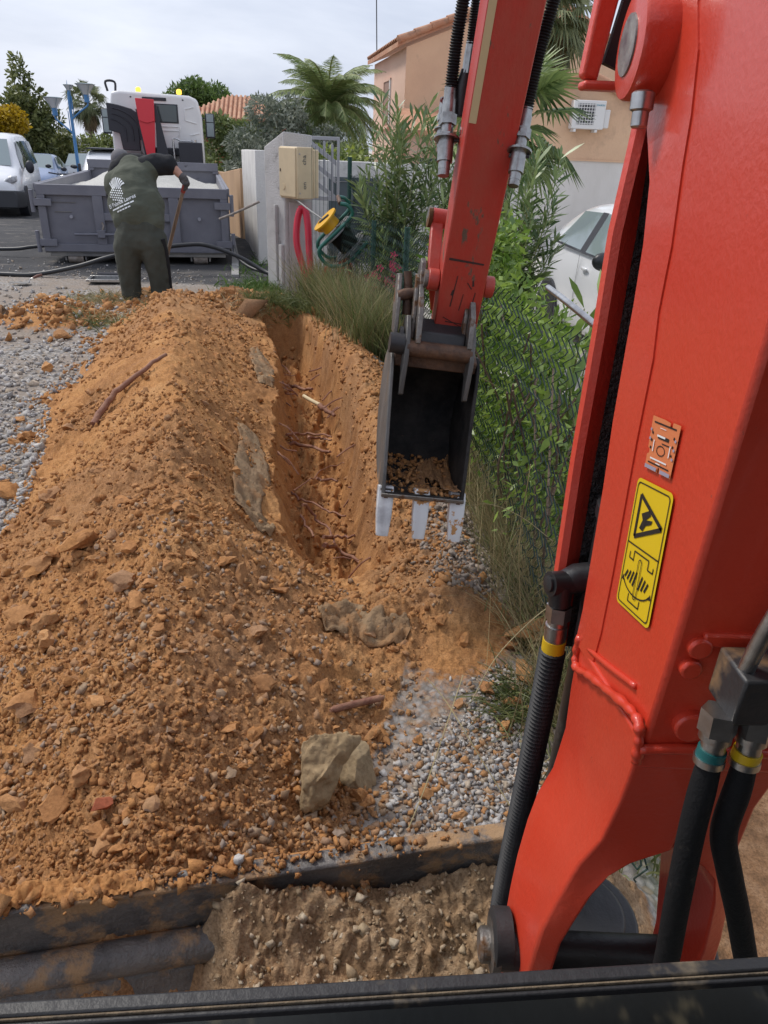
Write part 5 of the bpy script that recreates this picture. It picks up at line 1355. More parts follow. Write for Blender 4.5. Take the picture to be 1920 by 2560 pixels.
# kerb line along the lane
kb = MB(); kp = [(-2.12, 9.9), (-2.55, 12.0), (-3.05, 14.2), (-3.6, 16.5)]
kb.loft([[V(x_ - .05, y_, gz(x_, y_) - .05), V(x_ + .05, y_, gz(x_, y_) - .05), V(x_ + .05, y_, gz(x_, y_) + .03), V(x_ - .05, y_, gz(x_, y_) + .03)] for x_, y_ in kp])
tag(kb.build('kerb', pmat('kerb_concrete', (.34, .33, .32), .9, bump=.3, col2=(.26, .25, .24)), None), kind='structure')
# ------------------------------------------------------------------ trees and hedges at a distance
def leaf_quads(C, size, g, aspect=2.2, droop=0.0, outward=None, spread=1.0):
    """leaf-shaped quads (rhombs) at points C"""
    n = len(C)
    d = g.normal(size=(n, 3)) * spread
    if outward is not None: d += outward
    d[:, 2] -= droop
    d /= np.linalg.norm(d, axis=1)[:, None]
    a = g.normal(size=(n, 3)); s = np.cross(d, a); s /= np.linalg.norm(s, axis=1)[:, None]
    L_ = (size * np.exp(g.normal(0, .25, n)))[:, None]
    W = L_ / aspect
    v = np.stack([C, C + d * L_ * .45 + s * W * .5, C + d * L_, C + d * L_ * .45 - s * W * .5], 1).reshape(-1, 3)
    f = np.arange(4 * n).reshape(n, 4)
    return v, f

def blob_points(blobs, n, g, shell=.55):
    w = np.array([b[1][0] * b[1][1] * b[1][2] for b in blobs]) ** .67; w /= w.sum()
    k = g.choice(len(blobs), n, p=w)
    d = g.normal(size=(n, 3)); d /= np.linalg.norm(d, axis=1)[:, None]
    r = (shell + (1 - shell) * g.random(n)) ** .8
    c = np.array([b[0] for b in blobs])[k]; R = np.array([b[1] for b in blobs])[k]
    return c + d * r[:, None] * R, d

def clumps(c, R, n, r, g):
    """many small blobs filling an ellipsoid"""
    out = []
    for _ in range(n):
        d = g.normal(size=3); d /= np.linalg.norm(d); q = g.random() ** .45
        rr_ = r * g.uniform(.7, 1.4)
        out.append((tuple(np.array(c) + d * q * np.array(R)), (rr_, rr_, rr_ * .8)))
    return out

def tree(name, label, cat, base, blobs, n, leaf, mat, trunk=None, seed=0, group=None, aspect=2.0, droop=0.0, bark=None):
    g = np.random.default_rng(seed)
    t = thing(name, label, cat, base, group=group)
    C, d = blob_points(blobs, n, g)
    v, f = leaf_quads(C, leaf, g, aspect, droop, outward=d * .8)
    np_mesh('crown', v, f, mat, t)
    if trunk:
        m_ = MB()
        for pts, r in trunk: m_.tube(spline(pts, 4), [r * (1 - .6 * i / (4 * (len(pts) - 1))) for i in range(4 * (len(pts) - 1) + 1)], 8)
        m_.build('trunk', bark or BARK, t, smooth=60)
    return t
BARK = pmat('bark', (.12, .085, .06), .95, col2=(.2, .15, .11), scale=8, bump=.8, bscale=30)
LF_DK = leafmat('dark_foliage', (0.069, 0.094, 0.027), (0.250, 0.269, 0.094), scale=1.6)
LF_PINE = leafmat('pine_foliage', (0.056, 0.100, 0.022), (0.175, 0.263, 0.062), scale=.8)
LF_YEL = leafmat('yellow_foliage', (.30, .20, .01), (.62, .42, .02), scale=2.5)
LF_GRN = leafmat('hedge_foliage', (0.094, 0.131, 0.040), (0.250, 0.300, 0.106), scale=1.8)
LF_GRY = leafmat('grey_hedge_foliage', (0.106, 0.138, 0.094), (0.338, 0.362, 0.288), scale=2.0)
LF_MIX = leafmat('mixed_shrub_foliage', (0.081, 0.119, 0.035), (0.300, 0.338, 0.112), scale=1.2)
LF_OLI = leafmat('olive_shrub_foliage', (0.125, 0.150, 0.081), (0.325, 0.338, 0.200), scale=1.4)
g = np.random.default_rng(3)
tree('broadleaf_tree', 'tall dark broadleaf tree behind the white van', 'tree', (-16.6, 36.5, -.5),
     clumps((0, 0, 2.2), (1.15, 1.0, 2.0), 46, .42, g) + clumps((-2.2, .3, 2.2), (1.3, 1.0, 2.1), 34, .45, g) + [((-.3, 0, 4.75), (.30, .3, .55)), ((-.28, 0, 4.3), (.5, .4, .5))], 12500, .20, LF_DK, [([(0, 0, -.3), (-.05, .1, 1.2), (0, 0, 3)], .2)], 31)
tree('yellow_tree', 'rounded yellow leaved tree at the left edge above the van', 'tree', (-15.75, 32.2, -.5), clumps((0, 0, 2.45), (.62, .6, .8), 30, .26, g), 5200, .13, LF_YEL, [([(0, 0, 0), (0, 0, 2.2)], .15)], 32, aspect=1.5)
tree('umbrella_pine', 'wide umbrella pine behind the truck cab', 'tree', (-16.2, 69, -.5), clumps((-.6, 0, 5.0), (3.0, 2.2, 1.5), 60, .75, g) + clumps((3.4, .3, 4.3), (2.3, 1.6, .9), 34, .6, g), 15000, .36, LF_PINE, [([(0, 0, 0), (.2, 0, 2.5), (0, 0, 4.5)], .3)], 33, aspect=3)
tree('shrub', 'mixed green shrub below the fan palm behind the lamp', 'shrub', (-14.2, 40.5, -.4), clumps((0, 0, 1.5), (2.0, .9, 1.3), 30, .42, g), 5200, .17, LF_MIX, None, 34)
tree('shrub', 'olive grey shrub behind the lamp next to the truck', 'shrub', (-11.2, 41.5, -.4), clumps((0, 0, 1.7), (1.6, .8, 1.45), 28, .42, g), 5000, .17, LF_OLI, None, 35)
tree('shrub', 'dark bush behind the white van under the tall tree', 'shrub', (-16.4, 38.2, -.4), clumps((0, 0, 1.3), (1.9, .8, 1.4), 24, .42, g), 4000, .17, LF_DK, None, 36)
tree('shrub', 'bushy flowering shrub over the yellow wall by the lamp', 'shrub', (-12.8, 37.9, .0), clumps((0, 0, .95), (1.5, .6, .75), 22, .3, g), 4200, .13, LF_MIX, None, 37)
tree('hedge', 'grey green hedge over the beige wall at the end of the lane', 'hedge', (-5.9, 29.8, -.3), clumps((0, 0, 1.5), (1.5, .8, 1.35), 44, .45, g), 11000, .17, LF_GRN, None, 38)
tree('hedge', 'large silvery grey hedge behind the white wall', 'hedge', (-3.75, 25.2, -.3), clumps((0, 0, 1.75), (1.85, .9, 1.25), 70, .42, g), 20000, .14, LF_GRY, None, 39, aspect=3)
tree('hedge', 'low green hedge behind the wire fence under the date palm', 'hedge', (-1.3, 20, -.3), clumps((0, 0, 1.2), (1.3, .6, .8), 24, .32, g), 4200, .11, LF_GRN, None, 40)
tree('shrub', 'yellow green creeper rising behind the vented panel', 'shrub', (-1.0, 13.4, .2), clumps((0, 0, .95), (.45, .2, .45), 14, .16, g), 1300, .085, leafmat('lime_foliage', (.07, .11, .02), (.30, .36, .06), scale=4), None, 41)

# feather and fan palms
LF_PALM = leafmat('date_palm_leaf', (0.112, 0.175, 0.050), (0.375, 0.438, 0.175), .45, .25, 1.2)
LF_FAN = leafmat('fan_palm_leaf', (0.044, 0.094, 0.025), (0.250, 0.325, 0.106), .4, .3, 2.0)
LF_WASH = leafmat('washingtonia_leaf', (0.069, 0.094, 0.037), (0.263, 0.288, 0.138), .5, .25, 1.2)
LF_DRY = leafmat('dry_palm_leaf', (.18, .13, .07), (.42, .34, .20), .7, .2, 2.0)
def feather_palm(name, label, base, h, nf, L_, seed, mats, leaflet=.42, nl=34):
    g = np.random.default_rng(seed); t = thing(name, label, 'palm tree', base)
    VS = []; FS = []; MI = []; stem = MB(); off = 0
    for i in range(nf):
        az = i * 2.39996 + g.normal(0, .15); el = math.radians(84 - 108 * (i / nf) ** .95 + g.normal(0, 5))
        Lf = L_ * g.uniform(.85, 1.1); p = np.array([0, 0, h]); pts = [p.copy()]; e = el
        for k in range(14):
            p = p + Lf / 14 * np.array([math.cos(az) * math.cos(e), math.sin(az) * math.cos(e), math.sin(e)]); pts.append(p.copy()); e -= math.radians(5.0 + 3.5 * (k / 14))
        pts = np.array(pts)
        stem.tube([tuple(q) for q in pts[::2]], [.03 * (1 - .8 * k / 7) + .004 for k in range(8)], 4, False)
        sd = np.array([-math.sin(az), math.cos(az), 0])
        u = np.linspace(.12, .99, nl); P = np.stack([np.interp(u * 14, np.arange(15), pts[:, j]) for j in range(3)], 1); T_ = np.gradient(P, axis=0); T_ /= np.linalg.norm(T_, axis=1)[:, None]
        nrm = np.cross(T_, sd)
        for sg in (-1, 1):
            ll = leaflet * np.sin(np.clip(u * 1.05, 0, 1) * math.pi) ** .6 * g.uniform(.85, 1.1, nl)
            d = sd[None] * sg * .8 + T_ * .75 + nrm * (-.15) + g.normal(0, .07, (nl, 3)); d[:, 2] -= .34; d /= np.linalg.norm(d, axis=1)[:, None]
            tip = P + d * ll[:, None]; w = T_ * .011
            v = np.stack([P - w, P + w, P + d * ll[:, None] * .6 + w * .8, tip, P + d * ll[:, None] * .6 - w * .8], 1)
            VS.append(v.reshape(-1, 3)); FS.append((np.arange(nl)[:, None] * 5 + off)); off += nl * 5
    V_ = np.concatenate(VS); q0 = np.concatenate(FS).ravel()
    faces = np.concatenate([np.stack([q0, q0 + 1, q0 + 2, q0 + 4], 1), np.stack([q0 + 4, q0 + 2, q0 + 3, q0 + 3], 1)])
    faces3 = np.concatenate([faces[:, [0, 1, 2]], faces[:, [0, 2, 3]]]); faces3 = faces3[(faces3[:, 1] != faces3[:, 2])]
    np_mesh('crown', V_, faces3, mats[0], t)
    stem.build('frond_stem', mats[1], t, smooth=60)['kind'] = 'stuff'
    MB().tube([(0, 0, -.2), (0, 0, h * .5), (0, 0, h)], [.26, .24, .32], 12).build('trunk', BARK, t, smooth=60)
    return t
STEM = pmat('palm_stem', (.24, .25, .10), .6)
feather_palm('date_palm', 'big arching date palm behind the silvery hedge and the fence', (-2.45, 27.3, -.3), 3.0, 84, 2.4, 51, (LF_PALM, STEM), .52, 92)

def fan_leaf(mb_v, mb_f, base, d, upn, R_, g, nseg=26, cut=.55, droop=.25):
    """one fan leaf: narrow folded segments spreading from the stalk end"""
    d = d / np.linalg.norm(d); s = np.cross(d, upn); s /= np.linalg.norm(s); n_ = np.cross(s, d)
    for k in range(nseg):
        a = math.radians(-118 + 236 * (k + .5) / nseg); r = R_ * (1 - .18 * abs(a) / 2.05) * g.uniform(.93, 1.05)
        dk = d * math.cos(a) + s * math.sin(a); w = r * math.tan(math.radians(236 / nseg / 2)) * .98
        sk = -d * math.sin(a) + s * math.cos(a)
        tip = base + dk * r + n_ * (-.12 * r) + np.array([0, 0, -droop * r * g.uniform(.5, 1.2)])
        m = base + dk * r * cut + np.array([0, 0, -droop * r * .15])
        b = len(mb_v)
        mb_v += [base, m + sk * w * cut + n_ * .01, m - n_ * .02 * r, m - sk * w * cut + n_ * .01, tip]
        mb_f += [(b, b + 1, b + 2), (b, b + 2, b + 3), (b + 1, b + 4, b + 2), (b + 2, b + 4, b + 3)]

def fan_palm(name, label, base, h, nf, R_, stalk, seed, mat, el0=80, el1=-50, droop=.25, skirt=0, trunk_r=.12):
    g = np.random.default_rng(seed); t = thing(name, label, 'palm tree', base)
    vs, fs = [], []; st_ = MB()
    for i in range(nf):
        az = i * 2.39996 + g.normal(0, .2); el = math.radians(el0 + (el1 - el0) * (i / max(nf - 1, 1)) + g.normal(0, 6))
        d = np.array([math.cos(az) * math.cos(el), math.sin(az) * math.cos(el), math.sin(el)]); p = np.array([0, 0, h]) + d * stalk * g.uniform(.8, 1.15)
        st_.tube([(0, 0, h - .1), tuple(np.array([0, 0, h]) + d * stalk * .5 + np.array([0, 0, .03])), tuple(p)], .012, 5)
        fan_leaf(vs, fs, p, d + np.array([0, 0, -.15]), np.array([0, 0, 1.0]) + g.normal(0, .35, 3), R_ * g.uniform(.85, 1.1), g, droop=droop)
    np_mesh('crown', np.array(vs), np.array(fs), mat, t)
    st_.build('leaf_stalk', STEM, t, smooth=60)['kind'] = 'stuff'
    MB().tube([(0, 0, -.3), (0, 0, h * .5), (0, 0, h)], [trunk_r * 1.2, trunk_r, trunk_r * 1.15], 10).build('trunk', BARK, t, smooth=60)
    if skirt:
        vs, fs = [], []
        for i in range(skirt):
            az = g.uniform(0, 6.28); d = np.array([math.cos(az) * .45, math.sin(az) * .45, -.9]); p = np.array([0, 0, h - g.uniform(.1, .9)]) + d * .25
            fan_leaf(vs, fs, p, d, np.array([math.cos(az), math.sin(az), .4]), R_ * .8, g, droop=.5)
        np_mesh('dead_leaf_skirt', np.array(vs), np.array(fs), LF_DRY, t)
    return t
fan_palm('fan_palm', 'fan palm with stiff green leaves behind the excavator arm', (1.35, 10.3, -.3), 2.25, 17, .62, .55, 61, LF_FAN, 70, -45, .16)
fan_palm('fan_palm', 'tall fan palm with hanging dry skirt at the top by the boom', (3.3, 19.2, -.3), 4.65, 34, .62, .55, 62, LF_WASH, 80, -70, .55, 40, .16)
fan_palm('fan_palm', 'distant fan palm behind the blue street lamp', (-19.4, 50.5, -.5), 4.0, 34, .75, .8, 63, LF_WASH, 80, -60, .4, 14, .18)
fan_palm('fan_palm', 'small pale fan palm next to the truck cab mirror', (-12.3, 46, -.5), 2.6, 20, .7, .8, 64, LF_FAN, 70, -50, .5, 0, .15)
# ------------------------------------------------------------------ skip container
SKP = pmat('skip_grey_paint', (.15, .15, .178), .5, col2=(.178, .178, .205), scale=3, bump=.12, bscale=30, dirt=(.07, .068, .075), dscale=5, dlo=.66, dhi=.74)
SKD = pmat('dusty_skip_base', (.24, .225, .205), .8, col2=(.15, .145, .145), scale=3, bump=.2)
SKR = pmat('rusty_roller', (.22, .18, .15), .75, .2, col2=(.34, .30, .27), scale=14, bump=.3)
SK = thing('skip_container', 'dark grey steel skip full of gravel standing on the road behind the worker', 'skip', (-4.83, 10.35, 0), rad(14))
def kbx(name, a, b, mat=None, parent=None, bevel=.006): return MB().box2(a, b).build(name, mat or SKP, parent or SK, bevel=bevel)
SW, SL, Z0, Z1 = 2.5, 5.4, .17, 1.02
door = kbx('door', (.02, .06, Z0 + .02), (SW - .02, .10, Z1 - .02))
for nm, a, b in (('door_rail', (.0, .0, Z1 - .13), (SW, .058, Z1)), ('door_rail', (.0, .0, Z0), (SW, .058, Z0 + .10)), ('door_rail', (.0, .0, Z0 + .1), (.10, .057, Z1 - .13)), ('door_rail', (SW - .10, .0, Z0 + .1), (SW, .057, Z1 - .13)),
                 ('door_post', (.70, .0, Z0 + .1), (.83, .056, Z1 - .13)), ('door_post', (1.70, .0, Z0 + .1), (1.83, .056, Z1 - .13)), ('door_rail', (.83, .005, .58), (1.70, .056, .68))):
    kbx(nm, a, b, SKP, door)
for x_ in (.40, 2.10): MB().cyl((x_, .06, .62), (x_, .02, .62), .022, 12).build('door_stud', pmat('stud_grey', (.30, .30, .34), .5), door, smooth=40)
MB().box((.33, .052, .80), (.30, .012, .008)).build('seam', SKD, door); MB().box((.30, .052, .68), (.22, .012, .008)).build('seam', SKD, door)
lt = MB(); lt.tube(spline([(.42, -.03, .40), (.9, -.045, .405), (1.3, -.04, .39), (1.62, -.03, .40)], 6), .018, 10); lt.build('latch_bar', SKP, SK, smooth=60)
kbx('latch_bracket', (.72, -.06, .36), (.82, .0, .46)); MB().tube([(.79, -.03, .46), (.81, -.03, .52), (.79, -.03, .56)], .012, 8).build('latch_chain', SKR, SK, smooth=60)
for z_ in (Z0 + .12, Z1 - .22):
    for x_ in (-.02, SW + .02):
        h_ = MB(); s2 = 1 if x_ < 0 else -1
        h_.box((x_ + s2 * .09, -.018, z_), (.22, .03, .09)); h_.cyl((x_ - s2 * .04, .0, z_ - .13), (x_ - s2 * .04, .0, z_ + .15), .028, 12); h_.build('hinge', SKP, SK, bevel=.004)
kbx('side_wall', (.0, .101, Z0), (.05, SL, Z1 - .0)); kbx('side_wall', (SW - .05, .101, Z0), (SW, SL, Z1))
kbx('top_rail', (-.04, .101, Z1 - .10), (-.001, SL, Z1 + .003)); kbx('top_rail', (SW + .001, .101, Z1 - .10), (SW + .04, SL, Z1 + .003))
for k in range(6):
    kbx('side_rib', (-.035, .5 + k * .85, Z0), (-.002, .6 + k * .85, Z1 - .11)); kbx('side_rib', (SW + .002, .5 + k * .85, Z0), (SW + .035, .6 + k * .85, Z1 - .11))
fw_ = kbx('front_wall', (.05, SL - .05, Z0), (SW - .05, SL, 1.20)); kbx('wall_rail', (.0, SL - .11, 1.07), (SW, SL - .051, 1.22), SKP, fw_); kbx('wall_post', (.0, SL - .11, Z1), (.11, SL - .052, 1.069), SKP, fw_); kbx('wall_post', (SW - .11, SL - .11, Z1), (SW, SL - .052, 1.069), SKP, fw_)
kbx('floor', (.0, .02, Z0 - .02), (SW, SL, Z0 - .001), SKD); kbx('base_beam', (.06, .03, Z0 - .065), (SW - .06, .14, Z0 - .021), SKD)
for x_ in (.38, 2.08): MB().cyl((x_ - .10, .11, .078), (x_ + .10, .11, .078), .074, 20).build('roller', SKR, SK, bevel=.006)
for x_ in (.25, .51, 1.95, 2.21): kbx('roller_bracket', (x_ - .012, .05, .045), (x_ + .012, .2, .125), SKD)
for x_ in (.95, 1.5): kbx('runner', (x_ - .05, .05, .03), (x_ + .05, SL, Z0 - .101), SKR)
# gravel in the skip
nx, ny = 60, 110
gx = np.linspace(.051, SW - .051, nx); gy_ = np.linspace(.101, SL - .055, ny); GX, GY = np.meshgrid(gx, gy_)
hz_ = .84 + .50 * np.exp(-(((GX - 1.25) / .75) ** 2 + ((GY - 2.9) / 1.35) ** 2)) + .02 * fbm(GX, GY, 4, 4, 91) + .012 * cells(GX, GY, 16, 92)
LIGHTG = stone_material('pale_gravel', [(.46, .47, .45), (.60, .60, .57), (.52, .53, .51)], .5, 60)
Rm = Matrix.Rotation(rad(14), 3, 'Z'); ofs = V(-4.83, 10.35, 0)
P = [tuple(Rm @ V(a, b, c) + ofs) for a, b, c in zip(GX.ravel(), GY.ravel(), hz_.ravel())]
ids = np.arange(nx * ny).reshape(ny, nx); F = np.stack([ids[:-1, :-1], ids[:-1, 1:], ids[1:, 1:], ids[1:, :-1]], -1).reshape(-1, 4)
gl = np_mesh('gravel_load', np.array(P), F, LIGHTG, None, True); tag(gl, 'pale grey gravel heaped inside the dark grey skip', 'gravel', kind='stuff')

# ------------------------------------------------------------------ truck
CABW = pmat('cab_white_paint', (.80, .79, .77), .35, coat=.2, col2=(.74, .73, .72), scale=2)
PLK = pmat('dark_plastic', (.030, .031, .040), .5, bump=.05)
HOOKR = pmat('hook_red_paint', (.70, .028, .045), .4, coat=.2)
GLASS = pmat('dark_glass', (.05, .07, .07), .08, spec=.8)
GLASSL = pmat('light_glass', (.22, .27, .28), .08, spec=.9)
AMB = bpy.data.materials.new('amber_beacon'); AMB.use_nodes = True; b_ = AMB.node_tree.nodes['Principled BSDF']; b_.inputs['Base Color'].default_value = (.8, .25, .01, 1); b_.inputs['Emission Color'].default_value = (1, .45, .05, 1); b_.inputs['Emission Strength'].default_value = 1.6
TYRE = pmat('tyre_rubber', (.022, .022, .023), .85, bump=.3)
CHRM = pmat('bright_metal', (.6, .6, .6), .25, .9)
TK = thing('hooklift_truck', 'white hooklift truck with red arm seen from behind over the skip', 'truck', (-6.62, 22.0, -.40), rad(13))
cab_ = MB()
W2 = 1.19
prof_b = [(-W2, .95), (W2, .95), (W2 + .01, 1.6), (W2, 2.6), (W2 - .10, 3.02), (W2 - .3, 3.10), (-W2 + .3, 3.14), (-W2 + .08, 3.10), (-W2, 2.7), (-W2 - .01, 1.6)]
rings = [[V(x_ * f, y_, .95 + (z_ - .95) * hf) for x_, z_ in prof_b] for y_, f, hf in ((0, 1.0, .99), (.06, 1.0, 1.0), (1.0, 1.0, 1.01), (1.7, .98, .97), (2.1, .94, .62), (2.2, .9, .5))]
cab_.loft(rings); cbo = cab_.build('cab', CABW, TK, bevel=.05, seg=3)
MB().box((.36, -.012, 2.42), (.68, .03, .62)).build('rear_window', GLASS, TK, bevel=.05, seg=3)
MB().box((.36, -.006, 2.42), (.75, .02, .69)).build('window_seal', PLK, TK, bevel=.05, seg=3)
MB().box((-.02, -.012, 2.92), (.62, .03, .12)).build('roof_badge', PLK, TK, bevel=.01)
for a, b, w in (((.75, 2.6), (1.0, 2.7), .03), ((.75, 2.2), (.75, 2.6), .03), ((.75, 2.2), (1.05, 2.1), .03), ((.1, 1.95), (.55, 1.95), .03), ((.1, 1.80), (.55, 1.80), .03), ((.55, 1.6), (.60, 1.95), .03), ((.85, 1.65), (1.1, 1.75), .03)):
    MB().bar(V(a[0], -.004, a[1]), V(b[0], -.004, b[1]), .03, .035, (0, 1, 0)).build('panel_swage', CABW, TK, bevel=.01)
for x_, z_ in ((-.62, 2.95), (.72, 2.93)): MB().cyl((x_, 0, z_), (x_, -.01, z_), .025, 10).build('bolt', PLK, TK, smooth=40)
for x_ in (-.45, .62):
    bn = MB(); bn.lathe([(.05, 0), (.07, .02), (.07, .09), (.045, .12), (.0, .13)], (x_, .5, 3.14), 14); bn.build('beacon', AMB, TK, smooth=50)
MB().tube(spline([(-1.22, .3, 3.12), (-1.25, .3, 3.34), (-1.02, .3, 3.34), (-1.02, .3, 3.13)], 4), .03, 8).build('air_horn', PLK, TK, smooth=60)
# black side deflector with curved ribs
df = [(-1.24, 2.70), (-1.24, 1.72), (-.98, 1.62), (-.93, 1.02), (-.48, 1.02), (-.46, 2.05), (-.40, 2.30), (-.62, 2.52), (-.95, 2.64)]
dfo = MB().prism(df, (0, 0, 0), (1, 0, 0), (0, 0, 1), (0, 1, 0), -.22, -.06).build('side_deflector', PLK, TK, bevel=.02)
for r in (.42, .62, .82):
    pts = [V(-1.20 + r * math.sin(a) * .92, -.225, 1.70 + r * math.cos(a)) for a in [rad(8 + 11 * k) for k in range(8)]]
    pts.append(pts[-1] + V(.0, 0, -.45 + .1 * r)); MB().tube(pts, .022, 8).build('rib', PLK, dfo, smooth=60)
MB().box((-.70, -.13, .86), (.48, .2, .30)).build('grey_panel', SKD, TK, bevel=.02)
# red hook arm with black side plates
ha = MB(); ha.hexa([V(-.17, -.60, .55), V(.0, -.60, .55), V(.0, -.45, .55), V(-.17, -.45, .55), V(-.32, -.62, 2.10), V(.09, -.62, 2.10), V(.06, -.45, 2.10), V(-.28, -.45, 2.10)]); ha.build('hook_arm', HOOKR, TK, bevel=.01)
ha = MB(); ha.prism([(-.32, 2.10), (-.11, 2.02), (.09, 2.10), (.105, 2.86), (-.36, 2.88)], (0, -.625, 0), (1, 0, 0), (0, 0, 1), (0, 1, 0), -.03, .14); ha.build('hook_head', HOOKR, TK, bevel=.012)
ha = MB(); ha.hexa([V(.06, -.58, .5), V(.42, -.58, .5), V(.42, -.44, .5), V(.06, -.44, .5), V(.115, -.58, 2.7), V(.14, -.58, 2.7), V(.14, -.44, 2.7), V(.115, -.44, 2.7)]); ha.build('arm_side_plate', PLK, TK)
ha = MB(); ha.hexa([V(-.22, -.57, .5), V(-.18, -.57, .5), V(-.18, -.44, .5), V(-.22, -.44, .5), V(-.38, -.57, 2.5), V(-.33, -.57, 2.5), V(-.33, -.44, 2.5), V(-.38, -.44, 2.5)]); ha.build('arm_side_plate', PLK, TK)
hk = MB(); hk.tube(spline([(-.09, -.62, .62), (-.09, -.75, .45), (-.03, -.80, .38), (.05, -.74, .42)], 5), .05, 10); hk.build('hook', pmat('worn_hook', (.22, .10, .06), .6), TK, smooth=60)
MB().box((0, .2, .62), (2.0, 1.2, .5)).build('chassis_bracket', PLK, TK, bevel=.05)
MB().box((.15, -.1, 1.02), (.9, .3, .30)).build('gearbox_cover', PLK, TK, bevel=.05)
MB().box((.85, -.35, .94), (.62, .42, .92)).build('hydraulic_tank', PLK, TK, bevel=.02)
MB().tube(spline([(.42, -.4, .4), (.40, -.4, 1.35), (.42, -.4, 1.52), (.52, -.4, 1.50), (.62, -.4, 1.44), (.95, -.4, 1.44)], 5), .028, 8).build('filler_pipe', CHRM, TK, smooth=60)
MB().cyl((.95, -.35, 1.40), (.95, -.35, 1.50), .07, 14).build('tank_cap', CHRM, TK, smooth=40)
tb_ = MB(); tb_.prism([(-1.15, .62), (-.25, .58), (-.20, .72), (-.32, .84), (-.62, .86), (-1.15, .90)], (0, -.5, 0), (1, 0, 0), (0, 0, 1), (0, 1, 0), -.15, .2); tb_.build('red_mudguard', HOOKR, TK, bevel=.03)
for x_ in (-.30, .20, .5): MB().cyl((x_, -.7, .35), (x_, -.7, .62), .018, 8).build('guide_peg', CHRM, TK, smooth=40)
MB().bar(V(-.35, -.72, .42), V(.36, -.72, .42), .05, .06).build('cross_bar', SKD, TK, bevel=.01)
for sx_ in (-1, 1):
    MB().bar(V(sx_ * 1.2, 1.2, 2.35), V(sx_ * 1.42, .9, 2.38), .04, .04).build('mirror_arm', PLK, TK)
    for z0, h_, w in ((2.36, .36, .26), (1.92, .66, .26)):
        MB().box((sx_ * 1.40, .9, z0), (w, .12, h_)).build('mirror', PLK, TK, bevel=.05, seg=3)
        MB().box((sx_ * 1.40, .835, z0), (w * .74, .01, h_ * .8)).build('mirror_glass', GLASSL, TK, bevel=.02)
for x_ in (-.42, .42): MB().box((x_, -3.0, .78), (.10, 6.4, .25)).build('chassis_rail', PLK, TK)
for y_ in (1.2, -2.6, -4.0):
    for x_ in (-1.0, 1.0): MB().lathe([(.25, -.15), (.46, -.15), (.5, -.11), (.5, .11), (.46, .15), (.25, .15)], (x_, y_, .5), 24, (1, 0, 0)).build('wheel', TYRE, TK, smooth=40)

for o in list(TK.children):
    n0 = o.name.split('.')[0]
    if n0 in ('rear_window', 'window_seal', 'roof_badge', 'panel_swage', 'bolt', 'side_deflector', 'grey_panel', 'hook_arm', 'hook_head', 'arm_side_plate', 'hook', 'gearbox_cover', 'hydraulic_tank', 'filler_pipe', 'tank_cap', 'red_mudguard', 'guide_peg', 'cross_bar', 'mirror_arm', 'mirror', 'mirror_glass'):
        o.scale.z = .66; o.location.z = 3.1 * .34
        if n0 in ('rear_window', 'window_seal'): o.location.x = -.16
        if n0 in ('hook_arm', 'hook_head', 'arm_side_plate', 'hook'): o.location.x = -.10

# ------------------------------------------------------------------ cars and vans
def interp_station(S, y_):
    ys = [s[0] for s in S]
    for i in range(len(S) - 1):
        if ys[i] <= y_ <= ys[i + 1]:
            f = (y_ - ys[i]) / (ys[i + 1] - ys[i]); return [tuple(a + (b - a) * f for a, b in zip(p, q)) for p, q in zip(S[i][1], S[i + 1][1])]
    return S[-1][1] if y_ > ys[-1] else S[0][1]
def body_x(S, y_, z_):
    pr_ = interp_station(S, y_)
    for (x0, z0), (x1, z1) in zip(pr_[1:], pr_[2:]):
        if min(z0, z1) <= z_ <= max(z0, z1) and abs(z1 - z0) > 1e-5: return x0 + (x1 - x0) * (z_ - z0) / (z1 - z0)
    return pr_[2][0]
def car_stations(spec):
    """spec rows: y, sill z, belt z, top z, half width at sill, belt, top"""
    S = []
    for y_, zb, zm, zt, wb, wm, wt in spec:
        S.append((y_, [(0, zb), (wb * .9, zb), (wb, zb + .06), (wm, zb + (zm - zb) * .55), (wm * .985, zm), (wt, zt - .045 if zt - zm > .12 else zm + (zt - zm) * .6), (wt * .80, zt), (0, zt + .012)]))
    return S
def car_body(S, mat, parent, sub=1):
    rings = []
    for y_, pr_ in S:
        rings.append([V(x_, y_, z_) for x_, z_ in pr_] + [V(-x_, y_, z_) for x_, z_ in pr_[-2:0:-1]])
    o = MB().loft(rings).build('body', mat, parent, smooth=180)
    if sub: m_ = o.modifiers.new('sub', 'SUBSURF'); m_.levels = 2; m_.render_levels = 2
    return o
def side_panel(S, poly, off, mat, parent, name, sides=(1, -1), k=6):
    for sg in sides:
        pts = []
        n = len(poly)
        for i in range(n):
            a, b = poly[i], poly[(i + 1) % n]
            for j in range(k):
                f = j / k; y_, z_ = a[0] + (b[0] - a[0]) * f, a[1] + (b[1] - a[1]) * f; pts.append(V(sg * (body_x(S, y_, z_) + off), y_, z_))
        c = sum(pts, V(0, 0, 0)) / len(pts); c.x = sg * (body_x(S, c.y, c.z) + off)
        MB().add(pts + [c], [(i, (i + 1) % len(pts), len(pts)) for i in range(len(pts))]).build(name, mat, parent, smooth=180)
def wheels(parent, ys, x_, r, rimmat):
    for y_ in ys:
        for sg in (-1, 1):
            w = MB().lathe([(r * .62, -.09), (r * .95, -.09), (r, -.06), (r, .06), (r * .95, .09), (r * .62, .09)], (sg * x_, y_, r), 24, (1, 0, 0)).build('wheel', TYRE, parent, smooth=40)
            MB().lathe([(.02, sg * .075), (r * .3, sg * .085), (r * .63, sg * .07), (r * .63, -sg * .05), (.02, -sg * .05)], (sg * x_, y_, r), 20, (1, 0, 0)).build('rim', rimmat, w, smooth=40)
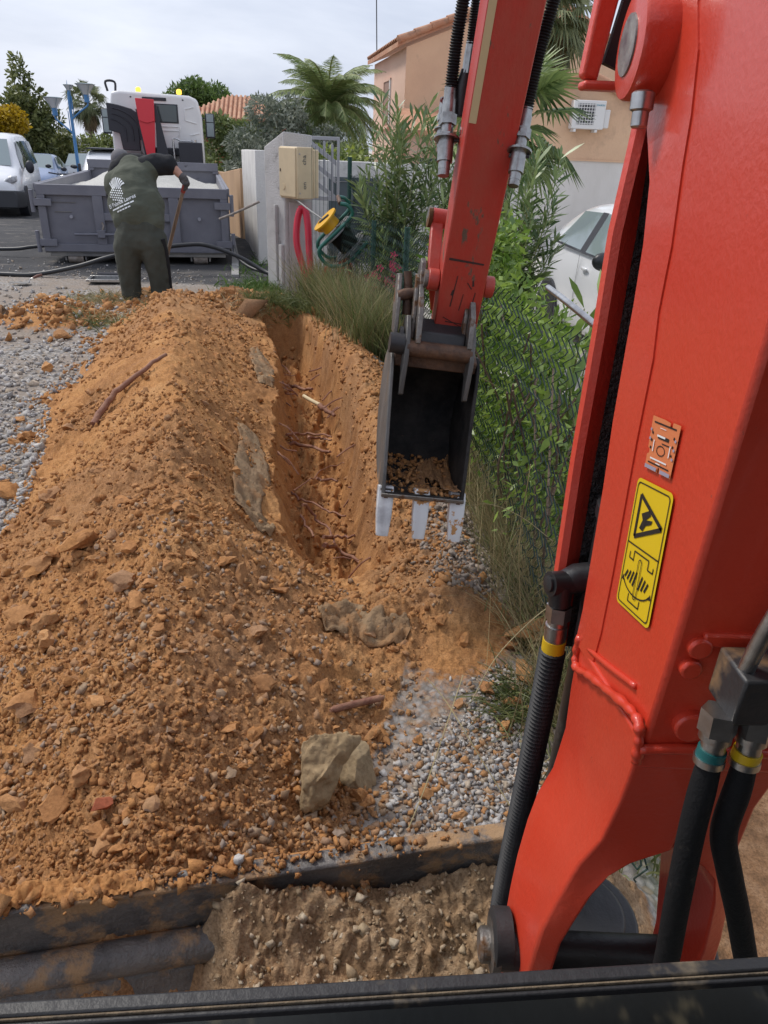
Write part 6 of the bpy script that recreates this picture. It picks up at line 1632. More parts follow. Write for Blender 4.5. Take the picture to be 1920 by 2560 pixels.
def arches(parent, ys, x_, r):
    for y_ in ys:
        for sg in (-1, 1): MB().cyl((sg * (x_ - .12), y_, r), (sg * (x_ + .105), y_, r), r * 1.17, 24).build('wheel_arch', PLK, parent, smooth=40)
WHITEP = pmat('white_car_paint', (.78, .79, .81), .22, coat=.6)
SILV = pmat('silver_rim', (.45, .45, .46), .3, .8)
HEADL = pmat('headlight_lens', (.55, .56, .58), .12, col2=(.30, .30, .32), scale=9, spec=.8)

# white panel van facing the camera; local +y is its rear
VN = thing('white_van', 'white minibus van with black bumper parked at the left edge', 'van', (-10.55, 19.6, -.33), rad(18))
Sv = car_stations([(0, .32, .62, .74, .72, .80, .62), (.12, .24, .70, .92, .84, .88, .74), (.55, .22, .92, 1.06, .92, .93, .78), (.95, .22, 1.05, 1.15, .94, .95, .80), (1.5, .22, 1.10, 1.66, .95, .95, .70), (1.9, .22, 1.12, 1.90, .95, .95, .72), (2.6, .22, 1.12, 1.95, .95, .95, .74), (4.3, .22, 1.12, 1.94, .95, .95, .74), (4.7, .26, 1.12, 1.88, .94, .94, .72), (4.8, .40, 1.1, 1.70, .88, .9, .66)])
car_body(Sv, WHITEP, VN)
MB().add([V(-.70, .90, 1.19), V(.70, .90, 1.19), V(.60, 1.60, 1.80), V(-.60, 1.60, 1.80)], [(0, 1, 2, 3)]).build('windscreen', GLASSL, VN)
side_panel(Sv, [(1.25, 1.12), (2.25, 1.14), (2.25, 1.74), (1.95, 1.76), (1.55, 1.45)], .006, GLASS, VN, 'side_window')
side_panel(Sv, [(2.38, 1.14), (3.4, 1.16), (3.4, 1.76), (2.38, 1.76)], .006, GLASS, VN, 'side_window'); side_panel(Sv, [(3.52, 1.16), (4.5, 1.18), (4.45, 1.74), (3.52, 1.76)], .006, GLASS, VN, 'side_window')
for sg in (-1, 1):
    MB().prism([(.50, .70), (.86, .84), (.86, .98), (.72, .96), (.48, .80)], (0, .16, 0), (sg, 0, 0), (0, 0, 1), (0, 1, 0), -.06, .24).build('headlight', HEADL, VN, bevel=.03)
    MB().ell((sg * 1.08, 1.35, 1.15), (.11, .09, .16), 12, 8).build('wing_mirror', PLK, VN, smooth=180)
    MB().cyl((sg * .62, .03, .42), (sg * .62, .06, .42), .07, 14).build('fog_lamp', GLASS, VN)
bm_ = MB(); bm_.loft([[V(-.84, y_, .22), V(.84, y_, .22), V(.86, y_ - .02, .50), V(.80, y_, .64), V(-.80, y_, .64), V(-.86, y_ - .02, .50)] if k == 0 else [V(-.965, y_, .22), V(.965, y_, .22), V(.975, y_, .50), V(.96, y_, .62), V(-.96, y_, .62), V(-.975, y_, .50)] for k, y_ in ((0, -.06), (1, .16), (1, .62))]); bm_.build('bumper', pmat('bumper_plastic', (.045, .047, .052), .6), VN, bevel=.03)
MB().box((0, .0, .70), (.7, .06, .07)).build('grille', PLK, VN, bevel=.01)
MB().add([V(-.35, -.075, .30), V(.35, -.075, .30), V(.35, -.075, .42), V(-.35, -.075, .42)], [(0, 1, 2, 3)]).build('air_intake', TYRE, VN)
arches(VN, (.92, 3.85), .87, .33); wheels(VN, (.92, 3.85), .87, .33, SILV)
MB().bar(V(-.4, .62, 1.09), V(.3, .95, 1.17), .02, .02).build('wiper', PLK, VN)
for sg in (-1, 1): MB().box((sg * .955, 2.5, .98), (.02, .16, .035)).build('door_handle', PLK, VN)

# white hatchback in the garden, facing the camera
WC = thing('white_hatchback', 'white hatchback car parked in the garden behind the wire fence', 'car', (3.10, 5.67, -.27), rad(8))
Sc = car_stations([(0, .28, .58, .68, .62, .70, .52), (.15, .20, .62, .78, .78, .80, .64), (.6, .17, .80, .92, .84, .84, .68), (1.05, .17, .88, .99, .85, .85, .70), (1.5, .17, .92, 1.24, .85, .85, .60), (1.9, .17, .94, 1.43, .85, .85, .60), (2.5, .17, .97, 1.48, .85, .85, .60), (3.0, .17, 1.01, 1.45, .84, .84, .58), (3.5, .19, 1.04, 1.33, .83, .82, .54), (3.8, .24, 1.02, 1.12, .80, .79, .55), (3.95, .36, .9, .96, .72, .72, .50)])
car_body(Sc, WHITEP, WC)
def xwin(poly, nm='side_window'): side_panel(Sc, poly, .006, GLASSL, WC, nm, k=8)
xwin([(1.28, .985), (2.33, 1.0), (2.33, 1.38), (2.0, 1.375), (1.72, 1.25)]); xwin([(2.47, 1.005), (3.22, 1.04), (3.02, 1.36), (2.47, 1.38)])
side_panel(Sc, [(2.33, .995), (2.47, 1.0), (2.47, 1.385), (2.33, 1.385)], .007, PLK, WC, 'door_pillar')
side_panel(Sc, [(1.2, .962), (3.3, 1.015), (3.28, 1.035), (1.22, .982)], .008, PLK, WC, 'window_seal')
side_panel(Sc, [(2.40, .30), (2.408, .30), (2.428, .97), (2.42, .97)], .004, TYRE, WC, 'door_gap'); side_panel(Sc, [(1.30, .30), (1.308, .30), (1.258, .92), (1.25, .92)], .004, TYRE, WC, 'door_gap')
MB().add([V(-.62, 1.06, .985), V(.62, 1.06, .985), V(.54, 1.86, 1.40), V(-.54, 1.86, 1.40)], [(0, 1, 2, 3)]).build('windscreen', GLASSL, WC)
for sg in (-1, 1):
    MB().ell((sg * .95, 1.52, 1.02), (.12, .07, .085), 16, 10).build('wing_mirror', pmat('mirror_cap_black', (.03, .031, .034), .35) if sg < 0 else MATS['mirror_cap_black'], WC, smooth=180)
    MB().bar(V(sg * .80, 1.5, .97), V(sg * .93, 1.52, .99), .06, .05).build('mirror_arm', PLK, WC)
    MB().ell((sg * .853, 2.22, .86), (.018, .085, .022), 12, 6).build('door_handle', WHITEP, WC, smooth=180)
    MB().prism([(.42, .58), (.74, .66), (.72, .76), (.48, .70)], (0, .12, 0), (sg, 0, 0), (0, 0, 1), (0, 1, 0), -.04, .3).build('headlight', HEADL, WC, bevel=.03)
MB().tube([(-.05, 2.75, 1.47), (-.05, 2.85, 1.85)], [.008, .003], 6).build('aerial', PLK, WC)
arches(WC, (.72, 3.2), .76, .285); wheels(WC, (.72, 3.2), .78, .30, SILV)

def small_car(label, loc, rz, paint):
    c_ = thing('parked_car', label, 'car', loc, rz)
    S = car_stations([(0, .30, .58, .70, .6, .7, .5), (.5, .18, .76, .9, .82, .83, .68), (1.05, .18, .88, .98, .84, .84, .70), (1.8, .18, .92, 1.42, .84, .84, .60), (2.5, .18, .95, 1.47, .84, .84, .60), (3.4, .2, 1.0, 1.36, .82, .81, .54), (3.8, .36, .95, 1.05, .74, .74, .5)])
    car_body(S, paint, c_)
    MB().add([V(-.64, 1.03, 1.02), V(.64, 1.03, 1.02), V(.54, 1.70, 1.44), V(-.54, 1.70, 1.44)], [(0, 1, 2, 3)]).build('windscreen', GLASSL, c_)
    side_panel(S, [(1.3, .99), (3.2, 1.03), (3.0, 1.36), (1.85, 1.37)], .006, GLASS, c_, 'side_window')
    wheels(c_, (.75, 3.05), .76, .30, SILV)
    for sg in (-1, 1): MB().ell((sg * .93, 1.35, 1.0), (.10, .06, .07), 10, 6).build('wing_mirror', PLK, c_, smooth=180)
    return c_
small_car('pale blue parked car just behind the white van', (-12.35, 26.2, -.44), rad(15), pmat('pale_blue_paint', (.22, .28, .42), .25, coat=.4))
small_car('grey parked car behind the pale blue one near the lamp', (-12.35, 30.4, -.46), rad(14), pmat('dark_grey_paint', (.10, .12, .15), .25, coat=.4))
# white van whose roof shows behind the skip
WV = thing('white_van', 'white van with black side trim mostly hidden behind the skip', 'van', (-10.3, 27.6, -.46), rad(16)); WV.scale.z = .86
Sw = car_stations([(0, .3, .7, .85, .7, .82, .6), (.5, .22, 1.0, 1.1, .9, .9, .75), (1.4, .22, 1.12, 1.80, .92, .92, .70), (2.0, .22, 1.12, 1.92, .92, .92, .72), (4.2, .22, 1.12, 1.92, .92, .92, .72), (4.4, .35, 1.1, 1.75, .86, .86, .66)])
car_body(Sw, WHITEP, WV); MB().add([V(-.66, .80, 1.18), V(.66, .80, 1.18), V(.60, 1.50, 1.78), V(-.60, 1.50, 1.78)], [(0, 1, 2, 3)]).build('windscreen', GLASSL, WV)
MB().box((0, 2.6, 1.97), (1.35, 2.2, .05)).build('roof_rack', PLK, WV); wheels(WV, (.8, 3.5), .84, .32, SILV)
MB().box((-.93, 1.1, 1.15), (.10, .12, .5)).build('mirror', PLK, WV, bevel=.03)

# two motorcycles seen over the skip edge
def motorbike(label, loc, rz):
    b = thing('motorcycle', label, 'motorcycle', loc, rz)
    for y_ in (-.62, .62): MB().lathe([(.20, -.05), (.29, -.05), (.31, 0), (.29, .05), (.20, .05)], (0, y_, .31), 20, (1, 0, 0)).build('wheel', TYRE, b, smooth=60)
    MB().ell((0, .0, .78), (.15, .30, .13), 12, 8).build('fuel_tank', pmat('bike_black', (.03, .03, .034), .3, coat=.4) if 'bike_black' not in MATS else MATS['bike_black'], b, smooth=180)
    MB().box((0, .42, .80), (.22, .5, .08)).build('seat', TYRE, b, bevel=.03)
    MB().box((0, .0, .48), (.26, .42, .36)).build('engine', SKR, b, bevel=.04)
    MB().tube([(-.36, -.36, 1.08), (-.14, -.44, 1.05), (.14, -.44, 1.05), (.36, -.36, 1.08)], .018, 8).build('handlebar', PLK, b, smooth=60)
    MB().tube([(0, -.40, 1.03), (0, -.62, .31)], .035, 8).build('fork', CHRM, b, smooth=60)
    MB().ell((0, -.50, .93), (.10, .08, .11), 12, 8).build('headlamp', CHRM, b, smooth=180)
    for sg in (-1, 1): MB().ell((sg * .34, -.36, 1.24), (.08, .03, .05), 10, 6).build('mirror', PLK, b, smooth=180)
    return b
motorbike('black motorcycle by the pale blue car, nearer to the van', (-9.55, 22.3, -.40), rad(25))
motorbike('black motorcycle next to the foot of the blue lamp', (-9.25, 23.2, -.41), rad(28))

# blue street lamp with three lanterns
BLUE = pmat('blue_lamp_paint', (.055, .20, .42), .4, coat=.2)
LGL = pmat('frosted_lantern', (.55, .54, .52), .35); LTOP = pmat('lantern_top', (.26, .32, .34), .5)
LP = thing('street_lamp', 'blue street lamp post with three conical lanterns', 'street lamp', (-12.15, 29.9, -.47), 0)
MB().tube([(0, 0, 0), (0, 0, .35), (0, 0, .36), (0, 0, 3.3), (0, 0, 3.32), (0, 0, 3.88)], [.11, .11, .07, .05, .045, .004], 12).build('post', BLUE, LP, smooth=60)
for ax_, L_, z_ in ((-1, .58, 2.45), (1, .66, 2.92), (.15, .30, 3.15)):
    an_ = MB(); an_.tube(spline([(0, -.02, z_ - .30), (ax_ * L_ * .5, -.02, z_ - .05), (ax_ * L_, -.02, z_ + .18), (ax_ * L_, -.02, z_ + .30)], 5), .03, 8)
    an_.tube([(ax_ * .10 / max(abs(ax_), .2), 0, z_ - .20), (ax_ * .10 / max(abs(ax_), .2), 0, z_ + .45)], .016, 6); an_.build('arm', BLUE, LP, smooth=60)
    sc = .86 if abs(ax_) > .5 else .45; c_ = (ax_ * L_, -.02, z_ + .28)
    la = MB().lathe([(.11 * sc, 0), (.11 * sc, .28 * sc), (.05, .29 * sc)], c_, 16).build('lantern_base', BLUE, LP, smooth=40)
    MB().lathe([(.12 * sc, .285 * sc), (.18 * sc, .42 * sc), (.36 * sc, .66 * sc), (.3 * sc, .662 * sc)], c_, 20).build('lantern_glass', LGL, LP, smooth=60)
    MB().lathe([(.40 * sc, .655 * sc), (.42 * sc, .67 * sc), (.25 * sc, .70 * sc), (.0, .71 * sc)], c_, 20).build('lantern_cap', LTOP, LP, smooth=40)
    for k in range(4):
        a = rad(45 + 90 * k); MB().tube([V(*c_) + V(.125 * sc * math.cos(a), .125 * sc * math.sin(a), .20 * sc), V(*c_) + V(.22 * sc * math.cos(a), .22 * sc * math.sin(a), .42 * sc), V(*c_) + V(.40 * sc * math.cos(a), .40 * sc * math.sin(a), .66 * sc)], .010, 5).build('lantern_rib', LTOP, LP)
# ------------------------------------------------------------------ the worker
HOOD = pmat('olive_sweatshirt', (.070, .078, .056), .9, col2=(.088, .096, .070), scale=5, bump=.5, bscale=9, detail=3, stretch=(.6, .6, 2.0))
BLKC = pmat('black_sweatshirt', (.012, .013, .016), .9, bump=.4, bscale=10, detail=3)
TROU = pmat('olive_track_trousers', (.050, .054, .042), .9, col2=(.062, .066, .052), scale=6, bump=.5, bscale=8, detail=3, stretch=(1, 1, .8))
STRIPE = pmat('black_stripe', (.010, .010, .012), .85)
SKIN = pmat('skin', (.50, .27, .19), .55, col2=(.45, .23, .16), scale=12, bump=.1)
GLOVE = pmat('dark_glove', (.055, .052, .050), .8, bump=.3, bscale=60, col2=(.11, .10, .10), scale=12)
GLOVER = pmat('red_glove_cuff', (.32, .05, .035), .7)
CAPM = pmat('grey_cap', (.13, .125, .135), .85, bump=.2, bscale=80)
BOOT = pmat('rubber_boot', (.045, .055, .055), .45, col2=(.065, .075, .07), scale=8, bump=.1)
WK = thing('person', 'worker in olive sweatshirt and trousers bending over a shovel by the skip', 'person', (-2.72, 8.06, -.03), rad(4)); WK.scale = (.93, .94, 1.0)
def fleshy(name, caps, mat, parent, vox=.016, smooth=8):
    """one continuous skin over tapered limbs"""
    m_ = MB()
    for pts, rs in caps:
        m_.tube(pts, rs, 14)
        for p, r in ((pts[0], rs[0]), (pts[-1], rs[-1])): m_.ell(p, (r, r, r), 14, 8)
    o = m_.build(name, mat, parent)
    a = o.modifiers.new('remesh', 'REMESH'); a.mode = 'VOXEL'; a.voxel_size = vox; a.use_smooth_shade = True
    b = o.modifiers.new('smooth', 'SMOOTH'); b.iterations = smooth; b.factor = .6
    return o
sh_l, sh_r = (-.33, .36, 1.20), (.13, .40, 1.40)
el_l, ha_l = (-.38, .50, .92), (-.14, .70, .78)
el_r, wr_r, ha_r = (.315, .46, 1.40), (.445, .42, 1.285), (.475, .42, 1.245)
pel = (-.0, .02, .70); chest = (-.10, .34, 1.24); nck = (-.22, .46, 1.38); head = (-.275, .57, 1.43)
leg_l = [(-.15, .02, .62), (-.175, .0, .25), (-.17, .02, -.18)]; leg_r = [(.14, .02, .62), (.175, .0, .25), (.18, .02, -.18)]
body = fleshy('body', [([pel, (-.04, .16, .97), chest], [.12, .16, .17]), ([chest, nck, head], [.12, .075, .095]), ([sh_l, el_l, ha_l], [.08, .06, .04]), ([sh_r, el_r, wr_r, ha_r], [.085, .062, .042, .04]), ([chest, sh_l], [.13, .09]), ([chest, sh_r], [.13, .09]), (leg_l, [.10, .075, .05]), (leg_r, [.10, .075, .05])], SKIN, WK)
fleshy('sweatshirt', [([(-.02, .10, .93), (-.05, .20, 1.04), (-.09, .33, 1.22), (-.10, .40, 1.30)], [.245, .262, .252, .19]), ([(.12, .06, .86), (.06, .16, 1.0)], [.165, .22]), ([(-.14, .07, .86), (-.15, .18, 1.0)], [.165, .22]), ([(-.12, .05, .80), (.12, .05, .80)], [.145, .145]), ([(-.10, .34, 1.22), (-.27, .36, 1.18)], [.22, .17]), ([(-.10, .36, 1.28), (.08, .38, 1.35)], [.17, .13])], HOOD, WK, .018, 6)
fleshy('right_sleeve', [([(.02, .37, 1.34), (.15, .41, 1.395), (.30, .455, 1.395)], [.13, .118, .102]), ([(-.12, .44, 1.38), (.05, .40, 1.37)], [.10, .11])], BLKC, WK, .014, 5)
fleshy('left_sleeve', [([(-.29, .37, 1.22), (-.35, .43, 1.08), (-.375, .50, .93), (-.14, .68, .80)], [.125, .105, .09, .06])], BLKC, WK, .014, 5)
fleshy('hood', [([(-.33, .36, 1.22), (-.27, .40, 1.34), (-.16, .42, 1.41), (-.02, .42, 1.43)], [.085, .10, .10, .07])], BLKC, WK, .014, 5)
fleshy('trousers', [([(-.115, .03, .66), (.115, .03, .66)], [.188, .188]), ([(-.09, .04, .78), (.09, .04, .78)], [.17, .17]), ([(-.14, .0, .62), (-.165, .0, .40), (-.17, .01, .20), (-.165, .02, .02)], [.165, .138, .122, .118]), ([(.14, .0, .62), (.17, .0, .40), (.185, .01, .20), (.19, .02, .02)], [.165, .138, .122, .118])], TROU, WK, .016, 6)
for bx_ in (-.17, .185):
    fleshy('boot', [([(bx_, .02, .10), (bx_, .02, -.12), (bx_, .03, -.17)], [.092, .078, .07]), ([(bx_, .03, -.17), (bx_, .20, -.18)], [.06, .055])], BOOT, WK, .014, 3)
sp_ = [(.272, -.075, .70), (.292, -.05, .55), (.296, -.035, .40), (.297, -.02, .25), (.296, -.01, .10), (.285, .0, .02)]
m_ = MB(); m_.tube(sp_, [.028, .026, .024, .022, .022, .018], 8); m_.build('side_stripe', STRIPE, WK, smooth=60)
ctex = bpy.data.textures.new('cloth_folds', 'CLOUDS'); ctex.noise_scale = .085; ctex.noise_depth = 1
for o in list(WK.children):
    if o.name.split('.')[0] in ('sweatshirt', 'trousers', 'right_sleeve', 'left_sleeve', 'hood'):
        dm = o.modifiers.new('folds', 'DISPLACE'); dm.texture = ctex; dm.strength = .020; dm.mid_level = .5; dm.texture_coords = 'LOCAL'
# cap and head
cp = MB(); cp.ell(head, (.108, .125, .105), 18, 12); cp.build('cap', CAPM, WK, smooth=180)
MB().tube([(-.33, .66, 1.37), (-.27, .70, 1.36), (-.21, .67, 1.38)], [.03, .04, .03], 8).build('cap_peak', CAPM, WK, smooth=60)
# gloved right hand closed on the shovel handle: palm, four fingers, thumb
HD = V(.47, .42, 1.235)
sdv = V(-.255, .16, -.60).normalized()   # direction of the shovel shaft going down
gl_o = fleshy('glove', [([wr_r, (.468, .42, 1.255)], [.046, .050]), ([(.462, .41, 1.255), (.488, .43, 1.225)], [.044, .040])] +
    [([V(.505, .418, 1.262) + sdv * (.024 * k), V(.522, .392, 1.238) + sdv * (.024 * k), V(.505, .372, 1.222) + sdv * (.022 * k), V(.482, .378, 1.216) + sdv * (.022 * k)], [.0125, .012, .0115, .010]) for k in range(4)] +
    [([V(.452, .395, 1.262), V(.452, .370, 1.238), V(.468, .360, 1.214)], [.014, .013, .0115])], GLOVE, WK, .0065, 2)
MB().tube([V(*wr_r) + V(.004, 0, -.006), V(.463, .42, 1.266)], .052, 16).build('glove_cuff', GLOVE, WK, smooth=60)
fleshy('glove', [([(-.15, .69, .785), (-.09, .73, .74)], [.05, .045])], GLOVE, WK, .01, 2)
# print on the back: a white shell of ribs over a net, with lettering
PRW = pmat('white_back_print', (.72, .75, .77), .8)
def on_back(o, off=.004):
    s = o.modifiers.new('wrap', 'SHRINKWRAP'); s.target = bpy.data.objects['sweatshirt']; s.wrap_method = 'PROJECT'; s.use_project_x = False; s.use_project_y = True; s.use_negative_direction = True; s.use_positive_direction = True; s.offset = off
    s.cull_face = 'OFF'
LOGO = thing('back_print', None, None); LOGO.parent = WK
for p_ in ('label', 'category'):
    if p_ in LOGO: del LOGO[p_]
lc = (-.215, 1.135)
def fan_shape():
    m_ = MB(); y_ = -.35
    nseg = 9
    for k in range(nseg):
        a0 = rad(100 + 118 * (k / nseg) - 62); a1 = rad(100 + 118 * ((k + .62) / nseg) - 62)
        r0, r1 = .045, .135 * (1 - .02 * (k % 2))
        pts = []
        for j in range(5):
            r = r0 + (r1 - r0) * j / 4; pts.append((a0 + .10 * math.sin(j * .8), r))
        q = [V(lc[0] + r * math.cos(a), y_, lc[1] + r * math.sin(a) * 1.0) for a, r in pts]; q2 = [V(lc[0] + r * math.cos(a + (a1 - a0)), y_, lc[1] + r * math.sin(a + (a1 - a0))) for a, r in pts]
        for j in range(4): m_.add([q[j], q[j + 1], q2[j + 1], q2[j]], [(0, 1, 2, 3)])
    for i in range(7):
        for j in range(6):
            x_ = lc[0] - .085 + i * .026 + (j % 2) * .013; z_ = lc[1] - .075 + j * .022
            if ((x_ - lc[0] - .015) / .10) ** 2 + ((z_ - lc[1] + .02) / .068) ** 2 < 1: m_.add([V(x_ - .011, y_, z_), V(x_, y_, z_ - .0095), V(x_ + .011, y_, z_), V(x_, y_, z_ + .0095)], [(0, 1, 2, 3)])
    return m_
fo = fan_shape().build('shell_emblem', PRW, LOGO)
for body_, sz, dx, dz_ in (('EI Fabrice Lavres', .052, .03, -.115),):
    c = bpy.data.curves.new('t', 'FONT'); c.body = body_; c.size = sz; c.align_x = 'CENTER'; c.resolution_u = 2; c.offset = .0008
    to = bpy.data.objects.new('t', c); COL.objects.link(to)
    me = bpy.data.meshes.new_from_object(to.evaluated_get(bpy.context.evaluated_depsgraph_get())); bpy.data.objects.remove(to)
    ca_, sa_ = math.cos(rad(22)), math.sin(rad(22))
    for v in me.vertices:
        x_, z_ = v.co.x, v.co.y + dz_; x_ += dx * 0
        v.co = V(lc[0] + .03 + x_ * ca_ - z_ * sa_, -.35, lc[1] + .005 + x_ * sa_ + z_ * ca_)
    me.materials.clear(); me.materials.append(PRW); me.name = 'lettering'
    t = bpy.data.objects.new('lettering', me); COL.objects.link(t); t.parent = LOGO
for dz_, runs in ((-.147, (.10, .05, .07, .04)), (-.178, (.03, .03, .03, .03, .03))):      # two fine lines too small to read in the photograph
    m_ = MB(); x_ = -sum(runs) / 2 - .006 * len(runs) / 2; c1, s1 = math.cos(rad(22)), math.sin(rad(22))
    for w_ in runs:
        m_.add([V(lc[0] + .03 + a_ * c1 - b_ * s1, -.35, lc[1] + .005 + a_ * s1 + b_ * c1) for a_, b_ in ((x_, dz_), (x_ + w_, dz_), (x_ + w_, dz_ + .013), (x_, dz_ + .013))], [(0, 1, 2, 3)]); x_ += w_ + .008
    m_.build('small_print', PRW, LOGO)
for o in list(LOGO.children):
    sb = o.modifiers.new('sub', 'SUBSURF'); sb.subdivision_type = 'SIMPLE'; sb.levels = 1; sb.render_levels = 1
    on_back(o)

# shovel held by the worker
WOOD = pmat('worn_wood', (.28, .20, .14), .7, col2=(.20, .14, .10), scale=14, stretch=(1, 1, .2), bump=.2)
SV_ = thing('shovel', 'long handled shovel with wooden shaft held by the worker', 'shovel', (-2.72, 8.06, -.03), rad(4)); SV_.scale = (.93, .94, 1.0)
top = V(.487, .395, 1.25); bot = top + sdv * 1.12
MB().tube([top, bot], [.020, .022], 12).build('shaft', WOOD, SV_, smooth=60)
MB().cyl(top + sdv * .035, top + sdv * .13, .026, 12).build('red_grip', GLOVER, SV_, smooth=60)
bl_ = MB(); e1 = sdv.cross(V(0, 1, 0)).normalized(); e2 = sdv.cross(e1)
bl_.loft([[bot + sdv * s_ + e1 * w * .5 + e2 * c, bot + sdv * s_ + e1 * w * .25 + e2 * (c + .02), bot + sdv * s_ - e1 * w * .25 + e2 * (c + .02), bot + sdv * s_ - e1 * w * .5 + e2 * c] for s_, w, c in ((-.05, .05, 0), (.02, .22, 0), (.18, .22, .01), (.28, .06, .02))], closed_ring=False); bl_.build('blade', STEELD, SV_)

# ------------------------------------------------------------------ pipes, trowel, manhole on the road
PIPE = pmat('black_water_pipe', (.022, .023, .026), .45, dirt=(.12, .11, .10), dscale=4, dlo=.6, dhi=.8)
def pipe(name, label, pts, r, mat=PIPE, cat='pipe', n=8): return tag(MB().tube(spline(pts, n), r, 10).build(name, mat, None, smooth=60), label, cat)
pipe('water_pipe', 'black water pipe curving over the gravel in front of the skip on the left', [(-6.5, 9.35, .02), (-4.95, 9.25, .03), (-4.5, 9.27, .04), (-4.0, 9.38, .14), (-3.6, 9.5, .26), (-3.2, 9.75, .33), (-2.8, 9.95, .38), (-2.5, 10.02, .38), (-2.08, 10.03, .25), (-1.75, 9.95, .10), (-1.5, 9.75, .05)], .027)
pipe('water_pipe', 'black water pipe lying on the asphalt left of the skip', [(-7.5, 10.9, .06), (-5.74, 10.9, .10), (-5.3, 10.95, .14), (-4.95, 11.1, .18), (-4.8, 11.4, .15)], .026)
pipe('water_pipe', 'thin black pipe curling at the foot of the grey pillar', [(-2.3, 10.75, .3), (-2.2, 10.5, .18), (-1.95, 10.15, .10), (-1.6, 9.9, .06), (-1.3, 9.6, .05)], .020)
pipe('steel_rod', 'grey rod sticking out to the right of the skip', [(-2.45, 10.6, .66), (-2.2, 10.65, .76), (-1.9, 10.7, .90)], .016, SKR, 'rod', 3)
MH = thing('drain_frame', 'open metal drain frame set in the gravel beside the worker', 'drain', (-3.56, 9.12, .035), rad(12))
for a, b in (((-.20, -.17, 0), (.20, -.13, .03)), ((-.20, .13, 0), (.20, .17, .03)), ((-.20, -.13, 0), (-.16, .13, .03)), ((.16, -.13, 0), (.20, .13, .03))): MB().box2(a, b).build('frame_bar', ZINC, MH, bevel=.003)
MB().box2((-.16, -.13, -.02), (.16, .13, .004)).build('pit', DARKW, MH)
MB().box2((-.14, .24, .0), (.16, .42, .03)).build('grate', PLK, MH, bevel=.004)
TRW = thing('trowel', 'mason trowel with wooden handle lying on the gravel at the left', 'trowel', (-4.36, 8.72, .03), rad(8))
MB().prism([(-.20, 0), (.02, .09), (.05, 0), (.02, -.09)], (0, 0, 0), (1, 0, 0), (0, 1, 0), (0, 0, 1), 0, .004).build('blade', SKD, TRW)
MB().tube([(.03, 0, .004), (.06, 0, .05), (.09, .02, .055)], .006, 6).build('tang', ZINC, TRW, smooth=60); MB().tube([(.085, .018, .055), (.13, .05, .075), (.17, .08, .085)], [.014, .017, .013], 10).build('handle', pmat('trowel_handle', (.16, .07, .05), .6), TRW, smooth=60)

# red corrugated conduit hung by the pillar
CONR = pmat('red_conduit', (.66, .022, .055), .45, col2=(.56, .02, .05), scale=9)
cd = thing('corrugated_conduit', 'red corrugated conduit folded in a tall loop against the pillar', 'conduit', (0, 0, 0))
ribbed([(-1.0, 8.62, .05), (-1.05, 8.68, .30), (-1.135, 8.74, .58), (-1.14, 8.80, .80), (-1.10, 8.82, .96), (-1.045, 8.80, .95), (-1.01, 8.74, .80), (-.99, 8.68, .55), (-.965, 8.62, .30), (-.95, 8.58, .02)], .044, .022, 12).build('tube', CONR, cd, smooth=180)
cd2 = ribbed([(-.62, 8.25, .02), (-.60, 8.22, .35), (-.56, 8.18, .50), (-.50, 8.15, .48), (-.47, 8.12, .3), (-.45, 8.1, .02)], .04, .022, 10).build('corrugated_conduit', CONR, None, smooth=180); tag(cd2, 'red corrugated conduit behind the tall grass under the cable reel', 'conduit')
cd3 = ribbed([(-.80, 8.35, .02), (-.78, 8.3, .25), (-.74, 8.28, .42), (-.70, 8.25, .3), (-.68, 8.22, .02)], .03, .02, 10).build('corrugated_conduit', CONR, None, smooth=180); tag(cd3, 'short red conduit bend half hidden in the tall grass by the pillar', 'conduit')

# cable reel on the fence
RE = thing('cable_reel', 'yellow and black cable reel with green tube frame hanging on the fence', 'cable reel', (-.655, 8.06, .835), 0); RE.scale = (1.2, 1.2, 1.2)
GTB = pmat('green_tube', (.012, .125, .095), .35, coat=.3); YRE = pmat('yellow_socket_plate', (.68, .36, .012), .45); GFL = pmat('grey_flange', (.23, .235, .24), .45, .2)
axd = V(.62, .18, -.62).normalized(); e1 = axd.cross(V(0, 1, 0)).normalized(); e2 = axd.cross(e1)
def RP(a, u_, v_): return axd * a + e1 * u_ + e2 * v_
rd = MB(); rd.cyl(RP(.03, 0, 0), RP(.20, 0, 0), .095, 24); rd.build('cable_drum', RUBD, RE, smooth=40)
for a in (.022, .205): MB().cyl(RP(a - .005, 0, 0), RP(a + .005, 0, 0), .168, 32).build('flange', GFL, RE, smooth=40)
MB().cyl(RP(-.12, 0, 0), RP(-.105, 0, 0), .125, 28).build('socket_disc', YRE, RE, smooth=40)
MB().cyl(RP(-.105, 0, 0), RP(-.02, 0, 0), .085, 20).build('socket_housing', YRE, RE, bevel=.006)
MB().box(RP(-.07, -.06, -.05), (.09, .06, .09)).build('socket_lid', YRE, RE, bevel=.006)
MB().tube([RP(-.123, -.05, -.02), RP(-.123, .05, .03)], .012, 6).build('crank_handle', PLK, RE)
for vv in (-.13, .13):
    MB().tube(spline([RP(-.14, .20, vv), RP(-.08, .235, vv), RP(.0, .20, vv), RP(.0, 0, vv), RP(.0, -.18, vv), RP(.06, -.235, vv), RP(.18, -.22, vv), RP(.26, -.08, vv), RP(.25, .16, vv)], 6), .0165, 10).build('frame_tube', GTB, RE, smooth=60)
MB().tube([RP(-.14, .20, -.13), RP(-.14, .20, .13)], .0185, 10).build('grip', RUST, RE, smooth=60)
CABM = pmat('grey_cable', (.24, .24, .23), .6)
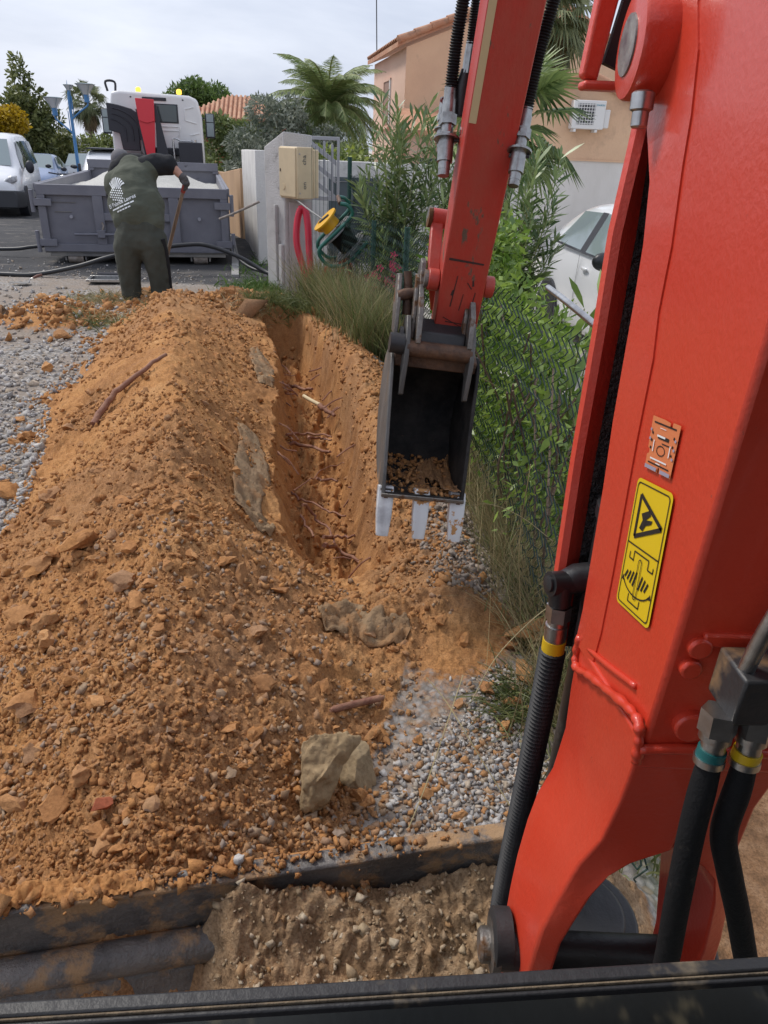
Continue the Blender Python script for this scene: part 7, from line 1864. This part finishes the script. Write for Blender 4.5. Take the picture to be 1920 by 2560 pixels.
pipe('electric_cable', 'grey electric cable sagging from the meter box to the cable reel', [(-1.2, 8.95, 1.07), (-1.08, 8.7, 1.03), (-.93, 8.35, .98), (-.80, 8.15, .93), (-.70, 8.08, .86)], .0095, CABM, 'cable')
pipe('electric_cable', 'grey electric cable strung from the reel along the fence behind the arm', [(-.52, 8.08, .74), (-.3, 8.0, .69), (-.05, 7.9, .69), (.20, 7.75, .77), (.5, 7.5, .95), (.8, 7.2, 1.1)], .0095, CABM, 'cable')
# ------------------------------------------------------------------ wire fence
WIRE = pmat('green_wire', (.010, .035, .026), .5)
PST = pmat('green_post', (.008, .055, .042), .45)
FN = thing('wire_fence', 'green chain link fence with posts between the trench and the garden', 'fence', (0, 0, 0))
ys_ = np.linspace(1.15, 8.45, 400); xs_ = fence_x(ys_) + .06
ss_ = np.concatenate([[0], np.cumsum(np.hypot(np.diff(xs_), np.diff(ys_)))])
def fpt(s_, z_):
    y_ = float(np.interp(s_, ss_, ys_)); x_ = float(np.interp(s_, ss_, xs_))
    w_ = .05 * math.sin(s_ * 1.7) * z_ + .03 * mnoise.noise(V(s_ * 1.3, z_ * 1.5, 0)) + .04 * max(0, z_ - .6)
    return V(x_ + w_, y_, gz_f(x_, y_) + z_)
_gzc = {}
def gz_f(x_, y_):
    k = round(y_, 1)
    if k not in _gzc: _gzc[k] = gz(float(np.interp(k, ys_, xs_)), k)
    return _gzc[k]
vs, fs = [], []
pitch_, hst = .066, .042
nw = int(ss_[-1] / pitch_)
for i in range(nw):
    s0 = i * pitch_; top = 1.06 if s0 < 6.2 else 1.0; nk = int(top / hst)
    pl = []
    for k in range(nk + 1):
        sg = -1 if (k + 0) % 2 else 1
        z_ = k * hst + .015 * mnoise.noise(V(s0 * 2, k * .2, 3))
        pl.append(fpt(min(s0 + sg * pitch_ * .5 + .01 * mnoise.noise(V(s0 * 3, k * .3, 7)), ss_[-1]), z_) + V(.004 * sg, 0, 0))
        if True: pl.append(fpt(min(s0 + sg * pitch_ * .48, ss_[-1]), z_ + .012) + V(-.004 * sg, 0, 0))
    r = .0030 + .00030 * s0
    for k, p in enumerate(pl):
        vs += [p + V(r, 0, 0), p + V(-r * .5, r * .87, 0), p + V(-r * .5, -r * .87, 0)]
        if k:
            b = len(vs) - 6
            for j in range(3): fs.append((b + j, b + (j + 1) % 3, b + 3 + (j + 1) % 3, b + 3 + j))
np_mesh('chain_link', np.array([tuple(p) for p in vs]), np.array(fs), WIRE, FN)['kind'] = 'stuff'
for x_, y_, h_ in ((-.60, 8.55, 1.52), (-.29, 7.55, .98), (.02, 6.2, 1.05), (.34, 4.3, 1.05), (.60, 1.7, 1.2)):
    MB().tube([(x_ + .07, y_, gz(x_, y_) - .1), (x_ + .07, y_, h_)], .024, 10).build('post', PST, FN, smooth=60)
MB().tube(spline([(.70, 1.2, 1.10), (.665, 1.6, 1.12), (.625, 2.0, 1.145), (.585, 2.35, 1.17), (.55, 2.65, 1.185)], 4), .0115, 10).build('top_rail', ZINC, FN, smooth=60)
for z_ in (.35, .75): MB().tube([fpt(s_, z_) for s_ in np.linspace(0, ss_[-1], 60)], .0016, 4).build('tension_wire', WIRE, FN)
# crumpled roll of green mesh by the post
vs, fs = [], []; rg = np.random.default_rng(71)
def wire(pl, r):
    for k, p in enumerate(pl):
        vs.extend([p + V(r, 0, 0), p + V(-r * .5, r * .87, 0), p + V(-r * .5, -r * .87, 0)])
        if k:
            b = len(vs) - 6
            for j in range(3): fs.append((b + j, b + (j + 1) % 3, b + 3 + (j + 1) % 3, b + 3 + j))
def crm(u_, w_):
    a = u_ * 7.5; r = .10 + .075 * u_ + .05 * mnoise.noise(V(u_ * 4, w_ * 3, 1))
    c = V(-.50 + .28 * u_, 8.42 - .15 * u_, 0)
    return c + V(r * math.cos(a) + .06 * mnoise.noise(V(u_ * 6, w_ * 4, 9)), r * math.sin(a) * .7, .10 + w_ * 1.25 + .05 * mnoise.noise(V(u_ * 5, w_ * 5, 4)))
for i in range(46): wire([crm(i / 45, k / 22) for k in range(23)], .0022)
for k in range(0, 23, 1): wire([crm(i / 60, k / 22 + .01 * math.sin(i)) for i in range(61)], .0018)
rl = np_mesh('wire_mesh_roll', np.array([tuple(p) for p in vs]), np.array(fs), WIRE); tag(rl, 'crumpled roll of green wire mesh beside the cable reel', 'wire mesh')
vs, fs = [], []
for i in range(7): wire([V(-.93 + .045 * i, 8.46 - .03 * i, z_) for z_ in np.linspace(.1, 1.62 - .01 * i, 8)], .0026)
for k in range(15): wire([V(-.93 + .27 * f, 8.46 - .18 * f, .15 + k * .10) for f in np.linspace(0, 1, 5)], .0024)
rl = np_mesh('welded_wire_mesh', np.array([tuple(p) for p in vs]), np.array(fs), WIRE); tag(rl, 'narrow upright strip of welded wire mesh in front of the meter box', 'wire mesh')

# ------------------------------------------------------------------ leaves and grass close by
def blades(name, roots, dirs, L_, w, mat, parent=None, seed=0, seg=4, curl=.5, kind=None, label=None, cat=None, z=None):
    """curved grass blades"""
    g = np.random.default_rng(seed); n = len(roots)
    d = dirs / np.linalg.norm(dirs, axis=1)[:, None]
    hz_ = g.normal(size=(n, 3)); hz_[:, 2] = 0; side = np.cross(d, hz_); side /= np.linalg.norm(side, axis=1)[:, None]
    fall = d.copy(); fall[:, 2] = 0; fall += g.normal(0, .25, (n, 3)) * [1, 1, 0]; fall /= np.maximum(np.linalg.norm(fall, axis=1), .05)[:, None]
    VS = np.zeros((n, 2 * seg + 1, 3)); p = roots.copy(); cu = curl * g.uniform(.3, 1.6, n)
    dd = d.copy()
    for k in range(seg + 1):
        f = k / seg; ww = (w * (1 - f ** 1.5))[:, None]
        if k < seg: VS[:, 2 * k] = p - side * ww; VS[:, 2 * k + 1] = p + side * ww
        else: VS[:, 2 * seg] = p
        p = p + dd * (L_ / seg)[:, None]
        dd = dd + fall * (cu * .35)[:, None] + np.array([0, 0, -1]) * (cu * .30 * (f + .3))[:, None]; dd /= np.linalg.norm(dd, axis=1)[:, None]
    base = np.arange(n)[:, None] * (2 * seg + 1); F = []
    for k in range(seg - 1): a = 2 * k; F.append(np.concatenate([base + a, base + a + 1, base + a + 3], 1)); F.append(np.concatenate([base + a, base + a + 3, base + a + 2], 1))
    a = 2 * (seg - 1); F.append(np.concatenate([base + a, base + a + 1, base + a + 2], 1))
    o = np_mesh(name, VS.reshape(-1, 3), np.concatenate(F), mat, parent); return tag(o, label, cat, kind=kind)
GR_G = leafmat('green_grass', (.075, .105, .030), (.27, .29, .12), .5, .3, 4)
GR_D = leafmat('dry_grass', (.20, .155, .075), (.46, .38, .20), .6, .25, 5)
GR_L = leafmat('lawn_grass', (.05, .11, .018), (.15, .24, .05), .5, .3, 3)
JAS = leafmat('jasmine_leaf', (.085, .165, .025), (.30, .42, .08), .38, .42, 6)
OLE = leafmat('oleander_leaf', (.075, .13, .045), (.26, .33, .13), .38, .25, 3)
CAN = leafmat('cane_leaf', (.11, .19, .04), (.34, .45, .13), .4, .35, 4)
g = np.random.default_rng(5)
def up_dirs(n, sp, lean=(0, 0)): d = g.normal(0, sp, (n, 3)); d[:, 2] = 1; d[:, 0] += lean[0]; d[:, 1] += lean[1]; return d
def tuft(x, y, up=0.0): return np.stack([x, y, ground_z(x, y) - .01], -1)
# tall grass along the fence past the trench
n = 3600; y = g.uniform(5.9, 8.35, n); x = fence_x(y) - .02 + g.normal(-.05, .13, n)
blades('tall_grass', tuft(x, y), up_dirs(n, .22, (-.06, -.08)), g.uniform(.28, .72, n), g.uniform(.0028, .0050, n), GR_G, None, 1, kind='stuff', label='tall green grass growing along the fence past the trench', cat='grass')
n = 2400; y = g.uniform(5.9, 8.5, n); x = fence_x(y) + g.normal(-.04, .16, n)
blades('dry_tall_grass', tuft(x, y), up_dirs(n, .25), g.uniform(.3, .8, n), g.uniform(.0018, .0034, n), GR_D, None, 2, kind='stuff', label='dry seeding grass mixed along the far fence', cat='grass')
# overhanging grass at the far end of the trench and weeds by walls and worker
n = 1500; x = g.uniform(-1.55, -.75, n); y = g.uniform(7.65, 8.15, n)
blades('verge_grass', tuft(x, y), up_dirs(n, .6, (0, -.5)), g.uniform(.10, .30, n), g.uniform(.0028, .005, n), GR_G, None, 3, curl=.9, kind='stuff', label='ragged grass hanging over the far end of the trench', cat='grass')
n = 900; x = np.concatenate([g.normal(-2.0, .12, 300), g.normal(-1.65, .2, 600)]); y = np.concatenate([g.uniform(10.0, 14, 300), g.normal(9.1, .22, 600)])
blades('weeds', tuft(x, y), up_dirs(n, .6), g.uniform(.08, .26, n), g.uniform(.004, .008, n), GR_L, None, 4, curl=.9, kind='stuff', label='weeds at the foot of the white wall and the pillar', cat='weeds')
n = 900; x = np.concatenate([g.normal(-3.15, .22, 500), g.normal(-2.75, .18, 200), g.normal(-1.5, .15, 200)]); y = np.concatenate([g.normal(7.95, .18, 500), g.normal(6.9, .1, 200), g.normal(7.6, .15, 200)])
blades('turf_scraps', tuft(x, y), up_dirs(n, .9), g.uniform(.06, .2, n), g.uniform(.0025, .005, n), GR_D, None, 5, curl=1, kind='stuff', label='scraps of dry turf in the soil left of the worker', cat='grass')
n = 500; x = np.concatenate([g.normal(-2.75, .18, 300), g.normal(-3.2, .2, 200)]); y = np.concatenate([g.normal(6.75, .1, 300), g.normal(8.0, .15, 200)])
blades('turf_scraps', tuft(x, y), up_dirs(n, .9), g.uniform(.05, .14, n), g.uniform(.003, .006, n), GR_G, None, 6, curl=1, kind='stuff', label='green turf scraps on the gravel beside the small soil heap', cat='grass')
# dry grass at the near fence foot
n = 3000; y = g.uniform(1.55, 4.2, n); x = fence_x(y) + .03 + g.normal(.03, .06, n)
blades('dry_grass', tuft(x, y), up_dirs(n, .35, (-.05, 0)), g.uniform(.12, .42, n), g.uniform(.0012, .0024, n), GR_D, None, 7, kind='stuff', label='dry straw coloured grass along the foot of the near fence', cat='grass')
n = 1600; y = g.uniform(1.2, 3.6, n); x = fence_x(y) + .06 + g.normal(.05, .08, n)
blades('fence_grass', tuft(x, y), up_dirs(n, .4), g.uniform(.1, .38, n), g.uniform(.0018, .0032, n), GR_G, None, 8, kind='stuff', label='green grass growing through the near fence', cat='grass')
n = 420; x = g.normal(.47, .055, n); y = g.normal(1.80, .06, n)
blades('grass_tussock', tuft(x, y), up_dirs(n, 1.3, (-.6, -.3)), g.uniform(.08, .22, n), g.uniform(.0018, .0032, n), GR_G, None, 9, curl=1.1, label='flattened green grass tussock on the gravel below the hose', cat='grass')
# long pale stalks leaning out of the fence
stalk = [[(.50, 2.02, .05), (.47, 2.0, .25), (.43, 1.98, .52), (.42, 1.93, .80)], [(.40, 1.62, .03), (.46, 1.72, .28), (.53, 1.78, .55), (.60, 1.82, .80)], [(.30, 1.75, .06), (.38, 1.85, .16), (.50, 1.95, .24), (.60, 2.0, .30)], [(.10, 1.30, .02), (.15, 1.42, .06), (.22, 1.62, .12), (.27, 1.78, .14)], [(.38, 1.38, .02), (.30, 1.55, .05), (.22, 1.72, .08), (.16, 1.82, .09)], [(.62, 2.3, .35), (.50, 2.35, .42), (.38, 2.4, .44), (.26, 2.42, .40)], [(.52, 1.65, .02), (.48, 1.72, .2), (.49, 1.75, .42), (.53, 1.76, .6)], [(.33, 1.9, .10), (.42, 1.84, .11), (.52, 1.8, .13), (.62, 1.78, .16)], [(.60, 3.2, .6), (.40, 3.1, .72), (.25, 3.0, .80), (.15, 2.95, .85)]]
sb = MB()
for p in stalk: sb.tube(spline(p, 5), [.0016] * (5 * 3 + 1), 5)
tag(sb.build('dry_stalks', GR_D, None), 'long pale dry stalks leaning out from the fence over the gravel', 'dry stalks', kind='stuff')
# lawn blades behind the fence
n = 4200; y = g.uniform(2.4, 6.1, n); x = fence_x(y) + .15 + g.random(n) * 1.6
blades('lawn_blades', tuft(x, y), up_dirs(n, .5), g.uniform(.03, .09, n), g.uniform(.003, .006, n), GR_L, LAWN, 10, seg=3, kind='stuff')

# climbing jasmine on the fence
def climber(label, y0, y1, z0, z1, n, seed, th=.20, off=.10, size=.062):
    g = np.random.default_rng(seed); t = thing('jasmine', label, 'climbing plant', (0, 0, 0))
    k = 60; cy = g.uniform(y0, y1, k); cz = z0 + (z1 - z0) * g.random(k) ** .9; cx = fence_x(cy) + off + g.normal(0, th * .5, k)
    r = g.uniform(.07, .17, k); idx = g.integers(0, k, n); d = g.normal(size=(n, 3)); d /= np.linalg.norm(d, axis=1)[:, None]
    C = np.stack([cx, cy, cz], -1)[idx] + d * (r[idx] * g.uniform(.4, 1, n) ** .6)[:, None] * [1.1, 1.5, 1.25]
    v, f = leaf_quads(C, size, g, 2.5, .35, outward=d * .9)
    np_mesh('foliage', v, f, JAS, t)
    st_ = MB()
    for i in range(14):
        yy_ = g.uniform(y0, y1); xx_ = float(fence_x(yy_)) + off; st_.tube(spline([(xx_, yy_, 0), (xx_ + g.normal(0, .08), yy_ + g.normal(0, .1), z1 * .5), (xx_ + g.normal(0, .12), yy_ + g.normal(0, .25), z1 * .95)], 4), .005, 5)
    st_.build('stem', BARK, t, smooth=60)['kind'] = 'stuff'
    return t
climber('dense jasmine climbing the fence right of the bucket', 3.25, 4.6, .05, .95, 5600, 81, .10, .20, .05)
climber('jasmine mounded over the fence beside the arm pin', 4.2, 5.6, .5, 1.18, 5200, 82, .16, .26, .055)
climber('sparse jasmine low on the fence behind the bucket teeth', 2.5, 3.2, .08, .80, 520, 83, .08, .16, .045)

# oleanders: upright stems with whorls of narrow leaves
def oleander(label, base, stems, hmin, hmax, spread, seed, size=.175, mat=None, step=.05, wh=3, lean=(0, 0), asp=7):
    g = np.random.default_rng(seed); t = thing('oleander', label, 'shrub', base); C = []; D = []; st_ = MB()
    for i in range(stems):
        az = g.uniform(0, 6.28); sp = spread * g.random() ** .6; h = g.uniform(hmin, hmax)
        tip = V(math.cos(az) * sp + lean[0], math.sin(az) * sp + lean[1], h); mid = tip * .5 + V(0, 0, h * .08); b0 = V(math.cos(az) * .06, math.sin(az) * .06, 0)
        P = spline([b0, b0.lerp(mid, .5), mid, tip], 6); st_.tube(P, [.010 * (1 - .7 * k / (len(P) - 1)) for k in range(len(P))], 5)
        L_ = sum((P[k + 1] - P[k]).length for k in range(len(P) - 1)); m_ = int(L_ * .75 / step)
        for j in range(m_):
            f = .25 + .75 * (j + 1) / m_; q = f * (len(P) - 1); k = min(int(q), len(P) - 2); p = P[k].lerp(P[k + 1], q - k); d = (P[k + 1] - P[k]).normalized(); a0 = g.uniform(0, 6.28)
            for w_ in range(wh):
                a = a0 + w_ * 6.283 / wh; s1 = d.orthogonal().normalized(); s2_ = d.cross(s1); el = g.uniform(.3, .9) + .9 * (j > m_ - 5)
                C.append(tuple(p)); D.append(tuple((s1 * math.cos(a) + s2_ * math.sin(a)) + d * el))
    C = np.array(C); D = np.array(D); n = len(C); D /= np.linalg.norm(D, axis=1)[:, None]
    L_ = (size * np.exp(g.normal(0, .2, n)))[:, None]; s = np.cross(D, g.normal(size=(n, 3)) * .4 + [0, 0, 1.0]); s /= np.linalg.norm(s, axis=1)[:, None]; dr = np.array([0, 0, -.12])
    v = np.stack([C, C + D * L_ * .3 + s * L_ / asp * .8 * .5, C + D * L_ * .3 - s * L_ / asp * .8 * .5, C + D * L_ * .65 + s * L_ / asp * .5 + dr * L_ * .4, C + D * L_ * .65 - s * L_ / asp * .5 + dr * L_ * .4, C + D * L_ + dr * L_], 1).reshape(-1, 3)
    b = (np.arange(n) * 6)[:, None]; F = np.concatenate([b + np.array(t_)[None] for t_ in ((0, 1, 2), (1, 3, 4), (1, 4, 2), (3, 5, 4))])
    np_mesh('foliage', v, F, mat or OLE, t); st_.build('stem', STEM, t, smooth=60)['kind'] = 'stuff'
    return t
oleander('tall oleander with narrow leaves left of the excavator arm', (-.02, 8.0, -.15), 34, 1.2, 2.15, .42, 91)
oleander('oleander behind the wire mesh beside the gate', (.05, 7.6, -.15), 26, .6, 1.35, .45, 92, .15)
oleander('oleander leaning in front of the white car', (1.12, 7.0, -.25), 34, 1.0, 1.85, .40, 93)
oleander('low leafy shrub in front of the white car rear wheel', (1.25, 6.0, -.25), 22, .3, .70, .30, 97, .13, JAS, .05, 3, asp=4)
oleander('oleander between the arm and the peach house', (.62, 8.3, -.25), 30, 1.2, 1.95, .40, 94)
oleander('broad leaved cane plant behind the near fence rail', (1.02, 3.9, -.25), 26, .5, 1.15, .42, 95, .24, CAN, .09, 1, asp=6)
oleander('broad leaved cane plant lower by the lawn and the boom', (.98, 3.1, -.2), 20, .35, .95, .30, 96, .22, CAN, .09, 1, asp=6)
fl = MB(); rg = np.random.default_rng(7)
PINK = pmat('pink_petal', (.72, .06, .16), .6)
flp = thing('oleander_flowers', 'pink oleander flowers showing through the wire mesh', 'flowers', (0, 0, 0))
for k in range(14):
    c = V(-.02 + rg.normal(0, .10), 7.45, .52 + rg.normal(0, .12)); m_ = MB()
    for j in range(5):
        a = j * 1.257; m_.add([c, c + V(.03 * math.cos(a - .5), -.008, .03 * math.sin(a - .5)), c + V(.042 * math.cos(a), -.012, .042 * math.sin(a)), c + V(.03 * math.cos(a + .5), -.008, .03 * math.sin(a + .5))], [(0, 1, 2, 3)])
    m_.build('flower', PINK, flp)

# ------------------------------------------------------------------ roots, branch, stick and torn geotextile
ROOT = pmat('root_bark', (.20, .085, .055), .8, col2=(.30, .15, .09), scale=18, bump=.4, bscale=60)
ROOTP = pmat('peeled_root', (.62, .50, .30), .7)
RTS = [([(-0.94, 5.838, -0.2), (-0.868, 6.2, -0.32), (-0.642, 5.773, -0.2)], 0.018), ([(-0.535, 5.345, -0.2), (-0.399, 5.145, -0.2)], 0.02), ([(-0.709, 4.712, -0.2), (-0.598, 5.046, -0.32), (-0.384, 4.692, -0.2)], 0.01), ([(-0.808, 4.793, -0.2), (-0.757, 5.026, -0.32), (-0.651, 4.6, -0.2)], 0.008), ([(-0.78, 4.484, -0.2), (-0.639, 4.821, -0.32), (-0.382, 4.42, -0.2)], 0.015), ([(-0.541, 4.657, -0.2), (-0.497, 4.962, -0.32), (-0.39, 4.631, -0.2)], 0.01), ([(-0.694, 4.066, -0.2), (-0.611, 4.008, -0.285), (-0.517, 3.937, -0.32), (-0.357, 3.735, -0.285), (-0.216, 3.503, -0.2)], 0.008), ([(-0.46, 3.633, -0.2), (-0.384, 3.652, -0.304), (-0.288, 3.457, -0.304), (-0.241, 3.174, -0.2)], 0.008), ([(-0.648, 3.715, -0.2), (-0.558, 3.584, -0.2)], 0.011), ([(-0.6, 3.58, -0.2), (-0.498, 3.711, -0.32), (-0.35, 3.245, -0.2)], 0.009), ([(-0.302, 3.241, -0.2), (-0.247, 3.473, -0.32), (-0.145, 3.28, -0.2)], 0.009), ([(-0.295, 3.169, -0.2), (-0.209, 3.306, -0.32), (-0.052, 2.949, -0.2)], 0.011), ([(-0.421, 3.967, -0.2), (-0.286, 3.97, -0.2)], 0.009), ([(-0.522, 3.77, -0.2), (-0.453, 4.317, -0.32), (-0.259, 4.262, -0.2)], 0.004), ([(-0.237, 3.035, -0.2), (-0.093, 3.033, -0.2)], 0.003), ([(-0.988, 6.106, -0.2), (-0.833, 6.155, -0.2)], 0.005)]
rg = np.random.default_rng(9)
for i, (p, w_) in enumerate(RTS):
    P = spline(p, 6); P = [q + V(*rg.normal(0, .006, 3)) for q in P]
    MB().tube(P, [w_ * 1.15 * (1 - .45 * k / (len(P) - 1)) for k in range(len(P))], 7).build('root', ROOTP if i in (6, 7) and False else ROOT, TRENCH, smooth=60)
MB().tube(spline([(-.69, 5.58, -.20), (-.62, 5.49, -.205), (-.541, 5.404, -.21)], 4), .016, 8).build('peeled_root', ROOTP, TRENCH, smooth=60)
for k in range(26):
    y_ = rg.uniform(2.7, 6.5); sx = rg.choice([0, 1]); x_ = float(np.interp(y_, QY, QX)) + .03 if sx == 0 else float(np.interp(y_, TRY, TRX)) - .02; z_ = rg.uniform(-.3, -.02); dx = (.12 if sx == 0 else -.12) * rg.uniform(.4, 1.3)
    MB().tube(spline([(x_, y_, z_), (x_ + dx * .5, y_ - .04, z_ - .02), (x_ + dx, y_ - rg.uniform(0, .15), z_ - rg.uniform(.02, .12))], 4), .0026 + .0006 * y_, 5).build('rootlet', ROOT, TRENCH, smooth=60)
br = MB(); P = spline([(-1.60, 3.66, .21), (-1.545, 3.83, .31), (-1.42, 3.95, .42), (-1.31, 4.13, .49)], 6); br.tube([q + V(*rg.normal(0, .006, 3)) for q in P], [.020 - .010 * k / 18 for k in range(19)], 8)
tag(br.build('branch', ROOT, None, smooth=60), 'long brown branch lying across the left slope of the heap', 'branch')
tag(MB().tube(spline([(-.134, 1.635, .105), (-.06, 1.705, .072), (.023, 1.747, .065)], 6), [.006] + [.011] * 11 + [.007], 8).build('stick', ROOT, None, smooth=60), 'short thick brown stick on the soil above the large boulder', 'stick')
GEO = pmat('dirty_geotextile', (.23, .145, .078), .95, col2=(.32, .215, .12), scale=9, bump=.7, bscale=60, dirt=(.30, .16, .07), dscale=6, dlo=.5, dhi=.62)
def drape(label, path, width, seed, nu=40, nv=14, lift=.010, amp=.020):
    g = np.random.default_rng(seed); P = spline(path, nu // (len(path) - 1)); pts = []
    for i, p in enumerate(P):
        t = (P[min(i + 1, len(P) - 1)] - P[max(i - 1, 0)]).normalized(); s = V(-t.y, t.x, 0).normalized(); w_ = width * (.55 + .45 * math.sin(math.pi * (i / (len(P) - 1)) ** .8)) * (1 + .3 * mnoise.noise(V(i * .25, seed, 0)))
        for j in range(nv):
            f = j / (nv - 1) - .5; q = p + s * f * w_; fold = amp * 1.1 * mnoise.noise(V(i * .16, f * 3.5, seed)) + amp * .6 * mnoise.noise(V(i * .45, f * 8, seed + 3)) - .04 * max(0, abs(f) - .36)
            pts.append([q.x, q.y, p.z, lift + fold])
    A = np.array(pts); zz = np.maximum(ground_z(A[:, 0], A[:, 1]), A[:, 2] - .10) + A[:, 3]; pts = [(a[0], a[1], z__) for a, z__ in zip(pts, zz)]
    n = len(P); m_ = MB().add(pts, [(i * nv + j, i * nv + j + 1, (i + 1) * nv + j + 1, (i + 1) * nv + j) for i in range(n - 1) for j in range(nv - 1)])
    o = m_.build('geotextile', GEO, None, smooth=180); so = o.modifiers.new('solid', 'SOLIDIFY'); so.thickness = .003
    return tag(o, label, 'cloth')
drape('torn tan geotextile hanging on the left rim of the trench', [(-.83, 3.95, .08), (-.74, 3.70, .05), (-.68, 3.30, .08), (-.65, 3.05, .07), (-.585, 2.83, .07)], .16, 5)
drape('crumpled geotextile bunched at the near end of the left rim', [(-.66, 2.95, .08), (-.58, 2.84, .06), (-.50, 2.78, .02)], .13, 8)
drape('grey geotextile flap on the far left rim of the trench', [(-1.12, 5.9, .06), (-1.0, 5.5, .03), (-.90, 5.05, .0)], .17, 11)
drape('dirty geotextile folded in the soil at the near end of the trench', [(-.20, 2.03, .13), (-.10, 2.08, .11), (.02, 2.06, .12), (.10, 2.10, .11)], .15, 14, amp=.03)
